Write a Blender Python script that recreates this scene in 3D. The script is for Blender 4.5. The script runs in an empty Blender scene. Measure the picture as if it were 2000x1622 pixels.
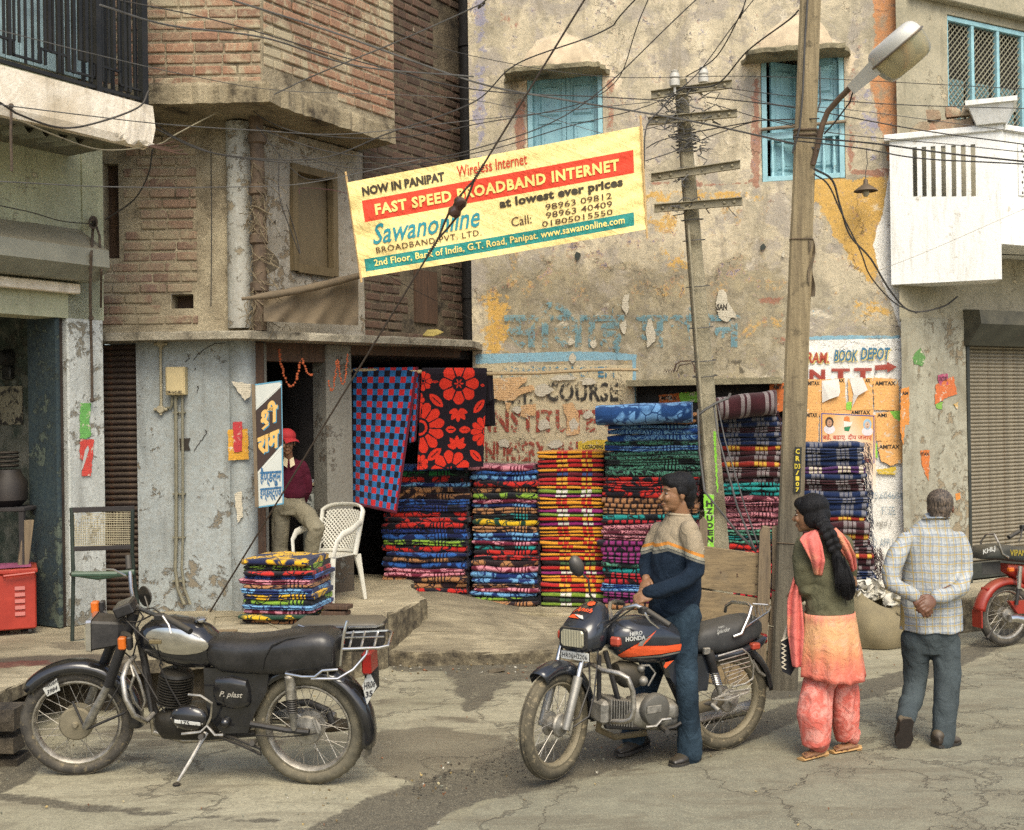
import bpy,bmesh,math,random
import numpy as np
from math import sin,cos,pi,radians as R_,sqrt,atan2
from mathutils import Vector as V,Matrix,noise as mn
random.seed(7)
SC=bpy.context.scene
COL=SC.collection
# -- camera, world, sun, exposure
EYE=V((0,0,2.1));FPX=2300.0;ROLL=R_(0.8)
CR=V((cos(ROLL),0,-sin(ROLL)));CU=V((sin(ROLL),0,cos(ROLL)));CF=V((0,1,0))
cam=bpy.data.cameras.new('camera');camo=bpy.data.objects.new('camera',cam);COL.objects.link(camo)
cam.sensor_width=36;cam.lens=FPX/2000*36;cam.clip_start=0.05;cam.clip_end=2000
m=Matrix.Identity(4)
for i in range(3):
 m[i][0]=CR[i];m[i][1]=CU[i];m[i][2]=-CF[i];m[i][3]=EYE[i]
camo.matrix_world=m
SC.camera=camo
SUN_AZ=R_(168);SUN_EL=R_(50)
w=bpy.data.worlds.new('World');SC.world=w;w.use_nodes=True
nt=w.node_tree;bg=nt.nodes['Background']
sky=nt.nodes.new('ShaderNodeTexSky');sky.sky_type='NISHITA';sky.sun_disc=False
sky.sun_elevation=SUN_EL;sky.sun_rotation=SUN_AZ;sky.air_density=1.0;sky.dust_density=3.5;sky.ozone_density=0.8
nt.links.new(sky.outputs[0],bg.inputs[0]);bg.inputs[1].default_value=0.15
sl=bpy.data.lights.new('sun','SUN');slo=bpy.data.objects.new('sun',sl);COL.objects.link(slo)
sl.energy=1.5;sl.angle=R_(34);sl.color=(1.0,0.96,0.79)
sd=V((sin(SUN_AZ)*cos(SUN_EL),cos(SUN_AZ)*cos(SUN_EL),sin(SUN_EL)))
slo.rotation_euler=sd.to_track_quat('Z','Y').to_euler();slo.location=(0,0,30)
SC.view_settings.view_transform='Standard';SC.view_settings.look='None'
SC.view_settings.exposure=0.82;SC.view_settings.gamma=1;SC.view_settings.use_curve_mapping=False
SC.render.engine='CYCLES';SC.cycles.use_denoising=False;SC.cycles.max_bounces=6
# -- picking points
def ray(px,py):return CF+CR*((px-1000)/FPX)+CU*((811-py)/FPX)
def P(px,py,Y):return EYE+ray(px,py)*Y
def G(px,py,z=0.0):
 r=ray(px,py);return EYE+r*((z-EYE.z)/r.z)
class Fr:
 def __init__(s,O,d,n=None,u=V((0,0,1))):
  s.O=V(O);s.d=V(d).normalized();s.u=V(u).normalized()
  s.n=V(n).normalized()if n is not None else s.d.cross(s.u).normalized()
 def pt(s,a,b,c=0.0):return s.O+s.d*a+s.u*b+s.n*c
 def at(s,px,py,c=0.0):
  r=ray(px,py);o=s.O+s.n*c
  return EYE+r*((o-EYE).dot(s.n)/r.dot(s.n))
 def uv(s,px,py,c=0.0):
  q=s.at(px,py,c)-s.O;return q.dot(s.d),q.dot(s.u)
 def a(s,px,py=811,c=0.0):return s.uv(px,py,c)[0]
 def b(s,px,py,c=0.0):return s.uv(px,py,c)[1]
def proj(p):
 q=V(p)-EYE;Y=q.dot(CF);return 1000+q.dot(CR)/Y*FPX,811-q.dot(CU)/Y*FPX
 # -- objects
ORG={}
def _props(o,label,cat,group,kind):
 if label:o['label']=label
 if cat:o['category']=cat
 if group:o['group']=group
 if kind:o['kind']=kind
def thing(name,label,cat,loc=(0,0,0),group=None,kind=None):
 o=bpy.data.objects.new(name,None);COL.objects.link(o);o.location=loc;o.empty_display_size=.1
 ORG[o]=V(loc);_props(o,label,cat,group,kind);return o
def tag(o,label=None,cat=None,group=None,kind=None):_props(o,label,cat,group,kind);return o
def link_mesh(name,me,parent=None):
 o=bpy.data.objects.new(name,me);COL.objects.link(o)
 if parent is not None:o.parent=parent;ORG[o]=ORG[parent]
 else:ORG[o]=V((0,0,0))
 return o
def kids(o):return[c for c in COL.objects if c.parent==o]
def copy_tree(o,parent=None,ch=None):
 if ch is None:
  ch={}
  for q in COL.objects:
   if q.parent:ch.setdefault(q.parent,[]).append(q)
 c=o.copy();COL.objects.link(c);c.parent=parent
 for q in ch.get(o,[]):copy_tree(q,c,ch)
 return c
def fix(p):return V(p)
class MB:
 def __init__(s):s.v=[];s.f=[];s.m=[];s.sm=[]
 def add(s,vs,fs,mi=0,smooth=True):
  k=len(s.v);s.v.extend([tuple(p)for p in vs])
  for f in fs:s.f.append([i+k for i in f]);s.m.append(mi);s.sm.append(smooth)
  return s
 def box(s,lo,hi,fr=None,mi=0,ch=0.0):
  """axis box lo..hi, in a frame's (along, up, out) when fr is given"""
  f=(lambda a,b,c:fr.pt(a,b,c))if fr else(lambda a,b,c:V((a,b,c)))
  x0,y0,z0=lo;x1,y1,z1=hi
  if ch<=0:
   vs=[f(x,y,z)for z in(z0,z1)for y in(y0,y1)for x in(x0,x1)]
   return s.add(vs,[(0,2,3,1),(4,5,7,6),(0,1,5,4),(2,6,7,3),(0,4,6,2),(1,3,7,5)],mi,False)
  pts=[]
  for x,sx in((x0,1),(x1,-1)):
   for y,sy in((y0,1),(y1,-1)):
    for z,sz in((z0,1),(z1,-1)):
     pts+=[f(x,y+sy*ch,z+sz*ch),f(x+sx*ch,y,z+sz*ch),f(x+sx*ch,y+sy*ch,z)]
  return s.hull(pts,mi,False)
 def hull(s,pts,mi=0,smooth=False):
  bm=bmesh.new()
  for p in pts:bm.verts.new(p)
  bmesh.ops.convex_hull(bm,input=bm.verts)
  bmesh.ops.dissolve_limit(bm,angle_limit=0.02,verts=bm.verts,edges=bm.edges)
  bm.verts.ensure_lookup_table();bm.verts.index_update()
  s.add([v.co.copy()for v in bm.verts],[[v.index for v in f.verts]for f in bm.faces],mi,smooth);bm.free();return s
 def slab(s,c,ax,ay,az,mi=0,ch=0.0):
  """box about c with half axes as vectors"""
  fr=Fr((0,0,0),(1,0,0));c=V(c);ax=V(ax);ay=V(ay);az=V(az)
  pts=[]
  if ch<=0:
   vs=[c+ax*i+ay*j+az*k for k in(-1,1)for j in(-1,1)for i in(-1,1)]
   return s.add(vs,[(0,2,3,1),(4,5,7,6),(0,1,5,4),(2,6,7,3),(0,4,6,2),(1,3,7,5)],mi,False)
  lx,ly,lz=ax.length,ay.length,az.length
  for i in(-1,1):
   for j in(-1,1):
    for k in(-1,1):
     a,b,d=1-ch/lx,1-ch/ly,1-ch/lz
     pts+=[c+ax*i+ay*j*b+az*k*d,c+ax*i*a+ay*j+az*k*d,c+ax*i*a+ay*j*b+az*k]
  return s.hull(pts,mi,False)
 def tube(s,pts,r,n=8,caps=True,closed=False,mi=0,flat=1.0,side=None,smooth=True):
  pts=[V(p)for p in pts];N=len(pts)
  rr=r if isinstance(r,(list,tuple))else[r]*N
  ring=[];prev=V(side)if side is not None else None
  for i,p in enumerate(pts):
   if closed:t=pts[(i+1)%N]-pts[i-1]
   else:t=pts[min(i+1,N-1)]-pts[max(i-1,0)]
   if t.length<1e-9:t=V((0,0,1))
   t.normalize()
   if prev is None:
    prev=V((0,0,1))if abs(t.z)<.9 else V((1,0,0))
   e1=prev-t*prev.dot(t)
   if e1.length<1e-6:e1=t.orthogonal()
   e1.normalize();e2=t.cross(e1);prev=e1
   q=rr[i]if not isinstance(rr[i],(tuple,list))else None
   ra,rb=(rr[i]if q is None else(q,q*flat))
   ring.append([p+e1*(cos(2*pi*k/n)*ra)+e2*(sin(2*pi*k/n)*rb)for k in range(n)])
  vs=[q for g in ring for q in g];fs=[]
  for i in range(N if closed else N-1):
   a=i*n;b=((i+1)%N)*n
   for k in range(n):
    k2=(k+1)%n;fs.append((a+k,b+k,b+k2,a+k2))
  if caps and not closed:
   fs.append(list(range(n)));fs.append([(N-1)*n+k for k in range(n-1,-1,-1)])
  return s.add(vs,fs,mi,smooth)
 def lathe(s,c,axis,prof,n=20,mi=0,smooth=True,caps=True):
  c=V(c);ax=V(axis).normalized();e1=ax.orthogonal().normalized();e2=ax.cross(e1)
  vs=[];fs=[]
  for(r,h)in prof:
   for k in range(n):
    t=2*pi*k/n;vs.append(c+ax*h+e1*(cos(t)*r)+e2*(sin(t)*r))
  for i in range(len(prof)-1):
   for k in range(n):
    k2=(k+1)%n;fs.append((i*n+k,i*n+k2,(i+1)*n+k2,(i+1)*n+k))
  if caps:
   fs.append(list(range(n-1,-1,-1)));fs.append([(len(prof)-1)*n+k for k in range(n)])
  return s.add(vs,fs,mi,smooth)
 def prism(s,pts,ext,mi=0,smooth=False,both=True):
  """polygon pts (vectors, in order) pulled along vector ext"""
  pts=[V(p)for p in pts];e=V(ext);n=len(pts)
  nrm=V((0,0,0))
  for i in range(n):nrm+=pts[i].cross(pts[(i+1)%n])
  if nrm.dot(e)>0:pts=pts[::-1]
  vs=pts+[p+e for p in pts]
  fs=[list(range(n)),[n+k for k in range(n-1,-1,-1)]]
  fs+=[(k,n+k,n+(k+1)%n,(k+1)%n)for k in range(n)]
  return s.add(vs,fs,mi,smooth)
 def grid(s,fn,nu,nv,mi=0,smooth=True,wrapu=False):
  vs=[fn(i/nu,j/nv)for j in range(nv+1)for i in range(nu+(0 if wrapu else 1))]
  W=nu if wrapu else nu+1
  fs=[(j*W+i,j*W+(i+1)%W if wrapu else j*W+i+1,(j+1)*W+((i+1)%W if wrapu else i+1),(j+1)*W+i)for j in range(nv)for i in range(nu)]
  return s.add(vs,fs,mi,smooth)
 def ball(s,c,ax,ay=None,az=None,nu=14,nv=9,mi=0):
  c=V(c)
  if ay is None:ax,ay,az=V((ax,0,0)),V((0,ax,0)),V((0,0,ax))
  elif not isinstance(ax,V):ax,ay,az=V((ax,0,0)),V((0,ay,0)),V((0,0,az))
  vs=[c-az];fs=[]
  for j in range(1,nv):
   t=-pi/2+pi*j/nv
   for i in range(nu):
    q=2*pi*i/nu;vs.append(c+ax*(cos(t)*cos(q))+ay*(cos(t)*sin(q))+az*sin(t))
  vs.append(c+az)
  fs=[(0,1+(i+1)%nu,1+i)for i in range(nu)]
  for j in range(nv-2):
   for i in range(nu):
    a=1+j*nu;b=a+nu;i2=(i+1)%nu;fs.append((a+i,a+i2,b+i2,b+i))
  a=1+(nv-2)*nu;fs+=[(a+i,a+(i+1)%nu,len(vs)-1)for i in range(nu)]
  return s.add(vs,fs,mi,True)
 def mesh(s,name,mats,off=V((0,0,0)),sharp=40):
  me=bpy.data.meshes.new(name)
  me.from_pydata([(p[0]-off.x,p[1]-off.y,p[2]-off.z)for p in s.v],[],s.f)
  for mt in(mats if isinstance(mats,(list,tuple))else[mats]):me.materials.append(mt)
  me.polygons.foreach_set('material_index',s.m);me.polygons.foreach_set('use_smooth',s.sm)
  if sharp and any(s.sm):
   me.set_sharp_from_angle(angle=R_(sharp))
  me.update();return me
 def build(s,name,mats,parent=None,label=None,cat=None,group=None,kind=None,sharp=40):
  off=ORG[parent]if parent is not None else V((0,0,0))
  me=s.mesh(name,mats,off,sharp)
  o=link_mesh(name,me,parent);_props(o,label,cat,group,kind);return o
 def single(s,name,mats,label,cat,group=None,kind=None,sharp=40):
  """a thing that is one mesh, its origin at its base"""
  a=np.array(s.v);c=V(((a[:,0].min()+a[:,0].max())/2,(a[:,1].min()+a[:,1].max())/2,a[:,2].min()))
  me=s.mesh(name,mats,c,sharp);o=bpy.data.objects.new(name,me);COL.objects.link(o);o.location=c;ORG[o]=c
  _props(o,label,cat,group,kind);return o
def eval_mesh(me,mods):
 o=bpy.data.objects.new('tmp',me);COL.objects.link(o)
 for kind,pr in mods:
  md=o.modifiers.new('m',kind)
  for k,v in pr.items():setattr(md,k,v)
 bpy.context.view_layer.update();dg=bpy.context.evaluated_depsgraph_get()
 r=bpy.data.meshes.new_from_object(o.evaluated_get(dg));bpy.data.objects.remove(o);return r
def fuse(mb,name,mat,parent,voxel=.007,smooth=4,disp=None,label=None,attr=None):
 """overlapping closed shapes grown into one continuous surface"""
 me=mb.mesh('tmp',mat,V((0,0,0)),0)
 r=eval_mesh(me,[('REMESH',dict(mode='VOXEL',voxel_size=voxel)),('SMOOTH',dict(factor=.5,iterations=smooth))])
 n=len(r.vertices);co=np.zeros(n*3);r.vertices.foreach_get('co',co);co=co.reshape(-1,3)
 if disp:
  no=np.zeros(n*3);r.vertices.foreach_get('normal',no);no=no.reshape(-1,3)
  d=disp(co,no);co=co+no*d[:,None]
 off=ORG[parent]if parent is not None else V((0,0,0))
 if attr:
  for nm,fn in attr.items():
   a=r.attributes.new(nm,'FLOAT_VECTOR','POINT');a.data.foreach_set('vector',np.asarray(fn(co),dtype=np.float32).ravel())
 co=co-np.array(off);r.vertices.foreach_set('co',co.ravel().astype(np.float32))
 r.polygons.foreach_set('use_smooth',[True]*len(r.polygons));r.materials.clear();r.materials.append(mat);r.name=name;r.update()
 o=link_mesh(name,r,parent);_props(o,label,None,None,None);return o
def nz(co,f,seed=0):
 """cheap smooth noise on an (n,3) array, -1..1"""
 rs=np.random.RandomState(seed);out=np.zeros(len(co))
 for k in range(7):
  d=rs.normal(size=3);d/=np.linalg.norm(d);ff=f*(0.6+1.2*rs.rand());ph=rs.rand()*6.28
  out+=np.sin(co@d*ff+ph+1.3*np.sin(co@np.roll(d,1)*ff*.7+ph*2))
 return out/4.0
 # -- lettering
_txt={}
def glyphs(s,bold=0.0,shear=0.0,space=1.0,res=2):
 key=(s,bold,shear,space)
 if key in _txt:return _txt[key]
 c=bpy.data.curves.new('t','FONT');c.body=s;c.size=1;c.offset=bold;c.shear=shear;c.space_character=space;c.resolution_u=res
 o=bpy.data.objects.new('t',c);COL.objects.link(o);bpy.context.view_layer.update()
 dg=bpy.context.evaluated_depsgraph_get();me=bpy.data.meshes.new_from_object(o.evaluated_get(dg))
 vs=np.array([v.co[:2]for v in me.vertices]);fs=[list(p.vertices)for p in me.polygons]
 bpy.data.objects.remove(o);bpy.data.meshes.remove(me)
 lo=vs.min(0);hi=vs.max(0);_txt[key]=(vs,fs,lo,hi);return _txt[key]
def put_text(mb,s,fn,x0,y0,x1,y1,mi=0,bold=0.0,shear=0.0,space=1.0,wob=0.0):
 """letters fitted into x0..x1, y0 (baseline side)..y1, each point then placed by fn(x, y)"""
 vs,fs,lo,hi=glyphs(s,bold,shear,space)
 q=(vs-lo)/(hi-lo)
 pts=[fn(x0+(x1-x0)*a,y0+(y1-y0)*b+wob*sin(a*17))for a,b in q]
 mb.add(pts,fs,mi,False)
 e=pts[0]
def stroke2d(mb,pts,wd,fn,mi=0):
 """a painted stroke: polyline with round-ish joints, in fn's plane"""
 for i in range(len(pts)-1):
  (x0,y0),(x1,y1)=pts[i],pts[i+1];L=math.hypot(x1-x0,y1-y0)or 1e-6
  dx,dy=(x1-x0)/L,(y1-y0)/L;h=wd/2;e=h*.55
  q=[(x0-dx*e-dy*h,y0-dy*e+dx*h),(x0-dx*e+dy*h,y0-dy*e-dx*h),(x1+dx*e+dy*h,y1+dy*e-dx*h),(x1+dx*e-dy*h,y1+dy*e+dx*h)]
  z=0.0
  mb.add([fn(a,b)for a,b in q],[(0,1,2,3)],mi,False)
  # -- materials
def sr(h):
 """an sRGB hex or 0-255 triple as linear colour"""
 if isinstance(h,str):h=[int(h[i:i+2],16)for i in(0,2,4)]
 return tuple(((c/255)/12.92 if c/255<=.04045 else(((c/255)+.055)/1.055)**2.4)for c in h)+(1.0,)
class NB:
 def __init__(s,name):
  s.mat=bpy.data.materials.new(name);s.mat.use_nodes=True;s.nt=s.mat.node_tree;s.b=s.nt.nodes['Principled BSDF'];s._tc=None
  s.mat.cycles.displacement_method='BUMP'
 def set(s,sock,v):
  if isinstance(v,bpy.types.NodeSocket):s.nt.links.new(v,sock)
  else:
   try:sock.default_value=v
   except Exception:sock.default_value=tuple(v)[:len(sock.default_value)]if hasattr(v,'__len__')else(v,)*len(sock.default_value)
 def N(s,t,ins=None,**pr):
  n=s.nt.nodes.new('ShaderNode'+t)
  for k,v in pr.items():setattr(n,k,v)
  for k,v in(ins or{}).items():s.set(n.inputs[k],v)
  return n
 def obj(s):
  if not s._tc:s._tc=s.N('TexCoord')
  return s._tc.outputs['Object']
 def attr(s,nm):return s.N('Attribute',attribute_name=nm).outputs['Vector']
 def sep(s,v):
  n=s.N('SeparateXYZ',{0:v});return n.outputs[0],n.outputs[1],n.outputs[2]
 def comb(s,x,y,z):return s.N('CombineXYZ',{0:x,1:y,2:z}).outputs[0]
 def m(s,op,a,b=0.0,c=0.0,clamp=False):
  n=s.N('Math',{0:a,1:b,2:c},operation=op,use_clamp=clamp);return n.outputs[0]
 def vm(s,op,a,b=(0,0,0)):
  n=s.N('VectorMath',{0:a},operation=op)
  if op=='SCALE':s.set(n.inputs['Scale'],b)
  else:s.set(n.inputs[1],b)
  return n.outputs[0]
 def mix(s,f,a,b,blend='MIX'):
  n=s.N('Mix',data_type='RGBA',blend_type=blend);s.set(n.inputs[0],f);s.set(n.inputs[6],a);s.set(n.inputs[7],b);return n.outputs[2]
 def noise(s,sc,det=4,rough=.55,vec=None,dist=0.0,col=False):
  n=s.N('TexNoise',{'Vector':vec if vec is not None else s.obj(),'Scale':sc,'Detail':det,'Roughness':rough,'Distortion':dist})
  return n.outputs['Color' if col else 'Fac']
 def voro(s,sc,vec=None,feature='F1',out='Distance',rnd=1.0):
  n=s.N('TexVoronoi',{'Vector':vec if vec is not None else s.obj(),'Scale':sc,'Randomness':rnd},feature=feature);return n.outputs[out]
 def rm(s,x,a,b,c=0.0,d=1.0,smooth=False):
  n=s.N('MapRange',{0:x,1:a,2:b,3:c,4:d},interpolation_type='SMOOTHSTEP' if smooth else 'LINEAR');return n.outputs[0]
 def ramp(s,f,stops,interp='LINEAR'):
  n=s.N('ValToRGB',{0:f});cr=n.color_ramp;cr.interpolation=interp
  while len(cr.elements)<len(stops):cr.elements.new(.5)
  for e,(p,c)in zip(cr.elements,stops):e.position=p;e.color=c if hasattr(c,'__len__')else(c,c,c,1)
  return n.outputs[0]
 def bump(s,h,st=.3,dist=.01,normal=None):
  n=s.N('Bump',{'Strength':st,'Distance':dist,'Height':h})
  if normal is not None:s.set(n.inputs['Normal'],normal)
  return n.outputs[0]
 def rnd(s):return s.N('ObjectInfo').outputs['Random']
 def isl(s):return s.N('NewGeometry').outputs['Random Per Island']
 def up(s):return s.sep(s.N('NewGeometry').outputs['Normal'])[2]
 def out(s,col=None,rough=None,metal=None,normal=None,**kw):
  for nm,v in(('Base Color',col),('Roughness',rough),('Metallic',metal),('Normal',normal)):
   if v is not None:s.set(s.b.inputs[nm],v)
  for k,v in kw.items():s.set(s.b.inputs[k],v)
  return s.mat
DUST=sr('8d7f62')
_mc={}
def pm(name,col,rough=.6,metal=0.0,var=.18,sc=5,bump=.25,bsc=60,dust=0.0,dustcol=DUST,spots=None,rv=.1,coat=0.0,stretch=None,tone=None,sheen=0.0):
 """plain stuff with uneven tone, fine relief, and dust lying on what faces up"""
 if name in _mc:return _mc[name]
 b=NB(name);col=sr(col)if isinstance(col,(str,list))else tuple(col)[:3]+(1,)
 o=b.obj()
 if stretch:o=b.vm('MULTIPLY',o,stretch)
 n1=b.noise(sc,5,.6,o);n2=b.noise(bsc,3,.6,o)
 dk=tuple(c*(1-var*1.6)for c in col[:3])+(1,);lt=tuple(min(1,c*(1+var))for c in col[:3])+(1,)
 c=b.ramp(n1,[(.3,dk),(.68,lt)])
 if tone:c=b.mix(b.rm(b.noise(sc*.4,4,.6,o,.5),.45,.62),c,sr(tone))
 c=b.mix(b.rm(n2,.3,.7,0,.45),c,dk)
 if spots:
  scol,amt=spots;c=b.mix(b.rm(b.noise(sc*2.3,6,.7,o,.4),.5+amt,.56+amt),c,sr(scol))
 if dust>0:
  d=b.m('MULTIPLY',b.rm(b.m('ADD',b.up(),b.m('MULTIPLY',n1,.9)),.2,1.6),dust)
  c=b.mix(d,c,dustcol)
  rr=b.mix(d,(rough,)*3+(1,),(.9,.9,.9,1));mt=b.m('MULTIPLY',b.m('SUBTRACT',1.0,d),metal)
 else:rr=b.rm(n1,.3,.7,max(.02,rough-rv),min(1,rough+rv));mt=metal
 b.out(c,rr,mt,b.bump(n2,bump,.004))
 if coat:b.set(b.b.inputs['Coat Weight'],coat)
 if sheen:b.set(b.b.inputs['Sheen Weight'],sheen);b.set(b.b.inputs['Sheen Roughness'],.5)
 _mc[name]=b.mat;return b.mat
def flat(name,col,rough=.7,var=.1,bump=.1):return pm(name,col,rough,var=var,bump=bump,sc=8,bsc=120)
chrome=lambda:pm('chrome',(.62,.61,.58),.16,1.0,var=.12,sc=14,bump=.06,dust=.12,rv=.08)
chrome_worn=lambda:pm('worn_chrome',(.50,.48,.44),.32,1.0,var=.3,sc=22,bump=.2,dust=.5)
alloy=lambda:pm('cast_alloy',(.36,.35,.32),.45,.85,var=.3,sc=18,bump=.4,dust=.6)
black_paint=lambda:pm('black_enamel',(.008,.009,.012),.2,0,var=.4,sc=10,bump=.04,dust=.07,coat=.6)
black_metal=lambda:pm('black_painted_steel',(.013,.013,.015),.5,0,var=.4,sc=12,bump=.2,dust=.16)
tyre_m=lambda:pm('tyre_rubber',(.055,.05,.042),.85,0,var=.35,sc=14,bump=.5,bsc=90,spots=('6b614b',.08),dust=.3)
rubber=lambda:pm('black_rubber',(.015,.015,.016),.6,0,var=.3,bump=.2,dust=.25)
def brick_mat(name,cols,smear,amt,dark=1.0):
 b=NB(name);o=b.obj();r=b.m('FRACT',b.m('ADD',b.rnd(),b.m('MULTIPLY',b.isl(),7.31)))
 st=[(i/(len(cols)-1),sr(c))for i,c in enumerate(cols)]
 c=b.ramp(r,st);gp=b.N('NewGeometry').outputs['Position']
 n=b.noise(26,5,.65,gp);c=b.mix(b.rm(n,.3,.7,.35,0),c,(.05,.035,.025,1))
 n3=b.noise(2.2,6,.7,gp,.6)
 c=b.mix(b.rm(n3,.62-amt,.74-amt),c,sr(smear))
 c=b.mix(b.rm(b.noise(11,5,.7,gp),.54,.66,0,.8),c,sr(smear))
 c=b.mix(b.rm(b.noise(5,4,.7,b.vm('MULTIPLY',gp,(1,1,.25))),.70,.76,0,.75),c,sr('c9bda6'))
 b.out(c,.9,0,b.bump(b.noise(55,5,.7,gp),.7,.012));return b.mat
def mortar_mat(name,c1,c2,c3='2e271d'):
 b=NB(name);gp=b.N('NewGeometry').outputs['Position']
 n=b.noise(3,7,.68,gp);c=b.ramp(n,[(.33,sr(c3)),(.46,sr(c1)),(.66,sr(c2))])
 c=b.mix(b.rm(b.noise(40,4,.7,gp),.4,.7,0,.4),c,sr(c3))
 b.out(c,.95,0,b.bump(b.noise(24,7,.72,gp),.9,.02));return b.mat
def peel_mat(name,top,under,marks='4a4234',amt=.0,band=None,fine='6d6c62'):
 """old distemper: pale paint over plaster, scuffed and flaking, stained at the foot"""
 b=NB(name);gp=b.N('NewGeometry').outputs['Position'];z=b.sep(gp)[2]
 n1=b.noise(1.6,7,.65,gp,.3);n2=b.noise(9,6,.7,gp,.4);n3=b.noise(34,5,.7,gp)
 c=b.ramp(n1,[(.35,sr(fine)),(.52,sr(top)),(.75,tuple(min(1,q*1.12)for q in sr(top)[:3])+(1,))])
 e=b.m('ADD',b.m('MULTIPLY',n1,.45),b.m('MULTIPLY',n2,.55))
 if band:e=b.m('ADD',e,b.rm(z,band[0],band[1],band[2],0))
 peel=b.rm(e,.585-amt,.605-amt)
 c=b.mix(b.rm(n3,.42,.62,0,.35),c,sr(under));c=b.mix(b.rm(b.noise(5,7,.75,b.vm('ADD',gp,(4,2,1)),.8),.50,.60,0,.5),c,sr(fine));c=b.mix(peel,c,sr(under));edge=b.m('MULTIPLY',b.rm(e,.565-amt,.585-amt),b.m('SUBTRACT',1.0,peel))
 c=b.mix(b.m('MULTIPLY',edge,.5),c,sr(marks))
 c=b.mix(b.rm(b.noise(60,3,.8,gp),.63,.68,0,.8),c,sr(marks))
 c=b.mix(b.rm(b.noise(2.5,5,.7,b.vm('MULTIPLY',gp,(3,3,.35))),.52,.75,0,.45),c,sr(marks))
 h=b.m('ADD',b.m('MULTIPLY',peel,-.6),b.m('MULTIPLY',n3,.5))
 b.out(c,.9,0,b.bump(b.m('ADD',h,n1),.7,.015));return b.mat
def wood_mat(name,c1,c2,ax=(1,12,12),rough=.8):
 b=NB(name);o=b.vm('ADD',b.obj(),b.vm('SCALE',b.comb(b.rnd(),b.rnd(),b.rnd()),9.0));v=b.vm('MULTIPLY',o,ax)
 n=b.noise(2.2,6,.65,v,.6);c=b.ramp(n,[(.3,sr(c1)),(.7,sr(c2))])
 c=b.mix(b.rm(b.noise(9,4,.6,v),.55,.72,0,.6),c,tuple(q*.35 for q in sr(c1)[:3])+(1,))
 c=b.mix(b.rm(b.noise(4,5,.7,o),.58,.72,0,.35),c,sr('6f6759'))
 b.out(c,rough,0,b.bump(n,.5,.006));return b.mat
WOOD_GREY=wood_mat('weathered_wood','65563f','8c7857',(1.2,14,14));WOOD_UP=wood_mat('weathered_upright_wood','5d5040','7f6e54',(14,14,1.2))
WOOD_DARK=wood_mat('dark_brown_wood','3a2b20','57402e',(14,14,1.2))
BAMBOO=wood_mat('bamboo','a08a64','c0a67c',(1.5,12,12),.6)
STICK=wood_mat('stick_wood','a98a58','c9a873',(12,12,1.2),.6)
WIRE=pm('black_cable',(.035,.033,.031),.6,0,var=.3,bump=.1,dust=.12);WIRE2=pm('faded_grey_cable',(.10,.095,.085),.6,0,var=.3,bump=.1)
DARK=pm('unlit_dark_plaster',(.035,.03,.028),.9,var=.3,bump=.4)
CONC=mortar_mat('rough_concrete','857b66','a49a82','4b4436')
CONC_L=mortar_mat('pale_cement','8f8468','b0a487','5d543f')
# -- frames of the walls
dL=V((.533,.846,0));nL=V((.846,-.533,0))
FL=Fr((-3.46,10.0,0),dL,nL)
FA=Fr((-2.27,10.45,0),(1,0,0),(0,-1,0))
FA2=Fr((-2.058,9.9,0),(1,0,0),(0,-1,0))
FB=Fr((-2.27,10.45,0),dL,nL)
FB2=Fr((-2.058,9.9,0),dL,nL)
FD=Fr((-2.33,10.50,0),V((.745,.667,0)),V((.667,-.745,0)))
a12=R_(12)
FP=Fr((-.41,12.5,0),(cos(a12),-sin(a12),0),(-sin(a12),-cos(a12),0))
FR=Fr((3.80,11.5,0),(.875,.485,0),(.485,-.875,0))
def projv(X,Y,Z):
 dx,dy,dz=X-EYE.x,Y-EYE.y,Z-EYE.z
 return 1000+(dx*CR.x+dz*CR.z)/dy*FPX,811-(dx*CU.x+dz*CU.z)/dy*FPX
def polyw(px,py,poly,soft=12.0):
 """how much inside a polygon (pixels of the photograph laid on the wall), soft at its edge"""
 inside=np.zeros(px.shape,bool);dist=np.full(px.shape,1e9);n=len(poly)
 for i in range(n):
  x0,y0=poly[i];x1,y1=poly[(i+1)%n]
  c=((y0>py)!=(y1>py));dy=(y1-y0)if y1!=y0 else 1e-9
  inside^=c&(px<(x1-x0)*(py-y0)/dy+x0)
  L2=(x1-x0)**2+(y1-y0)**2+1e-9;t=np.clip(((px-x0)*(x1-x0)+(py-y0)*(y1-y0))/L2,0,1)
  dist=np.minimum(dist,np.hypot(px-x0-t*(x1-x0),py-y0-t*(y1-y0)))
 return np.clip(.5+np.where(inside,dist,-dist)/(2*soft),0,1)
def rect(x0,y0,x1,y1):return[(x0,y0),(x1,y0),(x1,y1),(x0,y1)]
def zones(px,py,lst):
 r=np.zeros(px.shape)
 for poly,soft,val in lst:r=np.maximum(r,polyw(px,py,poly,soft)*val)
 return r
def set_attr(me,nm,arr):
 a=me.attributes.new(nm,'FLOAT_VECTOR','POINT');a.data.foreach_set('vector',np.ascontiguousarray(arr,dtype=np.float32).ravel())
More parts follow.
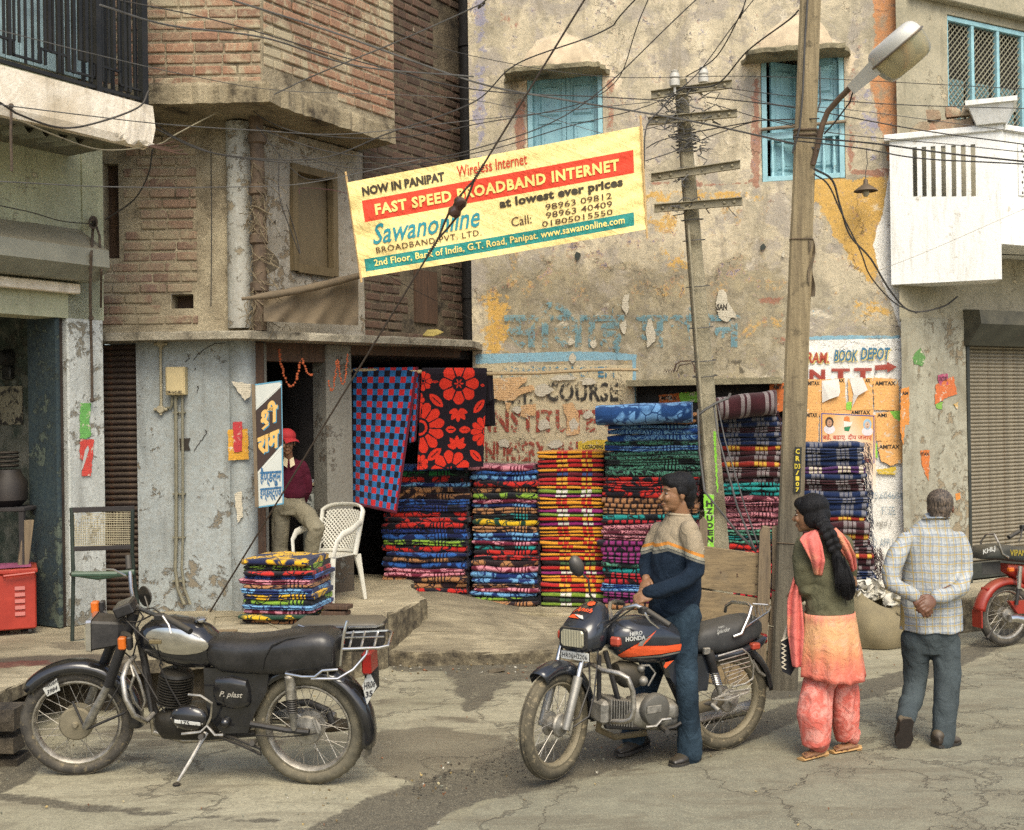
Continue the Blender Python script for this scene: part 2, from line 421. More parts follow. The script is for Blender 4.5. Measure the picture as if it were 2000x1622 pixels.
 # -- ground
b=NB('street_concrete');gp=b.N('NewGeometry').outputs['Position'];z1,z2,z3=b.sep(b.attr('zone'))
nA=b.noise(.9,8,.62,gp,.5);nB=b.noise(5,7,.68,gp,.3);nC=b.noise(60,4,.75,gp);nS=b.noise(2.4,7,.65,b.vm('MULTIPLY',gp,(.5,1.8,1)),.8)
base=b.ramp(nA,[(.3,sr('807b62')),(.5,sr('99937a')),(.72,sr('aea68b'))])
asph=b.ramp(nB,[(.3,sr('6f6c5a')),(.7,sr('8c8871'))])
c=b.mix(b.rm(b.m('ADD',z2,b.m('MULTIPLY',b.m('SUBTRACT',nB,.5),.8)),.45,.6),base,asph)
c=b.mix(b.rm(nS,.50,.62,0,.5),c,sr('6b6350'));c=b.mix(b.rm(b.noise(11,8,.78,gp,.6),.50,.60,0,.38),c,sr('6a624e'))
damp_dark=b.rm(b.m('ADD',z3,b.m('MULTIPLY',b.m('SUBTRACT',nS,.5),1.3)),.50,.62)
c=b.mix(b.m('MULTIPLY',damp_dark,.66),c,sr('4f4638'))
mud=b.rm(b.m('ADD',z1,b.m('MULTIPLY',b.m('SUBTRACT',nB,.5),1.0)),.36,.50)
mudc=b.ramp(b.noise(28,6,.8,gp),[(.35,sr('2a261e')),(.5,sr('464033')),(.7,sr('615a49'))])
c=b.mix(b.m('MULTIPLY',mud,.92),c,mudc)
dv=b.vm('ADD',gp,b.vm('SCALE',b.vm('SUBTRACT',b.noise(1.3,6,.6,gp,col=True),(.5,.5,.5)),1.7))
ed=b.voro(.9,dv,'DISTANCE_TO_EDGE');ck=b.m('MULTIPLY',b.rm(ed,.003,.012,1,0),b.rm(b.m('ADD',z2,b.m('MULTIPLY',nA,.3)),.2,.6))
ed2=b.voro(.34,dv,'DISTANCE_TO_EDGE');ck2=b.rm(ed2,.004,.011,1,0);ckm=b.m('MAXIMUM',ck,b.m('MULTIPLY',ck2,.8))
soft=b.m('MULTIPLY',b.rm(ed,0,.09,1,0),b.rm(z2,.3,.6,0,.35))
c=b.mix(soft,c,sr('6a634f'));c=b.mix(b.m('MULTIPLY',ckm,b.rm(nB,.38,.55,.25,.9)),c,sr('4a4334'))
c=b.mix(b.rm(nC,.38,.60,.45,0),c,(.10,.09,.065,1));c=b.mix(b.rm(b.noise(150,2,.7,gp),.56,.66,0,.4),c,sr('c2b99c'));c=b.mix(b.rm(b.voro(55,gp),.0,.12,.5,0),c,sr('c2b592'))
c=b.mix(b.m('MULTIPLY',b.rm(b.noise(1.7,7,.7,b.vm('MULTIPLY',gp,(.35,2.4,1)),.6),.54,.62),.4),c,sr('5d5442'))
h=b.m('ADD',b.m('ADD',b.m('MULTIPLY',nC,.25),nB),b.m('MULTIPLY',ckm,-1.2))
GROUND_M=b.out(c,b.mix(damp_dark,(.92,.92,.92,1),(.7,.7,.7,1)),0,b.bump(h,.6,.012))
xs=np.concatenate([[-150,-60,-25,-12],np.arange(-9,11.01,.09),[14,25,60,150]]);ys=np.concatenate([[-150,-40,-10,0],np.arange(3,12.6,.07),[14,20,60,200]])
XX,YY=np.meshgrid(xs,ys);co=np.stack([XX.ravel(),YY.ravel(),np.zeros(XX.size)],1)
inn=(co[:,1]>3)&(co[:,1]<12.5)&(abs(co[:,0])<9)
px,py=projv(co[:,0],np.maximum(co[:,1],1.0),co[:,2])
MUD=[(560,1650),(640,1600),(740,1552),(860,1512),(930,1488),(1010,1462),(1150,1425),(1330,1408),(1500,1392),(1560,1368),(1680,1335),(1840,1285),(2040,1196),(2040,1225),(1850,1308),(1700,1362),(1560,1405),(1430,1460),(1200,1500),(1013,1545),(931,1560),(852,1596),(800,1650)]
zmud=zones(px,py,[(MUD,16,1),(rect(760,1285,1060,1312),9,.8),([(860,1295),(1000,1300),(1180,1340),(1010,1335),(930,1400),(900,1398)],10,.55),([(20,1400),(110,1470),(60,1520),(-20,1560)],14,.8),([(-20,1540),(120,1560),(400,1590),(560,1600),(540,1612),(100,1580),(-20,1560)],6,.62),(rect(1480,1335,1580,1365),10,.9)])
zdamp_dark=zones(px,py,[([(725,1425),(860,1420),(1012,1442),(1010,1470),(900,1505),(820,1530),(740,1512),(690,1480)],12,.95),([(720,1350),(880,1392),(960,1398),(930,1420),(800,1405),(720,1385)],12,.55),([(260,1380),(420,1400),(560,1440),(560,1470),(380,1480),(230,1500),(100,1500)],18,.6),([(1040,1500),(1300,1470),(1420,1480),(1200,1530)],14,.5)])  # damp patches, plus a darker patch beneath the ridden motorcycle
zas=zones(px,py,[([(1000,1540),(1400,1450),(1600,1400),(2100,1230),(2100,1700),(700,1700)],40,1)])
co[:,2]=np.where(inn,nz(co*[1,1,0],2.2,3)*.012+nz(co*[1,1,0],7,4)*.004-.012*zmud,0)-np.where(inn,0,.0)
nx,ny=len(xs),len(ys)
fc=[(j*nx+i,j*nx+i+1,(j+1)*nx+i+1,(j+1)*nx+i)for j in range(ny-1)for i in range(nx-1)]
me=bpy.data.meshes.new('ground');me.from_pydata(co.tolist(),[],fc);set_attr(me,'zone',np.stack([zmud,zas,zdamp_dark],1));me.materials.append(GROUND_M)
me.polygons.foreach_set('use_smooth',[True]*len(me.polygons));me.update()
tag(link_mesh('ground',me),kind='structure')
def rough_slab(name,pts,z0,z1,mt,j=.012,step=.12,ch=.02,kind='structure',parent=None,seed=1,under=None,build=True):
 """a cast slab with worn, uneven edges; pts run counter-clockwise seen from above"""
 rs=random.Random(seed);ring=[]
 for i in range(len(pts)):
  p,q=V((pts[i][0],pts[i][1],0)),V((pts[(i+1)%len(pts)][0],pts[(i+1)%len(pts)][1],0));n=max(1,int((q-p).length/step))
  if(q-p).length>12:n=1
  nn=V(((q-p).y,-(q-p).x,0)).normalized()
  for k in range(n):
   s=k/n;ring.append((p.lerp(q,s)+nn*(rs.uniform(-j,j)if k else 0),nn))
 m_=MB();N=len(ring);vs=[]
 for(dz,din)in((z0,0),(z1-ch,0),(z1-ch*.3,ch*.35),(z1,ch)):
  for p,nn in ring:vs.append(V((p.x,p.y,dz+(rs.uniform(-.3,.3)*ch if dz>z0 else 0)))-nn*(din+rs.uniform(0,j*.4)))
 fs=[(r*N+k,r*N+(k+1)%N,(r+1)*N+(k+1)%N,(r+1)*N+k)for r in range(3)for k in range(N)]
 fs.append([3*N+k for k in range(N)]);fs.append([k for k in range(N-1,-1,-1)])
 m_.add(vs,fs,0,False)
 return m_.build(name,mt,parent,kind=kind)if build else m_
def slab_mat(name,stain=None,worn='9f947a',dark='6f6650'):
 b=NB(name);gp=b.N('NewGeometry').outputs['Position'];n=b.noise(1.2,8,.65,gp,.6);n2=b.noise(7,7,.7,b.vm('MULTIPLY',gp,(.4,1.7,1)),.5)
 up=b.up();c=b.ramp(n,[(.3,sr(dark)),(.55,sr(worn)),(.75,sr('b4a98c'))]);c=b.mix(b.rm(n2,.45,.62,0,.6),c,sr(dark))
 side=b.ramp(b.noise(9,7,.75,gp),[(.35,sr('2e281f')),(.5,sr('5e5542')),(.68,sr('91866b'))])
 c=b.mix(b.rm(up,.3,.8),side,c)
 if stain:
  for(ctr,rad,colr,st)in stain:
   d=b.vm('SUBTRACT',b.vm('ADD',gp,b.vm('SCALE',b.vm('SUBTRACT',b.noise(2.2,5,.6,gp,col=True),(.5,)*3),.6)),ctr)
   d=b.vm('MULTIPLY',d,(1/rad[0],1/rad[1],0));L=b.N('VectorMath',{0:d},operation='LENGTH').outputs['Value']
   c=b.mix(b.m('MULTIPLY',b.rm(L,.7,1.0,1,0),st),c,sr(colr))
 return b.out(c,.9,0,b.bump(b.m('ADD',n2,b.noise(40,5,.7,gp)),.7,.012))
def q(px,py,z):g=G(px,py,z);return(g.x,g.y)
sP=G(120,1290,.4);sQ=G(60,1305,.4)
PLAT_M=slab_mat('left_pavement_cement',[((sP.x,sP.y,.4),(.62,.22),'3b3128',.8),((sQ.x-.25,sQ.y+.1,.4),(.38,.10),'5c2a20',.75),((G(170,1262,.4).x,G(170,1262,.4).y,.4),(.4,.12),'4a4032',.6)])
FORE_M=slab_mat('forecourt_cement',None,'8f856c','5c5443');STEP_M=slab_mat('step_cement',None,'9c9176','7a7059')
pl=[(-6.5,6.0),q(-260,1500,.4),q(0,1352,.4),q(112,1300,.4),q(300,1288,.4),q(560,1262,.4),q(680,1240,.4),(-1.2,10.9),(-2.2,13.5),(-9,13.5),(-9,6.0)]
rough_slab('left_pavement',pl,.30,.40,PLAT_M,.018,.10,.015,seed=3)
dr=[(-7,6.6),q(-200,1440,.4),q(60,1318,.4),q(112,1290,.4),q(300,1278,.4),q(560,1254,.4),q(660,1236,.4),(-1.3,10.95),(-2.2,13.4),(-8.9,13.4)]
dr=[(x-(.33 if i<4 else .03),y+(.1 if i<4 else .04))for i,(x,y)in enumerate(dr)]
rough_slab('drain_wall',dr,-.3,.297,mortar_mat('drain_masonry','3c3529','5c523f','15110c'),.02,.15,.01,seed=5)
st=[q(655,1229,.45),q(742,1203,.45),q(836,1169,.45),(-.86,10.95),(-1.0,11.5),(-1.02,12.4),(-2.2,12.4),(-2.0,10.9)]
rough_slab('shop_step',st,.0,.45,STEP_M,.022,.09,.03,seed=8)
fo=[(-2.0,9.95),(-.9,9.93),(.2,9.90),(1.3,9.93),(2.15,9.75),(2.3,10.4),(2.6,12.8),(-1.0,13.2),(-2.0,12.5)]
fo_=rough_slab('forecourt',fo,-.05,.12,FORE_M,.03,.12,.03,seed=9)
bm=bmesh.new();bm.from_mesh(fo_.data);bmesh.ops.triangulate(bm,faces=[f for f in bm.faces if len(f.verts)>8 and f.normal.z>.5])
for _ in range(4):bmesh.ops.subdivide_edges(bm,edges=[e for e in bm.edges if e.calc_length()>.3 and e.verts[0].co.z>.1 and e.verts[1].co.z>.1],cuts=1);bmesh.ops.triangulate(bm,faces=[f for f in bm.faces if len(f.verts)>4])
for v_ in bm.verts:
 if v_.co.z>.05:k_=max(0,min(1,(v_.co.y-9.95)/1.0));v_.co.z+=.045*k_+.17*k_*max(0,min(1,(.2-v_.co.x)/.9))
bm.to_mesh(fo_.data);bm.free()
le=[(-1.0,11.45),(.2,11.30),(.95,11.12),(1.9,10.9),(2.3,10.8),(2.3,12.6),(-1.1,13.2)]
rough_slab('wall_plinth',le,.1,.20,CONC_L,.012,.12,.015,seed=11)
rp=[(2.35,10.85),(3.0,10.95),(4.15,11.0),(4.9,11.28),(9.5,13.85),(9.5,18),(3,18),(2.3,12.5)]
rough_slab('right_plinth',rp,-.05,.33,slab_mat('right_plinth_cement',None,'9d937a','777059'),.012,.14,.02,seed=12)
# -- walls
def wall_grid(name,fr,a0,a1,b0,b1,step,holes=(),depth=.14,mats=None,parent=None,zf=None,und=.004,seed=0,thick=None,skip=None,build=True,c0=0.0):
 def cuts(lo,hi,ks,st):
  ks=sorted(set([lo,hi]+[k for k in ks if lo<k<hi]));out=[]
  for p,q_ in zip(ks,ks[1:]):
   n=max(1,int(round((q_-p)/st)));out+=[p+(q_-p)*i/n for i in range(n)]
  return out+[hi]
 A=cuts(a0,a1,[h[0]for h in holes]+[h[1]for h in holes],step);B=cuts(b0,b1,[h[2]for h in holes]+[h[3]for h in holes],step)
 mb=MB();na,nb=len(A),len(B)
 aa,bb=np.meshgrid(A,B);aa=aa.ravel();bb=bb.ravel()
 O=np.array(fr.O);D=np.array(fr.d);U=np.array(fr.u);Nn=np.array(fr.n)
 P0=O+aa[:,None]*D+bb[:,None]*U
 P1=P0+Nn*(c0+nz(P0,2.3,seed)*und*1.5+nz(P0,9,seed+1)*und*.5)[:,None]
 mb.v=[tuple(p)for p in P1]
 def inh(x,y):return any(h[0]<x<h[1]and h[2]<y<h[3]for h in holes)or(skip is not None and skip(x,y))
 for j in range(nb-1):
  for i in range(na-1):
   if inh((A[i]+A[i+1])/2,(B[j]+B[j+1])/2):continue
   f=[j*na+i,j*na+i+1,(j+1)*na+i+1,(j+1)*na+i]
   mb.f.append(f);mb.m.append(0);mb.sm.append(True)
 for h in holes:
  d=h[4]if len(h)>4 else depth
  fw=[fr.pt(h[0],h[2],c0+.002),fr.pt(h[1],h[2],c0+.002),fr.pt(h[1],h[3],c0+.002),fr.pt(h[0],h[3],c0+.002)]
  bk=[p-fr.n*d for p in fw]
  mb.add(fw+bk,[(0,1,5,4),(1,2,6,5),(2,3,7,6),(3,0,4,7)],0,False)
  if len(h)>5 and h[5]:mb.add(bk,[(0,1,2,3)],1 if len(mats)>1 else 0,False)
 if thick:
  c=[fr.pt(a0,b0,c0),fr.pt(a1,b0,c0),fr.pt(a1,b1,c0),fr.pt(a0,b1,c0)];k=[p-fr.n*thick for p in c]
  mb.add(c+k,[(0,1,5,4),(1,2,6,5),(2,3,7,6),(3,0,4,7),(4,5,6,7)],0,False)
 if not build:return mb
 off=ORG[parent]if parent is not None else V((0,0,0))
 me=mb.mesh(name,mats,off,0)
 if zf is not None:
  v=np.array(mb.v);px,py=projv(v[:,0],v[:,1],v[:,2])
  for nm,fn in zf.items():
   set_attr(me,nm,np.stack([zones(px,py,l)for l in fn],1))
 o=link_mesh(name,me,parent);return o
 # -- brick pieces
BR={'list':[]}
def lay(fr,a0,a1,b0,b1,wall,mt,c=.0,holes=(),seed=0,skip=None,pitch=.0935,L=.232,keep=1.0,edge=True):
 rs=random.Random(seed);row=0;b_=b0
 while b_<b1-.02:
  h=min(.072,b1-b_);x=a0-(L*.5+.012 if row%2 else 0)+rs.uniform(-.02,.02)
  while x<a1:
   l=L*rs.uniform(.93,1.03)if rs.random()>.12 else L*.5
   x0,x1=max(a0,x),min(a1,x+l)
   if x1-x0>.04:
    mx,my=(x0+x1)/2,b_+h/2
    if not any(x1>q[0]and x0<q[1]and b_+h>q[2]and b_<q[3]for q in holes)and not(skip and skip(mx,my))and rs.random()<keep:
     p=fr.pt(mx,my,0);X,Y=proj(p)
     if-60<X<2060 and-60<Y<1660:
      BR['list'].append((fr,mx,my,x1-x0,h,c+rs.uniform(-.006,.006),wall,mt,rs.random(),(x1-x0)*h*abs(fr.n.dot((EYE-p).normalized()))/(p-EYE).length**2))
   x+=l+.012
  b_+=pitch;row+=1
def flush_bricks(nobj=300):
 L=sorted(BR['list'],key=lambda t:-t[9]);var=[]
 for k in range(7):
  rs=random.Random(k);pts=[]
  for x in(-1,1):
   for y in(-1,1):
    for z in(-1,1):
     J=lambda s:rs.uniform(0,s)
     pts+=[V((x*(.5),y*(.44-J(.05)),z*(.41-J(.07)))),V((x*(.47-J(.02)),y*.5,z*(.41-J(.07)))),V((x*(.47-J(.02)),y*(.44-J(.05)),z*.5))]
  var.append(MB().hull(pts))
 meshes={}
 rest={}
 for i,(fr,a,b_,wl,h,c,wall,mt,r,_)in enumerate(L):
  dep=.09;ctr=fr.pt(a,b_,c-dep/2+.006);tilt=(r-.5)*.035
  d2=(fr.d*cos(tilt)+fr.u*sin(tilt));u2=(fr.u*cos(tilt)-fr.d*sin(tilt))
  if i<nobj:
   k=(int(r*7),mt)
   if k not in meshes:meshes[k]=var[k[0]].mesh('brick',mt,V((0,0,0)),0)
   o=bpy.data.objects.new('brick',meshes[k]);COL.objects.link(o);o.parent=wall
   M=Matrix(((d2.x*wl,-fr.n.x*dep,u2.x*h,0),(d2.y*wl,-fr.n.y*dep,u2.y*h,0),(d2.z*wl,-fr.n.z*dep,u2.z*h,0),(0,0,0,1)))
   M.translation=ctr-ORG[wall];o.matrix_local=M
  else:
   mb=rest.setdefault((wall,mt),MB());vv=var[int(r*7)]
   mb.add([ctr+d2*(p[0]*wl)-fr.n*(p[1]*dep)+u2*(p[2]*h)for p in vv.v],vv.f,0,False)
 for(wall,mt),mb in rest.items():mb.build('brickwork',mt,wall,kind='stuff',sharp=0)
BRICK_RED=brick_mat('red_brick',['86654f','9c765c','8d6952','a57f63','7c5d49','967c63'],'a1957a',.13)
BRICK_DIM=brick_mat('sooty_brick',['4f3b31','5e4739','45352b','664d3e','554639'],'5c5241',.08)
BRICK_MUD=brick_mat('mud_smeared_brick',['82695a','8c715b','7a6150','907a64'],'8f8269',.16)
BRICK_BLUE=brick_mat('limewashed_brick',['9aa0a3','a3a9ab','90979b','acaeae'],'8b7c66',.02)
# -- brick house
bh=thing('brick_house','old brick house with jutting upper storey above the blanket shop','house',(-2.2,10.6,0))
MORT=mortar_mat('house_mortar','8d8169','a99d82','4a4132');MORT_D=mortar_mat('dark_mortar','574d3d','6e634f','241e17')
BLUE_LOW=peel_mat('pale_blue_limewash','979d9b','7a7160','45413a',.0,(.35,1.0,.07),'848a88')
BLUE_UP=peel_mat('dusty_limewash','9b968a','7b6d58','4a4438',.045,None,'877f6f')
aS0,aS1=FA.a(203,900),FA.a(268,900)
zL=FA.b(300,648);
wall_f=wall_grid('wall',FA,aS1,-.06,.38,2.84,.12,(),mats=[BLUE_LOW],parent=bh,seed=2,thick=None)
mb=MB();mb.lathe((-2.405,10.52,0),(0,0,1),[(.125,.38),(.127,1.2),(.123,2.0),(.125,2.84)],20);mb.build('pillar',BLUE_LOW,bh)
mb=MB();c=P(466,400,10.42);mb.lathe((c.x,c.y+.02,0),(0,0,1),[(.112,2.9),(.108,3.8),(.112,4.72)],18);mb.build('pillar',peel_mat('whitish_pillar','9f9f96','857a65','5a5447',.05,None,'a2a097'),bh)
lp=[(-3.72,10.2),(-3.0,10.14),(-2.30,10.10),(-1.9,10.42),(-1.2,11.05),(-.385,11.8),(-.2,13.2),(-1.8,13.4),(-3.7,10.6)]
rough_slab('ledge',lp,2.79,2.86,mortar_mat('ledge_cement','8a8270','a8a08c','3a352b'),.022,.07,.014,None,bh,4)
mud_skip=lambda a,b_:a>FA.a(385,400)-.0
wall_fu=wall_grid('wall',FA,FL.pt(0,0).x-FA.O.x-.3,.0,2.86,4.75,.2,[(FA.a(205,400),FA.a(232,400),FA.b(218,505),FA.b(218,320),.1,True),(FA.a(335,590),FA.a(378,590),FA.b(350,603),FA.b(350,575),.2,True)],mats=[MORT,WOOD_DARK],parent=bh,und=.0025,seed=5)
lay(FA,FA.a(190,400),FA.a(384,400),2.95,4.7,wall_fu,BRICK_MUD,.009,[(FA.a(203,400),FA.a(238,400),FA.b(218,515),FA.b(218,300)),(FA.a(332,590),FA.a(382,590),FA.b(350,606),FA.b(350,572))],3)
tE=FB.a(706,400)
wx0,wx1,wz0,wz1=FB.a(570,430),FB.a(648,430),FB.b(610,528),FB.b(610,338)
wall_s=wall_grid('wall',FB,.05,4.2,2.86,7.6,.2,[(wx0,wx1,wz0,wz1,.05,True)],mats=[MORT_D,flat('tan_board','675a42')],parent=bh,seed=6)
wall_s2=wall_grid('wall',FB,.06,tE,2.87,4.72,.1,[(wx0,wx1,wz0,wz1,.06)],mats=[BLUE_UP],parent=bh,und=.01,seed=7,c0=.012)
lay(FB,tE+.03,4.1,2.9,7.5,wall_s,BRICK_DIM,.006,[(FB.a(800,580),FB.a(858,580),FB.b(830,640),FB.b(830,525)),(FB.a(860,80),FB.a(893,80),FB.b(875,130),FB.b(875,25))],9)
mb=MB();f=.035
for(x0,x1,z0,z1)in((wx0-f,wx0+f,wz0-f,wz1+f),(wx1-f,wx1+f,wz0-f,wz1+f),(wx0+f,wx1-f,wz1-f,wz1+f),(wx0+f,wx1-f,wz0-f*1.3,wz0+f)):
 mb.box((x0,z0,-.02),(x1,z1,.05),FB)
mb.build('window_frame',wood_mat('olive_brown_wood','54482f','6c5d42',(14,14,1.2)),bh)
mb=MB();mb.box((FB.a(808,580),FB.b(830,632),.0),(FB.a(850,580),FB.b(830,530),.03),FB);mb.build('window_shutter',WOOD_DARK,bh)
wj=wall_grid('wall',FA2,-2.2,0.0,4.86,7.6,.3,(),mats=[MORT],parent=bh,seed=8)
lay(FA2,-2.0,-.012,4.90,7.55,wj,BRICK_RED,.006,(),11,pitch=.0955)
tj=1.80
ws=wall_grid('wall',FB2,0.0,tj,4.80,7.6,.3,(),mats=[MORT],parent=bh,seed=8,thick=None)
lay(FB2,.02,tj-.01,4.98,7.55,ws,BRICK_RED,.006,(),12,skip=lambda a,b_:b_<4.98+.10*sin(a*3))
mb=MB();e=FB2.pt(tj,0);g=e-nL*.55
mb.add([(e.x,e.y,4.8),(g.x,g.y,4.8),(g.x,g.y,7.6),(e.x,e.y,7.6)],[(0,1,2,3)]);mb.build('wall',MORT,bh)
sl_=[(-4.3,9.80),(-3.0,9.84),(-2.10,9.82),(-1.98,9.80)]+[tuple((FB2.pt(t,0,.06*(1-t/2.2)))[:2])for t in(.3,.9,1.4,1.8)]+[tuple((FB2.pt(1.8,0,-.62))[:2]),(-2.0,10.9),(-4.3,10.6)]
rough_slab('floor_slab',sl_,4.74,4.92,mortar_mat('broken_slab_cement','867a61','a3967a','332b20'),.018,.06,.03,None,bh,21)
PIER=peel_mat('grimy_pier_plaster','76746b','564c3f','36312a',.02,(.3,1.2,.1),'706d63')
dk=MB()
def pier(fr,a0,a1,b0,b1,c0,c1,mt,name='pier'):
 mb=MB();mb.box((a0,b0,c0),(a1,b1,c1),fr,ch=.012);return mb.build(name,mt,bh)
aD=lambda px:FD.a(px,900)
pier(FD,-.02,aD(497),.39,2.79,-.12,.0,PIER)
pier(FD,aD(497)+.003,aD(516),.39,2.79,-.1,.03,WOOD_DARK,'door_post')
pier(FD,aD(516)+.003,aD(526),.39,2.79,-.1,-.01,PIER)
pier(FD,aD(640),aD(690),.39,2.79,-.25,.0,PIER)
room=MB()
r0,r1=FD.pt(-.2,0,-.1),FD.pt(2.9,0,-.1)
fl_=.40
back=[FD.pt(-.3,0,-2.6),FD.pt(3.3,0,-2.6)]
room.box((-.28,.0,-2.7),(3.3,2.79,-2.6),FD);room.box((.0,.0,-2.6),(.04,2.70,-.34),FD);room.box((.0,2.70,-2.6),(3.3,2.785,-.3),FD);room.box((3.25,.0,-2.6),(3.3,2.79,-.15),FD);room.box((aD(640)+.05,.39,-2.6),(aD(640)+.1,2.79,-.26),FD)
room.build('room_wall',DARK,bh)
lin=MB();lin.box((aD(526),2.62,-.2),(aD(640),2.788,-.03),FD);lin.box((aD(690),2.70,-.2),(aD(905),2.788,-.03),FD);lin.build('lintel',WOOD_DARK,bh)
sh=MB()
for k in range(5):sh.box((aD(530),.8+k*.38,-2.5),(aD(636),.83+k*.38,-2.1),FD)
sh.build('shelf',WOOD_DARK,bh)
mb=MB();mb.box((aS0-.6,.38,-.12),(aS0-.02,2.8,-.10),FA);mb.build('recess_wall',DARK,bh)
SHUT_BR=pm('rusty_brown_shutter_steel','3a2c27',.6,.3,var=.3,sc=9,bump=.3,dust=.25,spots=('5a3a28',.06))
sm=None;SN=46;z0,z1=.40,2.78;hp=(z1-z0)/SN
for k in range(SN):
 if sm is None:
  m_=MB();pr=[(0,0),(.012,.12),(.020,.4),(.018,.72),(.006,.92),(0,1)]
  w_=(aS1+.03)-(aS0-.12);vs=[FA.pt(x,hh*hp,c_)-FA.pt(0,0,0)for x in(0,w_)for(c_,hh)in pr]
  m_.add(vs,[(i,i+6,i+7,i+1)for i in range(5)],0,True);sm=m_.mesh('shutter_slat',SHUT_BR,V((0,0,0)),0)
 o=bpy.data.objects.new('shutter_slat',sm);COL.objects.link(o);o.parent=bh;o.location=FA.pt(aS0-.12,z0+k*hp,-.10)-ORG[bh]
mb=MB();t_=FB.a(897,300);p0=FB.pt(t_,0,.12);mb.tube([(p0.x,p0.y,2.9),(p0.x,p0.y,7.6)],.085,12)
for z_ in(3.4,4.9,6.2):mb.lathe((p0.x,p0.y,z_),(0,0,1),[(.1,0),(.1,.1)],12)
mb.build('drainpipe',pm('tarry_iron_pipe','1d1a17',.7,var=.3),bh)
mb=MB();p0=P(503,300,10.32);mb.tube([(p0.x,p0.y,2.87),(p0.x+.01,p0.y,3.7),(p0.x-.01,p0.y,4.74)],.062,12)
for z_ in(3.2,3.62,4.05,4.5):mb.lathe((p0.x,p0.y,z_),(0,0,1),[(.062,0),(.082,.015),(.082,.085),(.062,.1)],12)
mb.build('drainpipe',pm('dirty_brown_pipe','5d4c3c',.8,var=.3,sc=12,bump=.5,dust=.3),bh)
rs=random.Random(5);mb=MB()
for k in range(120):
 z_=rs.choice([3.1,3.25,3.5,3.9,4.0,4.2])+rs.uniform(-.14,.14);t_=rs.uniform(0,6.28);r=rs.uniform(.06,.10);p=V((p0.x+cos(t_)*r,p0.y-abs(sin(t_))*r,z_));L_=rs.uniform(.08,.3)
 pts=[p]
 for i in range(3):p=p+V((rs.uniform(-.06,.09),rs.uniform(-.03,.03),-L_/3+rs.uniform(-.02,.05)));pts.append(p)
 mb.tube(pts,rs.uniform(.002,.005),4)
mb.single('straw_tangle',pm('dry_straw','7d7058',.9,var=.4),'dusty straw and string tangled round the brown pipe','straw',kind='stuff')
# -- plastered house with blue windows
ph=thing('plastered_house','tall plastered house with peeling paint and blue wooden windows','house',(1.6,12.2,0))
b=NB('peeling_lime_plaster');gp=b.N('NewGeometry').outputs['Position']
ax_,ay_,az_=b.sep(b.attr('za'));bx_,by_,bz_=b.sep(b.attr('zb'));cx_,cy_,cz_=b.sep(b.attr('zc'))
n1=b.noise(1.1,9,.64,gp,.4);n2=b.noise(4.2,8,.7,gp,.3);n3=b.noise(17,7,.75,gp,.2);n4=b.noise(70,4,.8,gp);nv=b.noise(3,7,.7,b.vm('MULTIPLY',gp,(2.2,2.2,.4)),.4)
mix2=b.m('ADD',b.m('MULTIPLY',n2,.55),b.m('MULTIPLY',n3,.45))
c=b.ramp(b.m('ADD',b.m('MULTIPLY',n1,.5),b.m('MULTIPLY',n2,.5)),[(.36,sr('857d69')),(.45,sr('a59b83')),(.54,sr('bfb296')),(.66,sr('d3c7ab'))])
c=b.mix(b.rm(b.noise(2.6,9,.7,b.vm('ADD',gp,(1,8,3)),.8),.49,.57,0,.65),c,sr('938b82'));c=b.mix(b.rm(b.noise(7,7,.75,b.vm('ADD',gp,(5,1,3)),.5),.56,.60,0,.5),c,sr('7f776a'))
def lay_(c,z,n,k,col,st=1.0,lo=.46,hi=.54):
 return b.mix(b.m('MULTIPLY',b.rm(b.m('ADD',z,b.m('MULTIPLY',b.m('SUBTRACT',n,.5),k)),lo,hi),st),c,col)
stain=b.ramp(b.noise(6,8,.75,gp,.5),[(.32,sr('57503f')),(.48,sr('7f7660')),(.64,sr('9c9070'))])
c=b.mix(b.rm(nv,.53,.66,0,.55),c,sr('857b66'))
c=lay_(c,cy_,n2,.8,b.ramp(n3,[(.3,sr('c9b799')),(.7,sr('d9cab0'))]),.9)
c=lay_(c,ay_,n2,1.8,stain,.8,.38,.56)
c=lay_(c,ax_,mix2,2.2,b.ramp(n3,[(.3,sr('b58d3e')),(.7,sr('cfa451'))]),.9)
c=lay_(c,az_,mix2,2.6,b.ramp(n3,[(.35,sr('6b6f92')),(.7,sr('8f8b98'))]),.75,.48,.56)
c=lay_(c,bx_,mix2,2.4,b.ramp(n3,[(.3,sr('7a4b3b')),(.7,sr('a06a52'))]),.8,.47,.55)
c=lay_(c,cx_,mix2,2.0,b.ramp(b.noise(7,7,.7,gp),[(.35,sr('8d7a62')),(.5,sr('b1784a')),(.7,sr('c28a5a'))]),.95)
c=b.mix(b.rm(b.m('ADD',b.m('MULTIPLY',n3,.6),b.m('MULTIPLY',n2,.4)),.57,.61,0,.7),c,sr('8a8699'))
c=b.mix(b.rm(b.m('ADD',b.m('MULTIPLY',b.noise(13,7,.75,b.vm('ADD',gp,(9,4,2))),.6),b.m('MULTIPLY',n2,.4)),.58,.62,0,.65),c,sr('946c5b'))
c=b.mix(b.rm(b.noise(2.3,9,.72,b.vm('ADD',gp,(3,7,5)),.6),.60,.66,0,.7),c,sr('d8cdb6'))
c=lay_(c,cz_,mix2,1.3,b.ramp(n3,[(.3,sr('b3a584')),(.7,sr('c4b695'))]),.95)
c=lay_(c,bz_,mix2,1.1,sr('7ba7b8'),.9)
c=lay_(c,by_,mix2,.9,b.ramp(n2,[(.35,sr('d9d6cc')),(.7,sr('eeebe2'))]),.97)
sc_=b.rm(b.m('ADD',mix2,b.m('MULTIPLY',by_,-.05)),.60,.62)
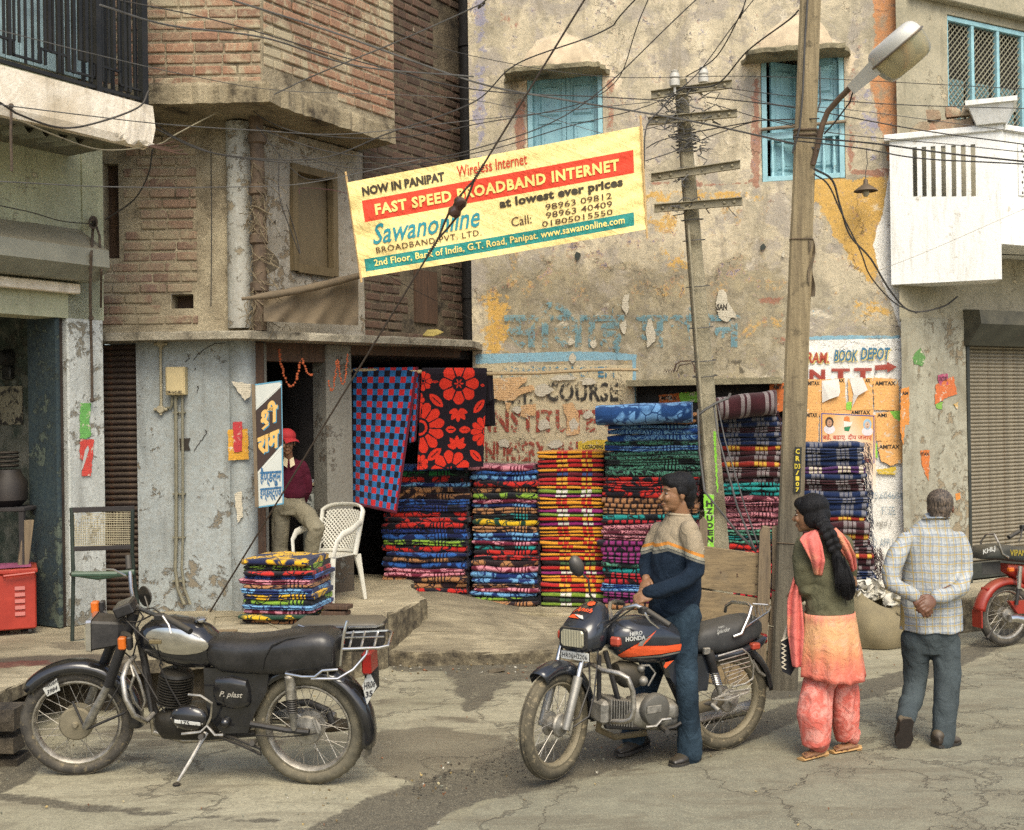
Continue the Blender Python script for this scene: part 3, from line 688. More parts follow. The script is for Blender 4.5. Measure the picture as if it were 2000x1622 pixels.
c=b.mix(b.m('MULTIPLY',sc_,.8),c,sr('7d7360'));c=b.mix(b.rm(n4,.56,.66,0,.35),c,sr('5c5445'));c=b.mix(b.rm(n4,.42,.32,0,.3),c,sr('ddd2ba'));c=b.mix(b.rm(b.noise(30,7,.8,gp,.4),.55,.60,0,.45),c,sr('7f7562'))
crk=b.voro(.8,b.vm('ADD',gp,b.vm('SCALE',b.vm('SUBTRACT',b.noise(2,6,.65,gp,col=True),(.5,)*3),1.1)),'DISTANCE_TO_EDGE')
ckm=b.m('MULTIPLY',b.rm(crk,.002,.007,1,0),b.rm(n2,.45,.6));c=b.mix(b.m('MULTIPLY',ckm,.7),c,sr('3f382d'))
h=b.m('ADD',b.m('ADD',n2,b.m('MULTIPLY',n3,.6)),b.m('ADD',b.m('MULTIPLY',sc_,-.5),b.m('MULTIPLY',ckm,-.6)))
PLASTER=b.out(c,.92,0,b.bump(h,.75,.016))
A=FP.a;B_=FP.b
w1=(A(1030,250),A(1178,250),B_(1100,402),B_(1100,138));w2=(A(1487,230),A(1650,230),B_(1565,352),B_(1565,100));nich=(A(1240,800),A(1532,800),B_(1390,1000),B_(1390,752))
ZA=[[(rect(1180,368,1500,402),10,.52),([(1560,350),(1742,342),(1738,480),(1700,560),(1640,480),(1600,400),(1560,400)],12,.85),(rect(925,560,1010,720),30,.55),(rect(1100,480,1270,560),40,.36),(rect(1270,470,1360,540),20,.5),(rect(1030,690,1250,720),20,.45),(rect(1400,580,1560,720),40,.36),(rect(1640,560,1760,640),30,.5),(rect(930,350,1700,640),70,.35),(rect(1190,405,1340,470),30,.5)],[(rect(925,490,1560,705),50,.60),(rect(925,640,1560,1200),40,.5),(rect(1240,600,1560,760),50,.56),(rect(1130,540,1340,640),40,.6),(rect(1400,400,1560,720),50,.42)],[(rect(922,-60,956,430),16,.6),(rect(930,-60,1740,120),60,.24),(rect(1180,150,1500,360),60,.24),(rect(1660,150,1740,340),30,.45),(rect(1000,400,1560,600),60,.32),(rect(940,330,1000,420),30,.4)]]
ZB=[[(rect(1004,190,1028,410),8,.75),(rect(1180,150,1204,300),8,.6),(rect(1466,150,1486,372),8,.75),(rect(1654,130,1672,345),8,.6),(rect(1190,60,1400,110),40,.32),(rect(1260,352,1486,366),5,.6),(rect(1660,330,1740,346),4,.8),(rect(1480,580,1530,596),6,.7),(rect(960,20,1020,60),14,.5),(rect(1490,640,1560,680),20,.5)],[(rect(1572,664,1764,1250),4,1),([(1738,330),(1780,300),(1780,700),(1758,640),(1722,545),(1704,480),(1722,420)],10,.95)],[([(926,693),(1100,688),(1242,690),(1242,706),(1100,704),(926,714)],3,.95),(rect(1234,690,1244,760),3,.8),(rect(1756,668,1768,1180),3,.8),(rect(1570,655,1764,668),4,.75),(rect(1528,575,1640,640),14,.44),(rect(1568,1150,1764,1180),6,.7)]]
ZC=[[([(1704,-60),(1800,-60),(1800,330),(1742,345),(1722,260),(1700,170),(1706,60)],14,.95)],[([(1020,135),(1040,80),(1100,55),(1160,80),(1195,135),(1240,160),(1200,180),(1000,190)],14,.75),([(1500,100),(1540,40),(1600,40),(1680,110),(1660,180),(1640,120)],16,.7),(rect(1440,90,1500,160),16,.6),(rect(1120,560,1280,700),30,.3)],[(rect(926,712,1238,905),5,.85)]]
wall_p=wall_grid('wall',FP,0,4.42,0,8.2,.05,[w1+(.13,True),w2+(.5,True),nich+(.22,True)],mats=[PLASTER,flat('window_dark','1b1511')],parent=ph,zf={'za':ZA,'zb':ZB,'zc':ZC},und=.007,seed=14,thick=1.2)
BLUEP=pm('sky_blue_gloss_paint','8fb9c0',.5,0,var=.16,sc=6,bump=.3,spots=('8c8a7c',.14));BLUEP2=pm('sky_blue_gloss_paint_leaf','86b1b9',.5,0,var=.14,sc=5,bump=.3,spots=('3e6f80',.12))
OLDC=mortar_mat('mossy_hood_cement','7c745c','9b9173','4a4635')
def leaf(fr,a0,a1,b0,b1,c,par,mt,rows=2):
 """a panelled door leaf: stiles, rails and raised panels"""
 lf=MB();s=.045;t=.03;lf.box((a0,b0,c),(a1,b1,c+t*.5),fr);lf.box((a0,b0,c+.0155),(a0+s,b1,c+t),fr,ch=.004);lf.box((a1-s,b0,c+.0155),(a1,b1,c+t),fr,ch=.004)
 n=rows+1;H=b1-b0
 for k in range(n):
  y=b0+(H-s*1.3)*k/rows;lf.box((a0+s+.001,y,c+.0155),(a1-s-.001,y+s*1.3,c+t-.001),fr,ch=.004)
 o=lf.build('door_leaf',mt,par)
 for k in range(rows):
  y0=b0+(H-s*1.3)*k/rows+s*1.3+.02;y1=b0+(H-s*1.3)*(k+1)/rows-.02;x0,x1=a0+s+.02,a1-s-.02
  mb=MB();i=.022
  f4=[fr.pt(x0,y0,c+.016),fr.pt(x1,y0,c+.016),fr.pt(x1,y1,c+.016),fr.pt(x0,y1,c+.016)];g4=[fr.pt(x0+i,y0+i,c+.034),fr.pt(x1-i,y0+i,c+.034),fr.pt(x1-i,y1-i,c+.034),fr.pt(x0+i,y1-i,c+.034)]
  mb.add(f4+g4,[(0,1,5,4),(1,2,6,5),(2,3,7,6),(3,0,4,7),(4,5,6,7)],0,False)
  j=.05;mb.box((x0+j,y0+j,c+.0345),(x1-j,y1-j,c+.040),fr,ch=.003);mb.build('panel',mt,o)
 return o
def window(wr,n):
 a0,a1,b0,b1=wr;f=.055
 wf=MB()
 for lo,hi in(((a0+.003,b0,-.12),(a0+f,b1,-.005)),((a1-f,b0,-.12),(a1-.003,b1,-.005)),((a0+f,b1-f,-.12),(a1-f,b1-.003,-.006)),((a0+f,b0+.003,-.12),(a1-f,b0+f,-.006))):wf.box(lo,hi,FP,ch=.004)
 o=wf.build('window_frame',BLUEP,ph)
 mid=(a0+a1)/2;rail=b0+(b1-b0)*(.33 if n==2 else .34)
 mb=MB();mb.box((a0+f,rail,-.075),(a1-f,rail+.07,-.02),FP,ch=.004);mb.build('rail',BLUEP,ph)
 for k in range(7):
  if n==2 and k in(2,3):continue
  x=a0+f+(a1-a0-2*f)*(k+.5)/7;p=FP.pt(x,b0+f,-.045);H=rail-b0-f
  mb=MB();mb.lathe(p,(0,0,1),[(.018,0),(.018,.03),(.010,.05),(.024,H*.28),(.014,H*.55),(.010,H*.8),(.018,H*.9),(.018,H)],10);mb.build('baluster',BLUEP,ph)
 mb=MB();y=b0+(b1-b0)*(.42 if n==2 else .43);mb.tube([FP.pt(a0-.01,y-.02,.03),FP.pt(a1+.01,y+.01,.03)],.018,10);mb.build('curtain_bar',pm('rust_brown_pipe','7a6a55',.7,var=.3,dust=.3),ph)
 if n==1:
  leaf(FP,a0+f,mid-.002,b0+f,b1-f,-.115,ph,BLUEP2,3);leaf(FP,mid+.002,a1-f,b0+f,b1-f,-.115,ph,BLUEP2,3)
 else:
  leaf(FP,mid+.015,a1-f,b0+f,b1-f,-.115,ph,BLUEP2,3)
  q0=FP.pt(a0+f+.03,0,-.12);ff=Fr(q0,FP.d*.80-FP.n*.6);ff=Fr(q0,(FP.d*.80-FP.n*.6),None);ff.n=V((ff.d.y,-ff.d.x,0)).normalized()
  leaf(ff,0,.34,b0+f,b1-f,0,ph,BLUEP2,3)
def hood(pl,pr,z,out,n):
 """a thin cracked cement slab over the window with a plaster mound on it"""
 a0,a1=A(pl,120),A(pr,110);f0,f1=FP.pt(a0,0,out),FP.pt(a1,0,out);g1,g0=FP.pt(a1+.06,0,-.0),FP.pt(a0-.08,0,-.0);i0,i1=FP.pt(a0+.12,0,out+.05),FP.pt(a1-.18,0,out+.04)
 o=rough_slab('window_hood',[(g0.x,g0.y),(f0.x,f0.y),(i0.x,i0.y),(i1.x,i1.y),(f1.x,f1.y),(g1.x,g1.y)],z,z+.05,OLDC,.02,.06,.012,None,ph,n+30)
 mb=MB();cx=(a0+a1)/2;hw=(a1-a0)*.40
 def fn(u,v):
  t=pi*u;rr=1-v;prof=sin(v*pi/2)
  return FP.pt(cx-cos(t)*hw*rr,z+.05+sin(t)*.40*rr*(1+.06*sin(9*u+n)),.006+prof*.10*(.3+.7*sin(t)))
 mb.grid(fn,22,8);mb.build('plaster_mound',flat('warm_pale_plaster','c6b497',.92,.2,.6),ph)
z1=B_(1100,135,.33);hood(998,1180,z1,.33,1);z2=B_(1560,100,.33);hood(1462,1648,z2,.33,2)
window(w1,1);window(w2,2)
s0,s1=A(1222,745,.2),A(1528,745,.2);zz=B_(1380,752,.2);e=[FP.pt(s0,0,-.01),FP.pt(s0,0,.2),FP.pt(s1,0,.2),FP.pt(s1,0,-.01)]
rough_slab('shelf_slab',[(p.x,p.y)for p in e],zz,zz+.065,OLDC,.006,.12,.01,None,ph,41)
# -- sign writing straight on the wall
def flaked(name,col,amt,sc=9):
 if name in _mc:return _mc[name]
 b=NB(name);gp=b.N('NewGeometry').outputs['Position']
 n=b.m('ADD',b.m('MULTIPLY',b.noise(sc,7,.72,gp,.3),.6),b.m('MULTIPLY',b.noise(sc*4,5,.7,gp),.4))
 b.out(b.mix(b.noise(12,4,.6,gp),sr(col),tuple(q*.7 for q in sr(col)[:3])+(1,)),.85);b.set(b.b.inputs['Alpha'],b.rm(n,.46+amt,.50+amt,0,.62 if 'faded' in name else .92));_mc[name]=b.mat;return b.mat
def on(fr,off=.012):
 """place by pixels of the photograph on a wall, slightly proud of it"""
 return lambda x,y:fr.at(x,y,off)
def paint_text(name,fr,lst,mt,off=.012,**kw):
 for(s,x0,y0,x1,y1,k)in lst:mb=MB();put_text(mb,s,on(fr,off),x0,y0,x1,y1,0,**k);mb.build(name,mt,ph)
K=dict
paint_text('painted_lettering',FP,[('COURSE',1066,785,1208,747,K(bold=.035,space=1.08)),('N.T.T.',965,790,1040,752,K(bold=.04))],flaked('flaked_black_paint','2c2a26',-.01))
paint_text('painted_lettering',FP,[('INSTITUTE OF',952,845,1236,800,K(bold=.035,space=1.05)),('NURSERY TRAINING',948,902,1200,862,K(bold=.035))],flaked('flaked_red_paint','9c4433',.0))
paint_text('painted_lettering',FP,[('ADMISSION OPEN',976,738,1200,716,K(bold=.03,space=1.05))],flaked('flaked_blue_paint','3f7f9b',.03))
paint_text('painted_lettering',FP,[('सिलाई मशीन',985,690,1450,590,K(bold=.03,space=1.05))],flaked('faded_sky_paint','6fa0ac',.02,8),.013)
paint_text('painted_lettering',FP,[('कढ़ाई सेन्टर',1280,736,1500,680,K(bold=.03))],flaked('faded_dark_paint','5a5344',.08,6),.013)
RED_P=flaked('sign_red_paint','b04a35',-.2);BLU_P=flaked('sign_blue_paint','3a7593',-.2);YEL_P=flaked('sign_yellow_shadow','dcc77c',-.2)
paint_text('painted_lettering',FP,[('RAM.',1577,712,1621,690,K(bold=.03,shear=.15)),('BOOK',1631,708,1677,685,K(bold=.025,shear=.2)),('DEPOT',1683,705,1741,681,K(bold=.025,shear=.2))],YEL_P,.0125)
paint_text('painted_lettering',FP,[('RAM.',1575,710,1619,688,K(bold=.03,shear=.15))],RED_P,.0145)
paint_text('painted_lettering',FP,[('BOOK',1629,706,1675,683,K(bold=.025,shear=.2)),('DEPOT',1681,703,1739,679,K(bold=.025,shear=.2))],BLU_P,.0145)
mb=MB();mb.add([on(FP,.0145)(*p)for p in((1709,714),(1732,712),(1732,707),(1752,717),(1733,728),(1733,722),(1709,724))],[(0,1,2,3,4,5,6)],0,False)
mb.build('painted_arrow',flaked('sign_arrow_red','a03c2c',-.15),ph)
paint_text('painted_lettering',FP,[('N',1581,745,1612,722,K(bold=.05)),('T',1624,745,1660,720,K(bold=.05)),('T',1668,745,1703,719,K(bold=.05))],flaked('sign_arrow_red','a03c2c',-.15),.0135)
paint_text('painted_lettering',FP,[('75,604604',1701,977,1763,962,K()),('FREE',1722,1006,1749,990,K(shear=-.2)),('D. APPLI',1706,1070,1744,1052,K(bold=.01,space=1.05))],flaked('faded_blue_sign','3e6f8a',-.07),.0145)
paint_text('painted_lettering',FP,[('egd.)',1712,1033,1741,1014,K(shear=.2)),('GURL',1702,1095,1735,1082,K(shear=.2))],flaked('faded_black_sign','3d3a35',-.06),.0145)
# -- white balcony house
wh=thing('balcony_house','house with overexposed white balcony above a grey roller shutter','house',(4.8,12,0))
GREY_P=peel_mat('green_grey_plaster','9c957f','b5a88b','5d5644',.0,None,'847f6a')
POST_P=peel_mat('poster_scraped_plaster','a09d8b','8d7f66','544c3c',.02,(.35,1.6,.10),'7f7a68')
ra=FR.a
sh0,sh1=ra(1889,900),3.6
z_t=FR.b(1890,605);z_s=FR.b(1895,672)
win_=(ra(1851,150),2.6,FR.b(1930,262),FR.b(1851,28))
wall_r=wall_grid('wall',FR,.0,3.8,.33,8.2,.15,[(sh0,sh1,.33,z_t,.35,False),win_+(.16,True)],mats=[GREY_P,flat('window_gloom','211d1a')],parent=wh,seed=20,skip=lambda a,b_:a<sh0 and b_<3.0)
mb=wall_grid('wall',FR,.0,sh0-.001,.33,3.0,.12,(),mats=[POST_P],parent=wh,seed=21,c0=.012);
mb=MB();mb.box((-.02,.0,-.5),(3.8,.33,-.1),FR);mb.box((sh0-.005,.33,-.3),(sh0+.035,z_t-.16,.02),FR);mb.build('door_frame',pm('dark_green_frame','252b27',.6,var=.3,bump=.3,dust=.25),wh)
mb=MB();y=z_s;mb.prism([FR.pt(sh0-.03,y-.02,.0),FR.pt(sh0-.03,y-.02,.06),FR.pt(sh0-.03,z_t-.16,.22),FR.pt(sh0-.03,z_t-.02,.20),FR.pt(sh0-.03,z_t,.0)],FR.d*3.0);mb.build('shutter_box',pm('dusty_dark_steel','4a4a3f',.6,.2,var=.25,bump=.3,dust=.5),wh)
SHUT=pm('grey_shutter_steel','8d8471',.5,.35,var=.2,sc=7,bump=.25,dust=.3,spots=('6a5a44',.09))
zb=.52;pitch=.0385;n_=int((z_s-zb)/pitch);m_=MB();pr=[(0,0),(.010,.10),(.019,.35),(.019,.6),(.010,.85),(0,.93),(0,1)]
vs=[FR.pt(x,hh*pitch,c_)-FR.pt(0,0,0)for x in(0,2.3)for(c_,hh)in pr];m_.add(vs,[(i,i+7,i+8,i+1)for i in range(6)],0,True);sm=m_.mesh('shutter_slat',SHUT,V((0,0,0)),0)
for k in range(n_+1):
 o=bpy.data.objects.new('shutter_slat',sm);COL.objects.link(o);o.parent=wh;o.location=FR.pt(sh0+.03,zb+k*pitch,-.12)-ORG[wh]
mb=MB();mb.box((sh0+.03,.34,-.14),(3.2,zb-.005,-.09),FR,ch=.01);mb.build('bottom_rail',pm('dark_green_frame','252b27'),wh)
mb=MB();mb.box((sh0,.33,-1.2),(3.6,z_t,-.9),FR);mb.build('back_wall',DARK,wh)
wa0,wa1,wb0,wb1=win_;pn=[wa0+.04+i*(.385)for i in range(6)]
for i in range(5):
 mb=MB();x0,x1=pn[i],pn[i+1]-.045;y0,y1=wb0+.02,wb1-.06;W_=x1-x0;H=y1-y0;s=.052
 k=-H
 while k<W_:
  for sg,cc in((1,-.05),(-1,-.058)):
   t0=max(0,-k);t1=min(H,W_-k)
   if t1-t0>.02:
    xa,xb=(x0+k+t0,x0+k+t1)if sg>0 else(x1-k-t0,x1-k-t1);ya,yb=y0+t0,y0+t1
    mb.tube([FR.pt(xa,ya,cc),FR.pt(xb,yb,cc)],.007,4,smooth=False)
  k+=s*1.25
 mb.build('lattice',pm('olive_lattice_wood','7d7a66',.7,var=.2),wh,kind='stuff')
 mb=MB();mb.box((x1+.002,y0-.02,-.075),(x1+.043,y1+.03,-.02),FR,ch=.004);mb.build('mullion',BLUEP,wh)
 mb=MB();mb.box((x0,y0-.02,-.13),(x1,y1*.5+y0*.5,-.125),FR);mb.build('shutter_leaf',BLUEP2,wh)
mb=MB();mb.box((wa0+.002,wb1-.055,-.08),(wa1,wb1-.005,-.015),FR,ch=.004);mb.box((wa0+.003,wb0-.0,-.08),(wa0+.035,wb1-.056,-.015),FR,ch=.004);mb.build('window_frame',BLUEP,wh)
mb=MB();mb.box((ra(1770,10),FR.b(1900,25)+.02,.0),(3.8,8.0,.10),FR,ch=.01);mb.build('beam',GREY_P,wh)
b=NB('bright_whitewash');gp=b.N('NewGeometry').outputs['Position'];n=b.noise(3,6,.7,b.vm('MULTIPLY',gp,(6,6,.7)),.3);c=b.mix(b.rm(n,.5,.72,0,.55),(.72,.72,.68,1),sr('a79f8b'));c=b.mix(b.rm(b.noise(9,7,.75,gp),.60,.66,0,.7),c,sr('a39a85'));b.out(c,.8,0,b.bump(b.noise(20,6,.7,gp),.5,.01));WHITE=b.mat
L0=P(1737,277,11.47);C0=P(1953,255,11.10);dB=V((C0.x-L0.x,C0.y-L0.y,0));lenB=dB.length;FK=Fr((L0.x,L0.y,0),dB.normalized(),None);FK.n=V((FK.d.y,-FK.d.x,0));FK2=Fr((C0.x,C0.y,0),FR.d,FR.n)
zt=(L0.z+C0.z)/2;zb0=FK.b(1850,551)
sl=[]
for i,px_ in enumerate((1787,1805,1823,1843,1863,1882,1901)):
 a_=FK.a(px_,340);sl.append((a_-.021,a_+.021,FK.b(px_,384),FK.b(px_,288-i*1.0),.1,False))
kb=wall_grid('balcony_wall',FK,0,lenB,zb0,zt,.2,sl,depth=.1,mats=[WHITE],parent=wh,und=.003,seed=3)
mb=MB();e=FK.pt(lenB,0);zb2=FK2.b(1975,478)
mb.box((0.0,zb2,-.1),(2.6,zt,.0),FK2);o_=mb.build('balcony_wall',WHITE,wh)
mb=MB();mb.prism([FK.pt(0,zb0+.001,-.1),FK.pt(lenB-.02,zb0+.001,-.1),FK.pt(lenB-.02,zb0+.001,-.001),FK.pt(0,zb0+.001,-.001)],V((0,0,zb2-zb0)));
q3=[FK.pt(0,zb0,-.01),FK.pt(lenB,zb0,-.01),FK.pt(lenB-.06,zb0,-.35),FK.pt(0.0,zb0,-.4)];mb.prism([V((p.x,p.y,zb0))for p in q3],V((0,0,.06)));
mb.prism([V((p.x,p.y,zb2))for p in(FK.pt(0,0,-.11),FK2.pt(-.03,0,-.11),FK2.pt(2.6,0,-.11),FR.pt(3,0,.02),FR.pt(0,0,.02))],V((0,0,.1)))
mb.build('balcony_floor',WHITE,wh)
mb=MB()
mb.box((-.05,zt,-.13),(lenB+.03,zt+.06,.035),FK,ch=.006);mb.box((.035,zt+.002,-.13),(2.6,zt+.058,.035),FK2,ch=.006);mb.build('coping',WHITE,wh)
jl=MB();j0=FK2.a(1988,350);zj0,zj1=FK2.b(1990,383),FK2.b(1990,280)
jl.box((j0,zj0,.002),(j0+.8,zj1,.012),FK2,ch=.004)
o_=jl.build('jali_panel',WHITE,wh)
hl=MB()
for r_ in range(int((zj1-zj0)/.05)):
 for c_ in range(14):hl.lathe(FK2.pt(j0+.05+c_*.052+(.026 if r_%2 else 0),zj0+.03+r_*.05,.013),FK2.n,[(.015,0),(.0,.001)],6)
hl.build('jali_hole',flat('jali_shade','55504a'),o_)
pl_=MB();c=P(1935,250,11.2);zc=zt+.06
def ring(s,z,w_):return[FK.pt(s[0]-w_,z,-.05-w_),FK.pt(s[0]+w_,z,-.05-w_),FK.pt(s[0]+w_,z,-.05+w_),FK.pt(s[0]-w_,z,-.05+w_)]
a_=FK.a(1936,240);R0=ring((a_,),zc,.13);R1=ring((a_,),zc+.17,.20);R2=ring((a_,),zc+.17,.225);R3=ring((a_,),zc+.215,.225);R4=ring((a_,),zc+.215,.17);R5=ring((a_,),zc+.12,.15)
fs=[]
for k in range(5):fs+=[(k*4+i,k*4+(i+1)%4,k*4+4+(i+1)%4,k*4+4+i)for i in range(4)]
pl_.add(R0+R1+R2+R3+R4+R5,fs+[(20,21,22,23),(3,2,1,0)],0,False);pl_.single('planter',WHITE,'white square cement planter on the corner of the balcony wall','planter')
rs=random.Random(4);RUB=brick_mat('rubble_brick',['8f6a52','a07d62','9c8a70','86735c'],'a3977c',.1)
for i,(px_,w_,dy)in enumerate(((1785,.07,0),(1803,.10,0),(1822,.10,0),(1842,.12,0),(1866,.13,0),(1888,.09,0),(1824,.085,.11),(1862,.085,.12),(1887,.07,.12))):
 a_=FK.a(px_,260);pts=[FK.pt(a_+rs.uniform(-1,1)*w_*.9,zt+.062+dy+rs.uniform(0,.11),-.06+rs.uniform(-.05,.05))for _ in range(14)]+[FK.pt(a_+sx*w_*.7,zt+.061+dy,-.06+sy*.045)for sx in(-1,1)for sy in(-1,1)]
 MB().hull(pts).single('brick_rubble',RUB,['small brown lump at the far end of the rubble row on the balcony wall','flat grey brick piece, second lump from the slots end of the rubble row','broken brick chunk, third lump along the rubble row on the balcony','large reddish brick chunk mid rubble row on the white balcony','wide pale brick chunk beside the rounded lump near the planter','rounded brown lump leaning against the white planter','small brick piece lying on top of the third lump of rubble','reddish brick piece lying on top of the wide pale chunk','brown stone on top of the lump next to the planter'][i],'rubble','brick rubble on the balcony wall')
 # -- shop on the left side
ls=thing('corner_shop','open-fronted shop under a white balcony with black railing','shop',(-3.7,9.6,.4))
MINT=peel_mat('mint_green_limewash','a5a88a','b5b098','6f6c56',-.02,None,'95967b')
WPIL=peel_mat('white_limewash_pillar','b9bcb6','7d7768','4a463d',.015,(.4,1.1,.08),'a5a8a2')
TEAL=peel_mat('dark_teal_scraped_paint','1f2d33','4a5348','12171a',.03,(.4,2.0,.06),'24343a')
CREAM=peel_mat('cream_balcony_paint','e2d8c6','c0b298','7a6f5a',-.05,None,'c4b69e')
la=lambda px,py=900,c=0:FL.a(px,py,c)
zA=FL.b(211,500,.30)
mb=MB();mb.box((la(135),.40,-.3),(la(206),3.6,.0),FL,ch=.012);mb.build('pillar',WPIL,ls)
ap=la(116)
dp=next(k*.01 for k in range(5,200)if proj(FL.pt(ap,1,-.02-k*.01))[0]<58)
mb=MB();mb.box((ap,.40,-.02-dp),(la(125),3.05,-.02),FL,ch=.015);mb.build('pillar',TEAL,ls)
mb=MB();mb.box((la(126),.40,-.2),(la(134),3.05,-.06),FL);mb.build('guide_rail',pm('rusty_guide_steel','3a2f2a',.6,.3,var=.3,dust=.3),ls)
zf0,zf1=2.95,FL.b(100,262)
mb=MB();mb.box((-3.5,zf0,-.3),(la(199,350),4.9,-.0),FL);mb.box((la(0,350)-.6,3.3,.002),(la(47,350),4.4,.015),FL);mb.box((la(158,350),3.3,.002),(la(199,350)-.003,4.4,.015),FL);mb.build('fascia_wall',MINT,ls)
HOODM=pm('dull_galvanised_sheet','8f8f80',.5,.35,var=.2,sc=3,bump=.2,dust=.6)
x0=-3.5;x1=la(211,500,.35)
pf=[(.0,FL.b(180,485,.0)+.14),(.30,FL.b(211,490,.3)+.02),(.36,FL.b(211,490,.36)),(.37,FL.b(211,523,.37)),(.22,FL.b(190,550,.22)),(.0,FL.b(190,550,.1)-.02)]
mb=MB();n_=len(pf);mb.prism([FL.pt(x0,h_,c_)for c_,h_ in pf],FL.d*(x1-x0));mb.build('shutter_hood',HOODM,ls,sharp=20)
mb=MB();mb.box((x0,pf[4][1]-.10,.02),(la(150,550,.05),pf[4][1]-.02,.10),FL,ch=.006);mb.build('lintel',CREAM,ls)
mb=MB();mb.box((x0,pf[4][1]-.26,-.22),(la(126),pf[4][1]-.11,-.10),FL,ch=.006);mb.build('shutter_bottom_rail',pm('grimy_grey_steel','4f4c44',.6,.3,var=.3,dust=.4),ls)
mb=MB()
def cf(u,v):return FL.pt(la(-10,250,.35)+u*.62,FL.b(30,258,.35)+.035*sin(u*2*pi*4.2)-(.02*v),.30+.3*v)
mb.grid(cf,60,2);mb.build('corrugated_sheet',HOODM,ls,sharp=0)
cB=.95;bl=Fr(FL.O+FL.n*cB,dL,nL);e1=bl.a(303,250)
zb1=bl.b(303,209);zb0_=bl.b(296,292);
mb=MB();N=40;pts_t=[];rs=random.Random(3)
rough=lambda t:(rs.uniform(-.02,.02)if t>e1-.35 else rs.uniform(-.003,.003))
prof=[]
vs=[];xs_=[-3.4+(e1-.45+3.4)*i/8 for i in range(9)]+[e1-.45+.45*i/14 for i in range(1,15)]
for i,t in enumerate(xs_):
 k=max(0,(t-(e1-.30))/.30)
 vs+=[bl.pt(t,zb0_+abs(rough(t))*2+k*.05*rs.random(),-.02+rough(t)),bl.pt(t+rough(t),zb0_+.06+rough(t),.0-k*.03*rs.random()),bl.pt(t,(zb0_+zb1)/2,rough(t)*.3),bl.pt(t-.02*k,zb1,.0),bl.pt(t-.02*k,zb1+.004,-.12),bl.pt(t,zb1-.1,-.12),bl.pt(t,zb0_+.12,-.14),bl.pt(t,zb0_+.02,-.14)]
fs=[(i*8+k,(i+1)*8+k,(i+1)*8+(k+1)%8,i*8+(k+1)%8)for i in range(len(xs_)-1)for k in range(8)]+[[(len(xs_)-1)*8+k for k in range(8)]]
mb.add(vs,fs,0,False);mb.build('balcony_fascia',CREAM,ls)
mb=MB();mb.box((-3.4,zb0_+.06,.0),(e1-.08,zb0_+.16,cB-.14),FL);mb.build('balcony_floor',peel_mat('green_stained_soffit','6b6a55','595443','3a372b',.0),ls)
mb=MB();pe=bl.pt(e1-.06,zb0_+.03,-.04)
for k in range(4):mb.tube([pe,pe+V((.12+.05*k,.06-.02*k,.02-.03*k)),pe+V((.22+.03*k,.02*k,-.03*k+.03))],.006,5)
mb.build('bent_rebar',pm('rust','4a3428',.8),ls)
RAIL=pm('black_railing_paint','17191b',.5,.3,var=.3,bump=.2,dust=.15);cR=cB-.07;rl=Fr(FL.O+FL.n*cR,dL,nL)
zr=zb1+.05;zrt=6.9;ex=rl.a(280,180)
def bar(f,a_,b0,b1,r=.008,nm='railing_bar'):
 m_=MB();m_.box((a_-r,b0,-r),(a_+r,b1,r),f);return m_.build(nm,RAIL,ls)
for px_ in(8,18,28,38,50,64,76,88,96,104,114,122,132,144,156,168,178,200,212,222,232,243,252,262):
 a_=rl.a(px_,100);k=px_%50
 low=zr+(.06 if px_%64<26 else .17 if px_%64<44 else .03)
 bar(rl,a_,low,zrt,.008 if px_%3 else .013)
bar(rl,ex,zb1-.02,zrt,.028,'railing_post');bar(rl,rl.a(190,100),zb1-.02,zrt,.024,'railing_post')
mb=MB();mb.box((-3.3,zr-.012,-.012),(ex,zr+.012,.012),rl);mb.build('bottom_rail',RAIL,ls)
pts=[];a_=-2.6;z_=zr+.17
while a_<ex-.1:
 for(da,dz)in((.24,0),(0,-.10),(.22,0),(0,.10)):pts.append((a_,z_));a_+=da;z_+=dz
mb=MB()
for(p0_,p1_)in zip(pts,pts[1:]):mb.box((min(p0_[0],p1_[0])-.008,min(p0_[1],p1_[1])-.008,-.010),(min(max(p0_[0],p1_[0]),ex)+.008,max(p0_[1],p1_[1])+.008,.010),rl)
mb.build('ornament_strip',RAIL,ls)
rs_=Fr(rl.pt(ex,0,0),-nL,dL)
for k in range(1,9):bar(rs_,k*.09,zr+.02*(k%3),zrt,.012)
mb=MB();mb.box((0,zr-.012,-.012),(.85,zr+.012,.012),rs_);mb.build('bottom_rail',RAIL,ls)
UPW=peel_mat('upper_pale_wall','b9b3a0','a39a84','6b6453',-.02)
mb=MB();mb.box((-3.5,4.91,-.3),(la(150,50),7.8,.0),FL);mb.build('upper_wall',UPW,ls)
for k in range(9):
 m_=MB();m_.box((la(-20,60)+k*.125,4.95,.004),(la(-20,60)+k*.125+.118,7.6,.024),FL,ch=.003);m_.build('door_board',pm('pale_blue_board_paint','90a8ad',.6,var=.2,bump=.3),ls)
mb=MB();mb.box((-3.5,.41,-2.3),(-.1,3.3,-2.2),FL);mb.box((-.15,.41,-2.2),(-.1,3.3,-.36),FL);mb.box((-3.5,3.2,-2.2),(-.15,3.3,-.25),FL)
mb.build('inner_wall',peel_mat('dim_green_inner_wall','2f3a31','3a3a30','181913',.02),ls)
DK=pm('dark_grey_bakelite','2a2a28',.5,var=.3)
e_=P(22,690,9.9)
fi=Fr(FL.O-FL.n*.0,dL,nL)
inn=lambda px_,py_,Y:P(px_,py_,Y)
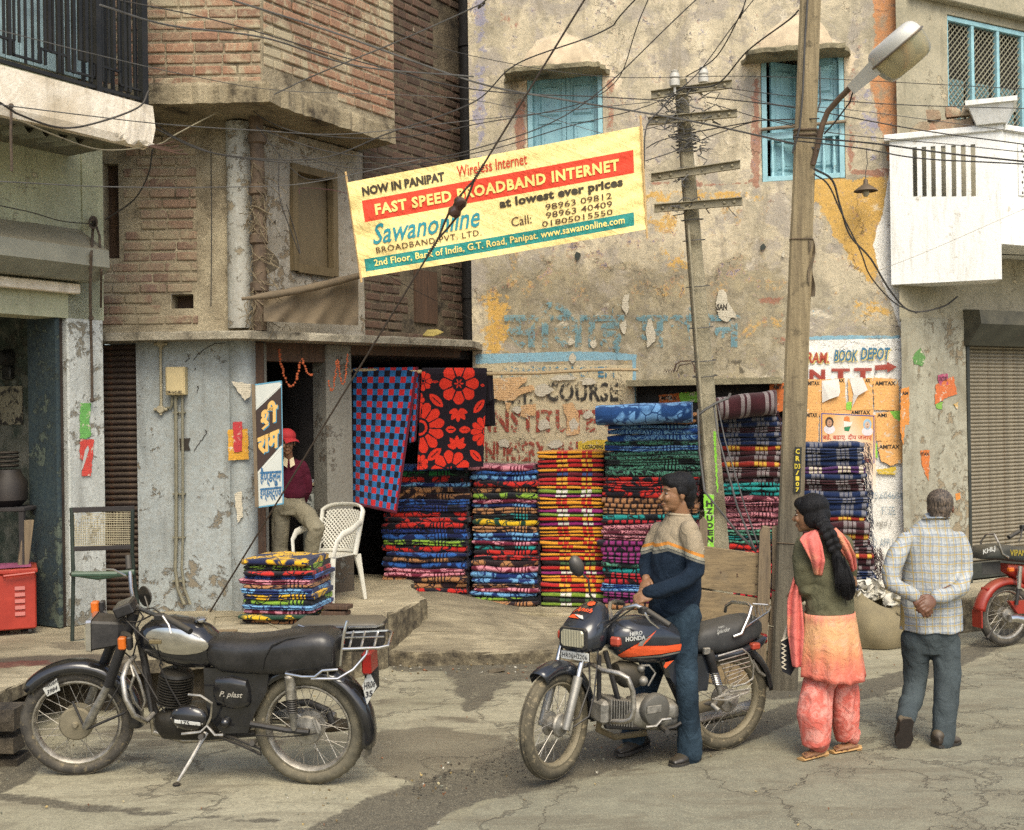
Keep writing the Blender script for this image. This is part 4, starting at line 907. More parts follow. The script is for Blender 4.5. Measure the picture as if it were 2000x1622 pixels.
FI=Fr(FL.pt(-.152,0,0),nL,-dL);mb=MB();c=FI.at(20,700);mb.lathe(c,FI.n,[(.08,0),(.08,.05),(.06,.11),(.0,.12)],16);ca,cb=FI.uv(20,700);mb.box((ca-.06,cb-.19,0),(ca+.06,cb-.075,.05),FI,ch=.01);mb.single('electric_meter',DK,'round dark electricity meter on the dim wall inside the shop','meter')
mb=MB();ca,cb=FI.uv(22,790);mb.box((ca-.17,cb-.18,.002),(ca+.17,cb+.16,.012),FI);o=mb.single('notice_board',pm('yellowed_paper','8c8671',.9,var=.3,spots=('2a2723',.0)),'yellowed notice with dark printed blocks inside the shop','notice')
mb=MB();c=P(16,960,9.7);mb.lathe(c-V((0,0,.12)),(0,0,1),[(.10,0),(.15,.05),(.15,.2),(.11,.26),(.10,.30)],18)
for k in range(4):mb.lathe(c+V((-.02,0,.20+k*.035)),(0,0,1),[(.10,0),(.11,.012),(.10,.024)],14)
mb.single('hand_mill',pm('dark_maroon_cast_iron','1a1416',.55,.2,var=.3,dust=.2),'dark maroon machine with stacked discs inside the shop','machine')
mb=MB();c=P(42,1130,9.55);mb.slab(c,V((.035,.02,0)),V((.05,.03,.47)),V((-.01,.012,0)),ch=.004);mb.single('leaning_plank',WOOD_UP,'brown wooden plank leaning inside beside the dark teal pillar','plank')
c=P(16,960,9.7);zt0=c.z-.125;mb=MB();mb.box((c.x-.2,c.y-.17,zt0-.03),(c.x+.2,c.y+.17,zt0),ch=.005)
for sx in(-1,1):
 for sy in(-1,1):mb.box((c.x+sx*.17-.02,c.y+sy*.14-.02,.402),(c.x+sx*.17+.02,c.y+sy*.14+.02,zt0-.031))
mb.single('stool',DARK,'dark wooden stool under the maroon machine inside the shop','stool')
rc=thing('tool_cabinet','red steel cabinet with louvres and a handle at the shop front','cabinet',tuple(G(20,1250,.4)))
REDP=pm('scuffed_red_enamel','9c2a1c',.42,0,var=.14,sc=7,bump=.12,dust=.14,spots=('6d2418',.13))
fc_=Fr(G(4,1245,.4),(.92,.39,0));fc_.n=V((fc_.d.y,-fc_.d.x,0))
a1_=fc_.a(71,1170);zt_=fc_.b(36,1112);z0_=.05
mb=MB();mb.box((-.45,z0_,-.45),(a1_,zt_-.04,.0),fc_,ch=.01);mb.build('body',REDP,rc)
mb=MB();mb.box((-.47,zt_-.036,-.47),(a1_+.012,zt_,.014),fc_,ch=.008);mb.build('lid',REDP,rc)
mb=MB();y=fc_.b(36,1124,.03);mb.tube([fc_.pt(.02,y,.0),fc_.pt(.02,y,.045),fc_.pt(a1_-.01,y+.015,.045),fc_.pt(a1_-.01,y+.015,.0)],.012,8);mb.build('handle',REDP,rc)
for k in range(5):
 y=fc_.b(40,1150+k*12.5);m_=MB();xa,xb=fc_.a(29,1170),fc_.a(49,1170)
 m_.prism([fc_.pt(xa,y-.014,.001),fc_.pt(xa,y-.010,.013),fc_.pt(xa,y+.018,.001)],fc_.d*(xb-xa));m_.build('louvre',REDP,rc)
mb=MB()
for a_ in(-.3,a1_-.05):mb.lathe(fc_.pt(a_,.03,-.05),fc_.d,[(.028,-.012),(.03,0),(.028,.012)],12);mb.lathe(fc_.pt(a_,.03,-.38),fc_.d,[(.028,-.012),(.03,0),(.028,.012)],12)
mb.build('caster',rubber(),rc)
mb=MB()
mb.grid(lambda u,v:fc_.pt(-.40+u*.62,zt_+.006+.02*abs(sin(u*7+v*5))*(v*(1-v)*3+.2),-.40+v*.36),16,10);mb.single('pink_cloth',pm('magenta_cloth','8a4361',.9,var=.3,bump=.5),'crumpled magenta cloth lying on the red cabinet','cloth')
rs=random.Random(9);ST=mortar_mat('dark_rough_stone','4f473a','6a604e','221d16')
for i,(x_,y_,w_,h_)in enumerate(((0,1400,.16,.13),(14,1450,.10,.09),(-14,1452,.11,.1),(6,1490,.17,.10),(-22,1496,.14,.11))):
 c=P(x_,y_,7.22+.03*i);pts=[c+V((rs.uniform(-.9,.9)*w_,rs.uniform(-.12,.12),rs.uniform(-.9,.9)*h_*.55))for _ in range(16)]+[c+V((sx*w_,sy*.1,sz*h_*.5))for sx in(-.8,.8)for sy in(-1,1)for sz in(-1,1)]
 MB().hull(pts).single('stone',ST,['broad dark block directly under the pavement slab','small brown stone in the middle course by the drain mouth','grey stone in the middle course at the picture edge','broad bottom stone standing on the street by the drain','bottom stone at the picture edge under the pavement'][i],'stone','stones holding up the pavement slab')
 # -- blankets
_fm={}
def cloth_bump(b,col,rough=.95,h2=None):
 n=b.noise(240,3,.8);h=n if h2 is None else b.m('ADD',n,h2)
 c=b.mix(b.rm(n,.35,.7,.0,.30),col,(.0,.0,.0,1));c=b.mix(b.rm(b.noise(14,3,.6),.4,.7,0,.15),c,(0,0,0,1))
 b.out(c,rough,0,b.bump(h,.8,.004));b.set(b.b.inputs['Sheen Weight'],.12);b.set(b.b.inputs['Sheen Roughness'],.6);b.set(b.b.inputs['Specular IOR Level'],.15);return b.mat
def floral(dark,light,kind=0,zs=.058):
 key=(dark,light,kind,zs)
 if key in _fm:return _fm[key]
 b=NB('floral_weave_'+dark+light);r=b.rnd();o=b.obj();x,y,z=b.sep(o)
 v=b.comb(b.m('ADD',x,b.m('MULTIPLY',r,31.0)),b.m('ADD',b.m('MULTIPLY',y,.8),b.m('MULTIPLY',r,17.0)),b.m('MULTIPLY',z,zs))
 if kind==0:
  d=b.vm('ADD',v,b.vm('SCALE',b.vm('SUBTRACT',b.noise(5,2,.5,v,col=True),(.5,)*3),.12))
  e=b.voro(10,d,'DISTANCE_TO_EDGE');n=b.noise(5.5,1,.5,v,.8);pt=b.m('MULTIPLY',b.rm(e,.035,.055),b.rm(n,.46,.50))
 elif kind==1:
  w=b.noise(7,1,.5,v,2.2);q=b.m('ABSOLUTE',b.m('SUBTRACT',b.m('FRACT',b.m('MULTIPLY',w,7.0)),.5));pt=b.m('MULTIPLY',b.rm(q,.22,.27),b.rm(b.noise(3.3,1,.5,v),.40,.44))
 else:
  xx=b.m('FRACT',b.m('MULTIPLY',x,15.0));pt=b.m('MULTIPLY',b.rm(b.m('ABSOLUTE',b.m('SUBTRACT',xx,.5)),.36,.32),b.rm(b.noise(6,1,.5,v),.40,.44))
 bx=b.m('MULTIPLY',b.m('GREATER_THAN',x,.10),b.m('LESS_THAN',x,.235));fr=b.m('GREATER_THAN',b.m('FRACT',b.m('MULTIPLY',x,29.0)),.45)
 sw=b.m('MULTIPLY',bx,b.m('GREATER_THAN',b.m('FRACT',b.m('MULTIPLY',r,5.0)),.55));pt=b.m('ADD',b.m('MULTIPLY',pt,b.m('SUBTRACT',1.0,sw)),b.m('MULTIPLY',sw,fr))
 bk=b.rm(y,.06,.12,1,.0)
 c=b.mix(pt,sr(dark),sr(light));_fm[key]=cloth_bump(b,c);return _fm[key]
def striped(base,stops,name,under=None):
 """crosswise bands: stops = [(x, colour)] along the width, -0.4..0.4"""
 key=(name,base)
 if key in _fm:return _fm[key]
 b=NB('banded_'+name);x,y,z=b.sep(b.obj());x=b.m('ADD',x,b.m('MULTIPLY',b.m('SUBTRACT',b.rnd(),.5),.02))
 st=[(0,sr(base))]
 for xa,xb,col in stops:st+=[((xa+.4)/.8,sr(col)),((xb+.4)/.8,sr(base))]
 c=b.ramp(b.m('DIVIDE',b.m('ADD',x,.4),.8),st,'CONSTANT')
 if under:c=b.mix(b.rm(z,.30,.34,1,0),c,sr(under))  # shaded gap beneath each roll is painted dark into its lower edge
 _fm[key]=cloth_bump(b,c);return _fm[key]
def blanket_mesh(w,d,lobes,seed,thick=1.0):
 rs=random.Random(seed);m_=MB();H=1.0;NX=16;pr=[]
 if lobes==1:
  pr=[(d,.04),(.045,.03),(.022,.05),(.008,.16),(.0,.34),(-.003,.54),(.003,.74),(.014,.90),(.032,.985),(.06,1.0),(d,.98)]
 elif lobes==2:
  pr=[(d,.04),(.05,.02),(.012,.05),(.0,.16),(.002,.36),(.016,.475),(.03,.5),(.012,.525),(-.006,.64),(-.004,.84),(.016,.965),(.055,1.0),(d,.98)]
 else:
  pr=[(d,.03),(.05,.01),(.012,.04),(.0,.14),(.004,.27),(.028,.33),(.004,.37),(-.004,.5),(.0,.62),(.028,.66),(.0,.70),(-.008,.80),(.0,.92),(.02,.98),(.06,1.0),(d,.98)]
 ph=rs.uniform(0,6);vs=[]
 for i in range(NX+1):
  u=i/NX;x=(u-.5)*w;e=min(u,1-u)*NX;sh=0 if e>=1 else .02
  x=x*(1 if e>0 else 1.0)
  for k,(y,z)in enumerate(pr):
   zz=(.5+(z-.5)*(1-(.22 if e==0 else 0)))+(.10*sin(u*7+ph)+.06*sin(u*19+ph*2+k*.4))*(1 if 0<z<1 else 1)
   vs.append((x+(rs.uniform(-.004,.004)if e==0 else 0),y+(sh if y<.1 else 0)+.006*sin(u*7+ph*1.7+z*2),zz))
 n=len(pr);fs=[(i*n+k,(i+1)*n+k,(i+1)*n+k+1,i*n+k+1)for i in range(NX)for k in range(n-1)]
 fs+=[(i*n+n-1,(i+1)*n+n-1,(i+1)*n,i*n)for i in range(NX)]
 m_.add(vs,fs,0,True);m_.add([vs[k]for k in range(n)],[list(range(n-1,-1,-1))],0,False);m_.add([vs[NX*n+k]for k in range(n)],[list(range(n))],0,False)
 me=m_.mesh('folded_blanket',flat('cloth_default','333333'),V((0,0,0)),60);me.flip_normals()if False else None
 return me
ORD=['bottom','second','third','fourth','fifth','sixth','seventh','eighth','ninth','tenth','eleventh','twelfth','thirteenth','fourteenth','fifteenth','sixteenth','seventeenth','eighteenth','nineteenth','twentieth']
def nth(k,n):
 if k==0:return 'lowest'
 if k==n-1:return 'topmost'
 if k<n/2:return ORD[k]+' from bottom'
 return ORD[n-1-k]+' from top'
NAVY,BLK='10173a','121016'
FL_={'red and black floral':lambda:floral('17101a','c3281f',0),'blue and navy floral':lambda:floral('101a45','2d5fa8',0),'light blue and navy floral':lambda:floral('142a63','6fa5cf',0),'tan and dark brown floral':lambda:floral('271518','a9774c',0),'green and black floral':lambda:floral('101a1a','1f7038',0),'lime green and black floral':lambda:floral('101318','86ab35',0),'pink and maroon floral':lambda:floral('6a1830','d58a96',0),'crimson and maroon scrolled':lambda:floral('4a1022','a92f3d',1),'deep navy scrolled':lambda:floral('0f1026','213a80',1),'teal and black scrolled':lambda:floral('10161c','1f8f8a',0),'sea green and black scrolled':lambda:floral('10191a','559378',1),'pale pink and maroon scrolled':lambda:floral('541828','c27f86',1),'magenta and black marked':lambda:floral('1c1220','8d2f6d',2),'brown and tan marked':lambda:floral('2c1a16','a3734c',2),'red and black marked':lambda:floral('1a0f14','b3222c',2),'yellow and green patterned':lambda:floral('163c28','d8b01f',0),'bright yellow and navy patterned':lambda:floral('161f45','e0b01c',0),'sky blue scrolled':lambda:floral('1c4588','7fb2dc',1)}
def bands(a,b_,c_=None):return[(-.135,-.085,b_),(-.075,-.025,b_ if c_ is None else c_),(.115,.155,b_),(.170,.215,b_ if c_ is None else c_)]
def tribands(col):return[(-.20,-.165,col),(-.155,-.125,col),(-.115,-.085,col),(.06,.095,col),(.105,.135,col),(.145,.175,col),(.25,.29,col)]
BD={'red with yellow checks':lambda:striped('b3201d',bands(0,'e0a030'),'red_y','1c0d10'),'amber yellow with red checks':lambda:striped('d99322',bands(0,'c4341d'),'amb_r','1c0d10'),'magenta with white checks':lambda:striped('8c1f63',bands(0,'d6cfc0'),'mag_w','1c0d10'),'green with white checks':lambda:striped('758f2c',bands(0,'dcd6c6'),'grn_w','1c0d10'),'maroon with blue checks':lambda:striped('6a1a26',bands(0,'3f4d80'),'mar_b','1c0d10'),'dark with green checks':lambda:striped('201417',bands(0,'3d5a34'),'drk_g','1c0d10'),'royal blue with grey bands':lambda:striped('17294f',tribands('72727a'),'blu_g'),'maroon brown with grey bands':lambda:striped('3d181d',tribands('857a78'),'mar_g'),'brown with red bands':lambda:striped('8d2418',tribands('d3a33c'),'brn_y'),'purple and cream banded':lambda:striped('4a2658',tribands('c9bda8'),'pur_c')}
def mat_of(nm):return(FL_.get(nm)or BD[nm])()
def stack(tagname,X0,X1,Y,z0,z1,rz,names,depth,lobes,where,seed=0,sag=.0,lean=0.0,jx=.022,jy=.026,ragged=0.0,mscale=1):
 """folded blankets laid on one another; every blanket is a thing"""
 rs=random.Random(seed);n=len(names);w=(X1-X0)/cos(rz);hs=[rs.uniform(.75,1.25)*(1.25 if lobes==2 and rs.random()<.1 else 1)for _ in names];k_=(z1-z0)/sum(hs);z=z0
 var=[blanket_mesh(w*rs.uniform(.96,1.02),depth,lobes if isinstance(lobes,int)else lobes[k%len(lobes)],seed*7+k)for k in range(5)]
 d=V((cos(rz),sin(rz),0));bk=V((-sin(rz),cos(rz),0));c0=V(((X0+X1)/2,Y,0))
 for k,nm in enumerate(names):
  h=hs[k]*k_;o=bpy.data.objects.new('folded_blanket',var[rs.randrange(5)]);COL.objects.link(o)
  ph_=seed*1.3+z*3.1;p=c0+d*(rs.uniform(-jx,jx)+.014*sin(ph_))+bk*.02*sin(ph_*1.7)+bk*rs.uniform(-jy,jy)+V((lean*(z-z0),0,z-.0))
  if rs.random()<.12:p+=d*rs.uniform(-.03,.03)-bk*rs.uniform(0,.025)
  o.location=p;o.rotation_euler=(rs.uniform(-.006,.006),rs.uniform(-.016,.016),rz+rs.uniform(-.035,.035));o.scale=(1,1,h*1.03)
  o.material_slots[0].link='OBJECT';o.material_slots[0].material=mat_of(nm)
  _props(o,nm+' blanket, '+nth(k,n)+' of '+where,'blanket','folded blankets of '+where,None);ORG[o]=p
  z+=h
 return c0,z
def xs(px,Y):return(px-1000)/FPX*Y
rz12=-R_(12)
f=list(FL_);rsn=random.Random(2)
nb=['green and black floral','red and black floral','red and black floral','tan and dark brown floral','tan and dark brown floral','pink and maroon floral','pink and maroon floral','blue and navy floral','tan and dark brown floral','blue and navy floral','red and black floral','lime green and black floral','blue and navy floral','deep navy scrolled','red and black floral','red and black floral','red and black floral','deep navy scrolled','blue and navy floral','tan and dark brown floral','tan and dark brown floral','light blue and navy floral','red and black floral','green and black floral','blue and navy floral']
stack('b',xs(738,11.72),xs(905,11.72),11.85,.20,1.60,-R_(9),nb,.5,(1,1,2),'the stack under the hanging flowers',3,lean=.02)
ncs=['tan and dark brown floral','lime green and black floral','light blue and navy floral','pink and maroon floral','tan and dark brown floral','light blue and navy floral','light blue and navy floral','pink and maroon floral','tan and dark brown floral','red and black floral','red and black floral','teal and black scrolled','pink and maroon floral','light blue and navy floral','light blue and navy floral','tan and dark brown floral','yellow and green patterned','teal and black scrolled','tan and dark brown floral','light blue and navy floral','pink and maroon floral','lime green and black floral','tan and dark brown floral','red and black floral','light blue and navy floral','blue and navy floral','pink and maroon floral']
stack('c',xs(916,11.62),xs(1046,11.62),11.72,.20,1.60,rz12,ncs,.45,(1,1,2),'the stack beside the orange one',4)
R1,A1,M1,G1,B1_,D1='red with yellow checks','amber yellow with red checks','magenta with white checks','green with white checks','maroon with blue checks','dark with green checks'
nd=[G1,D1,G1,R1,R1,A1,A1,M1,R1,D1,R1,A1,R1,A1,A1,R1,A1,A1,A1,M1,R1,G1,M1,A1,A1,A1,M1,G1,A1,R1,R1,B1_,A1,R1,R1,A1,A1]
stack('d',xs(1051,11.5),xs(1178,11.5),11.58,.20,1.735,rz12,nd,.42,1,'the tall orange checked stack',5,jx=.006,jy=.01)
ne=['brown and tan marked','magenta and black marked','magenta and black marked','sky blue scrolled','sky blue scrolled','red and black marked','red and black marked','teal and black scrolled','sea green and black scrolled','magenta and black marked','magenta and black marked','magenta and black marked','magenta and black marked','pale pink and maroon scrolled','pale pink and maroon scrolled','pale pink and maroon scrolled','red and black marked','teal and black scrolled','brown and tan marked','brown and tan marked','brown and tan marked','red and black floral','red and black floral','red and black floral','red and black floral','sea green and black scrolled','sea green and black scrolled','sea green and black scrolled','sea green and black scrolled','sea green and black scrolled','sky blue scrolled','sea green and black scrolled','sky blue scrolled','sky blue scrolled','sky blue scrolled','tan and dark brown floral','tan and dark brown floral']
stack('e',xs(1172,11.3),xs(1352,11.3),11.32,.20,2.09,rz12,ne,.5,(1,1,1,2),'the high stack by leaning pole',6,lean=.035,jx=.02,jy=.02)
GB,MB_,YB='royal blue with grey bands','maroon brown with grey bands','brown with red bands'
nf=['red and black marked']*12+['red and black floral','red and black floral','sea green and black scrolled','teal and black scrolled','sea green and black scrolled']+['pale pink and maroon scrolled']*6+['teal and black scrolled']*3+[MB_,MB_,MB_,YB,MB_,MB_,YB,GB,GB,GB,MB_,GB,GB,MB_]
stack('f',xs(1396,11.15),xs(1522,11.15),11.16,.20,2.10,rz12,nf,.5,(1,1,2),'the stack behind the cart side',7,lean=.0,jx=.02)
stack('g',xs(1578,10.95),xs(1706,10.95),11.0,.33,.82,rz12,[GB,GB,MB_,GB,GB,MB_,MB_,YB,MB_],.5,(1,2),'the lower plaid stack',8,jx=.03)
stack('g2',xs(1562,10.95),xs(1690,10.95),11.0,.825,1.80,rz12,[MB_,YB,MB_,MB_,YB,GB,GB,GB,GB,MB_,MB_,GB,'purple and cream banded',GB,GB,GB,GB],.48,(1,2),'the upper plaid stack',9,jx=.022)
nh=['tan and dark brown floral','yellow and green patterned','pink and maroon floral','light blue and navy floral','lime green and black floral','bright yellow and navy patterned','light blue and navy floral','tan and dark brown floral','pink and maroon floral','blue and navy floral','red and black floral','lime green and black floral','bright yellow and navy patterned']
gh=G(540,1212,.4)
stack('h',xs(466,9.8),xs(601,9.7),9.72,.40,.93,-R_(9),nh,.55,(1,2,1),'the low stack by the door',10,jx=.025,jy=.03)
def drape_roll(name,p0,p1,rx,rzv,mt,label,sag=.0,n=18):
 m_=MB();p0=V(p0);p1=V(p1);d=(p1-p0).normalized();up=V((0,0,1));fwd=d.cross(up).normalized()
 NS=20
 def fn(u,v):
  t=2*pi*v;k=1+.04*sin(u*11+t*2)-.06*(1 if u<.02 or u>.98 else 0);c_=p0.lerp(p1,u)+up*(.02*sin(u*pi)*sag)
  x=cos(t);y=sin(t);s_=3.2;r=(abs(x)**s_+abs(y)**s_)**(-1/s_)
  return c_+fwd*(rx*r*x*k)+up*(rzv*r*y*k)
 m_.grid(fn,n,NS);
 for u in(0.0,1.0):m_.add([fn(u,k/NS)for k in range(NS)],[list(range(NS))],0,False)
 o=m_.single(name,mt,label,'blanket',sharp=55);return o
o=drape_roll('rolled_blanket',P(1167,812,11.22),P(1352,805,11.05),.20,.098,floral('1b3f70','6796c4',0,1.0),'rolled blue floral blanket lying on top of the high stack')
o=drape_roll('rolled_blanket',P(1397,800,11.1),P(1516,785,10.95),.22,.11,striped('3d181d',[(-.26,-.23,'857a78'),(-.21,-.18,'857a78'),(-.07,-.04,'857a78'),(-.02,.01,'857a78'),(.14,.17,'857a78'),(.19,.22,'857a78')],'mar_big'),'thick maroon blanket with grey stripes on top of the stack behind the cart')
rs=random.Random(12)
def fringe(fn,n,mt,label,name='blanket_fringe',L=.05):
 m_=MB()
 for k in range(n):
  p=fn(rs.random(),rs.random());q1=p+V((rs.uniform(.01,.03),rs.uniform(-.012,.012),-rs.uniform(.3,1)*L));m_.tube([p,(p+q1)/2+V((.008,0,.006)),q1],.0022,3,smooth=False)
 m_.single(name,mt,label,'fringe',kind='stuff')
FRD=flat('dark_fringe_wool','17131a',.95)
for(pxr,Y,za,zb_,lab)in((907,11.72,.22,1.58,'dark wool fringe at the end of the stack under the floral hanging blanket'),(1048,11.55,.22,1.58,'dark wool fringe between the floral stack and the orange stack'),(1182,11.42,.22,1.7,'dark wool fringe between the orange stack and the high stack'),(1524,11.05,1.0,2.08,'maroon wool fringe of the stack behind the cart side')):
 x_=xs(pxr,Y);fringe(lambda a,b_:V((x_-.005,Y-.03+.25*b_,za+(zb_-za)*a)),240,FRD if pxr<1300 else flat('maroon_fringe_wool','33151a',.95),lab)
fringe(lambda a,b_:V((xs(1690,11)+.02,10.93+.3*b_,.84+.96*a)),420,flat('blue_fringe_wool','26293c',.95),'dark blue fringe hanging from the end of the plaid stack',L=.09)
fringe(lambda a,b_:V((xs(1706,11)+.03,10.93+.3*b_,.36+.46*a)),220,flat('maroon_fringe_wool','33151a',.95),'maroon fringe at the foot of the plaid stack',L=.09)
# -- rod with hanging blankets
RY=11.5
mb=MB();pts=[P(681,724,RY),P(760,723,RY),P(900,731,RY),P(1050,729,RY+.02),P(1180,722,RY+.1),P(1246,723,RY+.2)];mb.tube(pts,[.020,.019,.018,.017,.016,.015],10)
mb.single('bamboo_rod',BAMBOO,'bamboo pole with hanging blankets across the shop front','pole')
def checks():
 b=NB('red_blue_black_check');u,v,w_=b.sep(b.attr('cuv'));iu=b.m('FLOOR',u);iv=b.m('FLOOR',v)
 odd=b.m('MODULO',b.m('ADD',iu,iv),2.0);row=b.m('MODULO',iv,2.0);gx=b.m('FRACT',b.m('MULTIPLY',b.m('ADD',u,0),1))
 c2=b.mix(row,sr('1b1220'),sr('c3262b'));c=b.mix(b.m('GREATER_THAN',odd,.5),c2,sr('2c6a9f'));c=b.mix(b.m('MULTIPLY',b.m('SUBTRACT',1.0,b.m('GREATER_THAN',odd,.5)),0.0),c,(0,0,0,1))
 c=b.mix(b.m('GREATER_THAN',w_,.5),c,sr('651a2c'));return cloth_bump(b,c)
def hang(name,fn,nu,nv,cuv,mt,label,th=.012):
 m_=MB();m_.grid(fn,nu,nv);k=len(m_.v)
 me=m_.mesh(name,mt,V((0,0,0)),0)
 arr=np.array([cuv(i/nu,j/nv)for j in range(nv+1)for i in range(nu+1)],dtype=np.float32);set_attr(me,'cuv',arr)
 me2=eval_mesh(me,[('SOLIDIFY',dict(thickness=th,offset=0))]);me2.polygons.foreach_set('use_smooth',[True]*len(me2.polygons));me2.update()
 o=bpy.data.objects.new(name,me2);COL.objects.link(o);_props(o,label,'blanket','blankets hung on the bamboo rod',None);return o
def drape(TL,TR,BR_,BL,Y,folds,back=.16):
 def fn(u,v):
  vb=back
  if v<vb:s=1-v/vb;X,Yp=(TL[0]+(TR[0]-TL[0])*u,TL[1]+(TR[1]-TL[1])*u);X2=(BL[0]*.15+TL[0]*.85+6)*(1-u)+(TR[0]+6)*u;yy=Yp+s*110;return P(X*(1-s)+X2*s,yy,Y+.035+.03*s)
  s=(v-vb)/(1-vb);X=(TL[0]+(BL[0]-TL[0])*s)*(1-u)+(TR[0]+(BR_[0]-TR[0])*s)*u;yy=(TL[1]+(BL[1]-TL[1])*s)*(1-u)+(TR[1]+(BR_[1]-TR[1])*s)*u
  top=max(0,1-s*18);return P(X,yy,Y-.035+.03*top+folds(u,s))
 return fn
bkv=.2;dr1=drape((689,718),(817,716),(775,1004),(690,986),RY,lambda u,s:.035*s**.6*sin(u*21+1.5*s)*max(0,1-abs(u-.33)*2.2)+.012*sin(u*8+s*3))
hang('hanging_blanket',dr1,60,90,lambda u,v:(u*11.6+.3-.0,max(v-bkv,-.2)*27.5+2.5,1.0 if(u>.965 or v>.985)else 0.0),checks(),'red, blue and black checked blanket hanging from the bamboo rod')
def flor_mask(x,y):
 """x, y: photograph pixels of the enlarged crop; 1 where the cloth is red"""
 m_=0.0
 for(cx,cy,R,n,r0,star,rot)in((1140,262,205,8,72,50,.0),(742,690,255,12,95,0,.2),(1425,745,160,12,40,0,0),(1060,1120,200,9,70,45,.3),(765,235,95,8,28,0,0),(745,1040,90,8,20,0,.3),(700,420,85,7,0,0,0)):
  dx,dy=x-cx,y-cy;r=math.hypot(dx,dy);t=atan2(dy,dx)+rot
  if r<R*1.15:
   w_=abs(cos(t*n/2));rim=R*(.72+.28*w_**.6);inn_=r0*1.05
   if inn_<r<rim and w_>.16+.55*max(0,(inn_*1.9-r)/(inn_+1))*.5:m_=max(m_,1.0)
   elif star and r<star*(.55+.45*cos(t*6))and r>12:m_=max(m_,1.0)
   elif not star and .55*r0<r<.8*r0:m_=max(m_,1.0)
 for(cx,cy,s_)in((1135,520,1),(1125,900,-1)):
  for a_ in(-1.25,-.62,0,.62,1.25):
   L=125 if abs(a_)<1 else 100;ex,ey=sin(a_),cos(a_)*s_;dx,dy=x-cx,y-cy;al=dx*ex+dy*ey;ac=abs(dx*ey-dy*ex)
   if 10<al<L and ac<26*sin(pi*min(1,al/L))**.7:m_=1.0
 for(cx,cy,a_,L,W_)in((905,425,.7,95,42),(1350,490,-.9,85,38),(895,955,-.7,90,42),(1320,985,.8,80,38),(1060,715,0,55,34),(1205,722,0,60,36),(890,240,0,38,12),(1385,280,0,22,14)):
  dx,dy=x-cx,y-cy;al=dx*cos(a_)+dy*sin(a_);ac=abs(-dx*sin(a_)+dy*cos(a_))
  if abs(al)<L and ac<W_*(1-(al/L)**2)**.8 and not(ac<5 and-L*.5<al<L*.6):m_=1.0
 return m_
def flm():
 b=NB('red_flower_on_black');u,v,w_=b.sep(b.attr('cuv'));c=b.mix(b.rm(u,.42,.58),sr('170d16'),sr('d2301c'));return cloth_bump(b,c)
dr2=drape((824,720),(951,720),(944,912),(815,918),RY,lambda u,s:.012*sin(u*6+s*3),.16)
def fuv(u,v):
 if v<.16:return(0.0,0,0)
 s=(v-.16)/.84;return(flor_mask(750+u*680-30*s,110+s*990),0,0)
hang('hanging_blanket',dr2,130,200,fuv,flm(),'black blanket with big red flowers hanging from the bamboo rod')
dr3=drape((936,724),(962,722),(962,780),(950,790),RY+.05,lambda u,s:.01*sin(u*9));hang('hanging_blanket',dr3,10,14,lambda u,v:(0,0,0),flm(),'dark folded end of blanket beside the red flowered one')
dr4=drape((806,722),(822,722),(812,862),(800,866),RY+.06,lambda u,s:.012*sin(u*9));hang('hanging_blanket',dr4,8,30,lambda u,v:(u*3,v*16,1.0 if u>.8 else 0),checks(),'narrow fold of checked blanket behind the checked hanging one')
# -- signs, posters, fittings
def fpx(fr,off=0.0):return lambda x,y:fr.at(x,y,off)
FS=Fr(P(500,750,10.15),(1,-.05,0));FS.n=V((FS.d.y,-FS.d.x,0))
sb=thing('signboard','white shop signboard with a dark diagonal band and Hindi lettering beside the door','sign',tuple(FS.at(500,990)))
WSIGN=pm('white_sign_enamel','b9bcb4',.5,0,var=.08,sc=6,bump=.1,spots=('8c8878',.16));g=fpx(FS)
def plate(nm,pts,ext,mt,par,off=0.0,fr=FS):
 m_=MB();m_.prism([fr.at(x,y,off)for x,y in pts],fr.n*ext);return m_.build(nm,mt,par)
plate('board',[(498,752),(549,745),(553,984),(505,991)],-.03,WSIGN,sb)
plate('side_board',[(491,751),(497.5,751),(504.5,991),(498,991)],-.12,WOOD_UP,sb,.015)
BORD=flat('sign_border_blue','4f8ba5');
m_=MB()
for s_ in([(498,752),(549,745)],[(549,745),(553,984)],[(553,984),(505,991)]):stroke2d(m_,s_,2.6,fpx(FS,.0015))
m_.build('painted_border',BORD,sb)
plate('painted_band',[(500,802),(549,756),(551,868),(503,922)],.0015,flat('dark_brown_sign_paint','33231c'),sb)
m_=MB();stroke2d(m_,[(499,797),(549,751)],2.2,fpx(FS,.0024));stroke2d(m_,[(503,926),(551,873)],2.2,fpx(FS,.0024));m_.build('painted_line',flat('sign_line_white','c9c9c0'),sb)
def rot_text(mb_,s,fr,x0,y0,x1,y1,rise,off,dx=0,dy=0,**kw):
 f_=fpx(fr,off);put_text(mb_,s,lambda a,b_:f_(a+dx,b_+dy+rise*(a-x0)/(x1-x0)),x0,y0,x1,y1,0,**kw)
SHB=flat('sign_shadow_blue','4487a3');SYL=flat('sign_mustard','cfa75e')
for(mt,off,dx,dy)in((SHB,.003,1.8,1.6),(SYL,.005,0,0)):
 m_=MB();rot_text(m_,'शी',FS,509,837,542,792,-14,off,dx,dy,bold=.05);f_=fpx(FS,off)
 stroke2d(m_,[(513+dx,838+dy),(523+dx,829+dy)],4,f_);rot_text(m_,'राम',FS,503,892,545,856,-18,off,dx,dy,bold=.05);m_.build('lettering',mt,sb)
m_=MB();rot_text(m_,'हैण्डलूम',FS,508,952,549,914,-3,.004,bold=.03);rot_text(m_,'इण्डस्ट्रीज़',FS,508,981,550,947,-4,.004,bold=.03);m_.build('lettering',flat('sign_script_blue','2d5f86'),sb)
MG=flat('dried_marigold','a5502a',.9,.3)
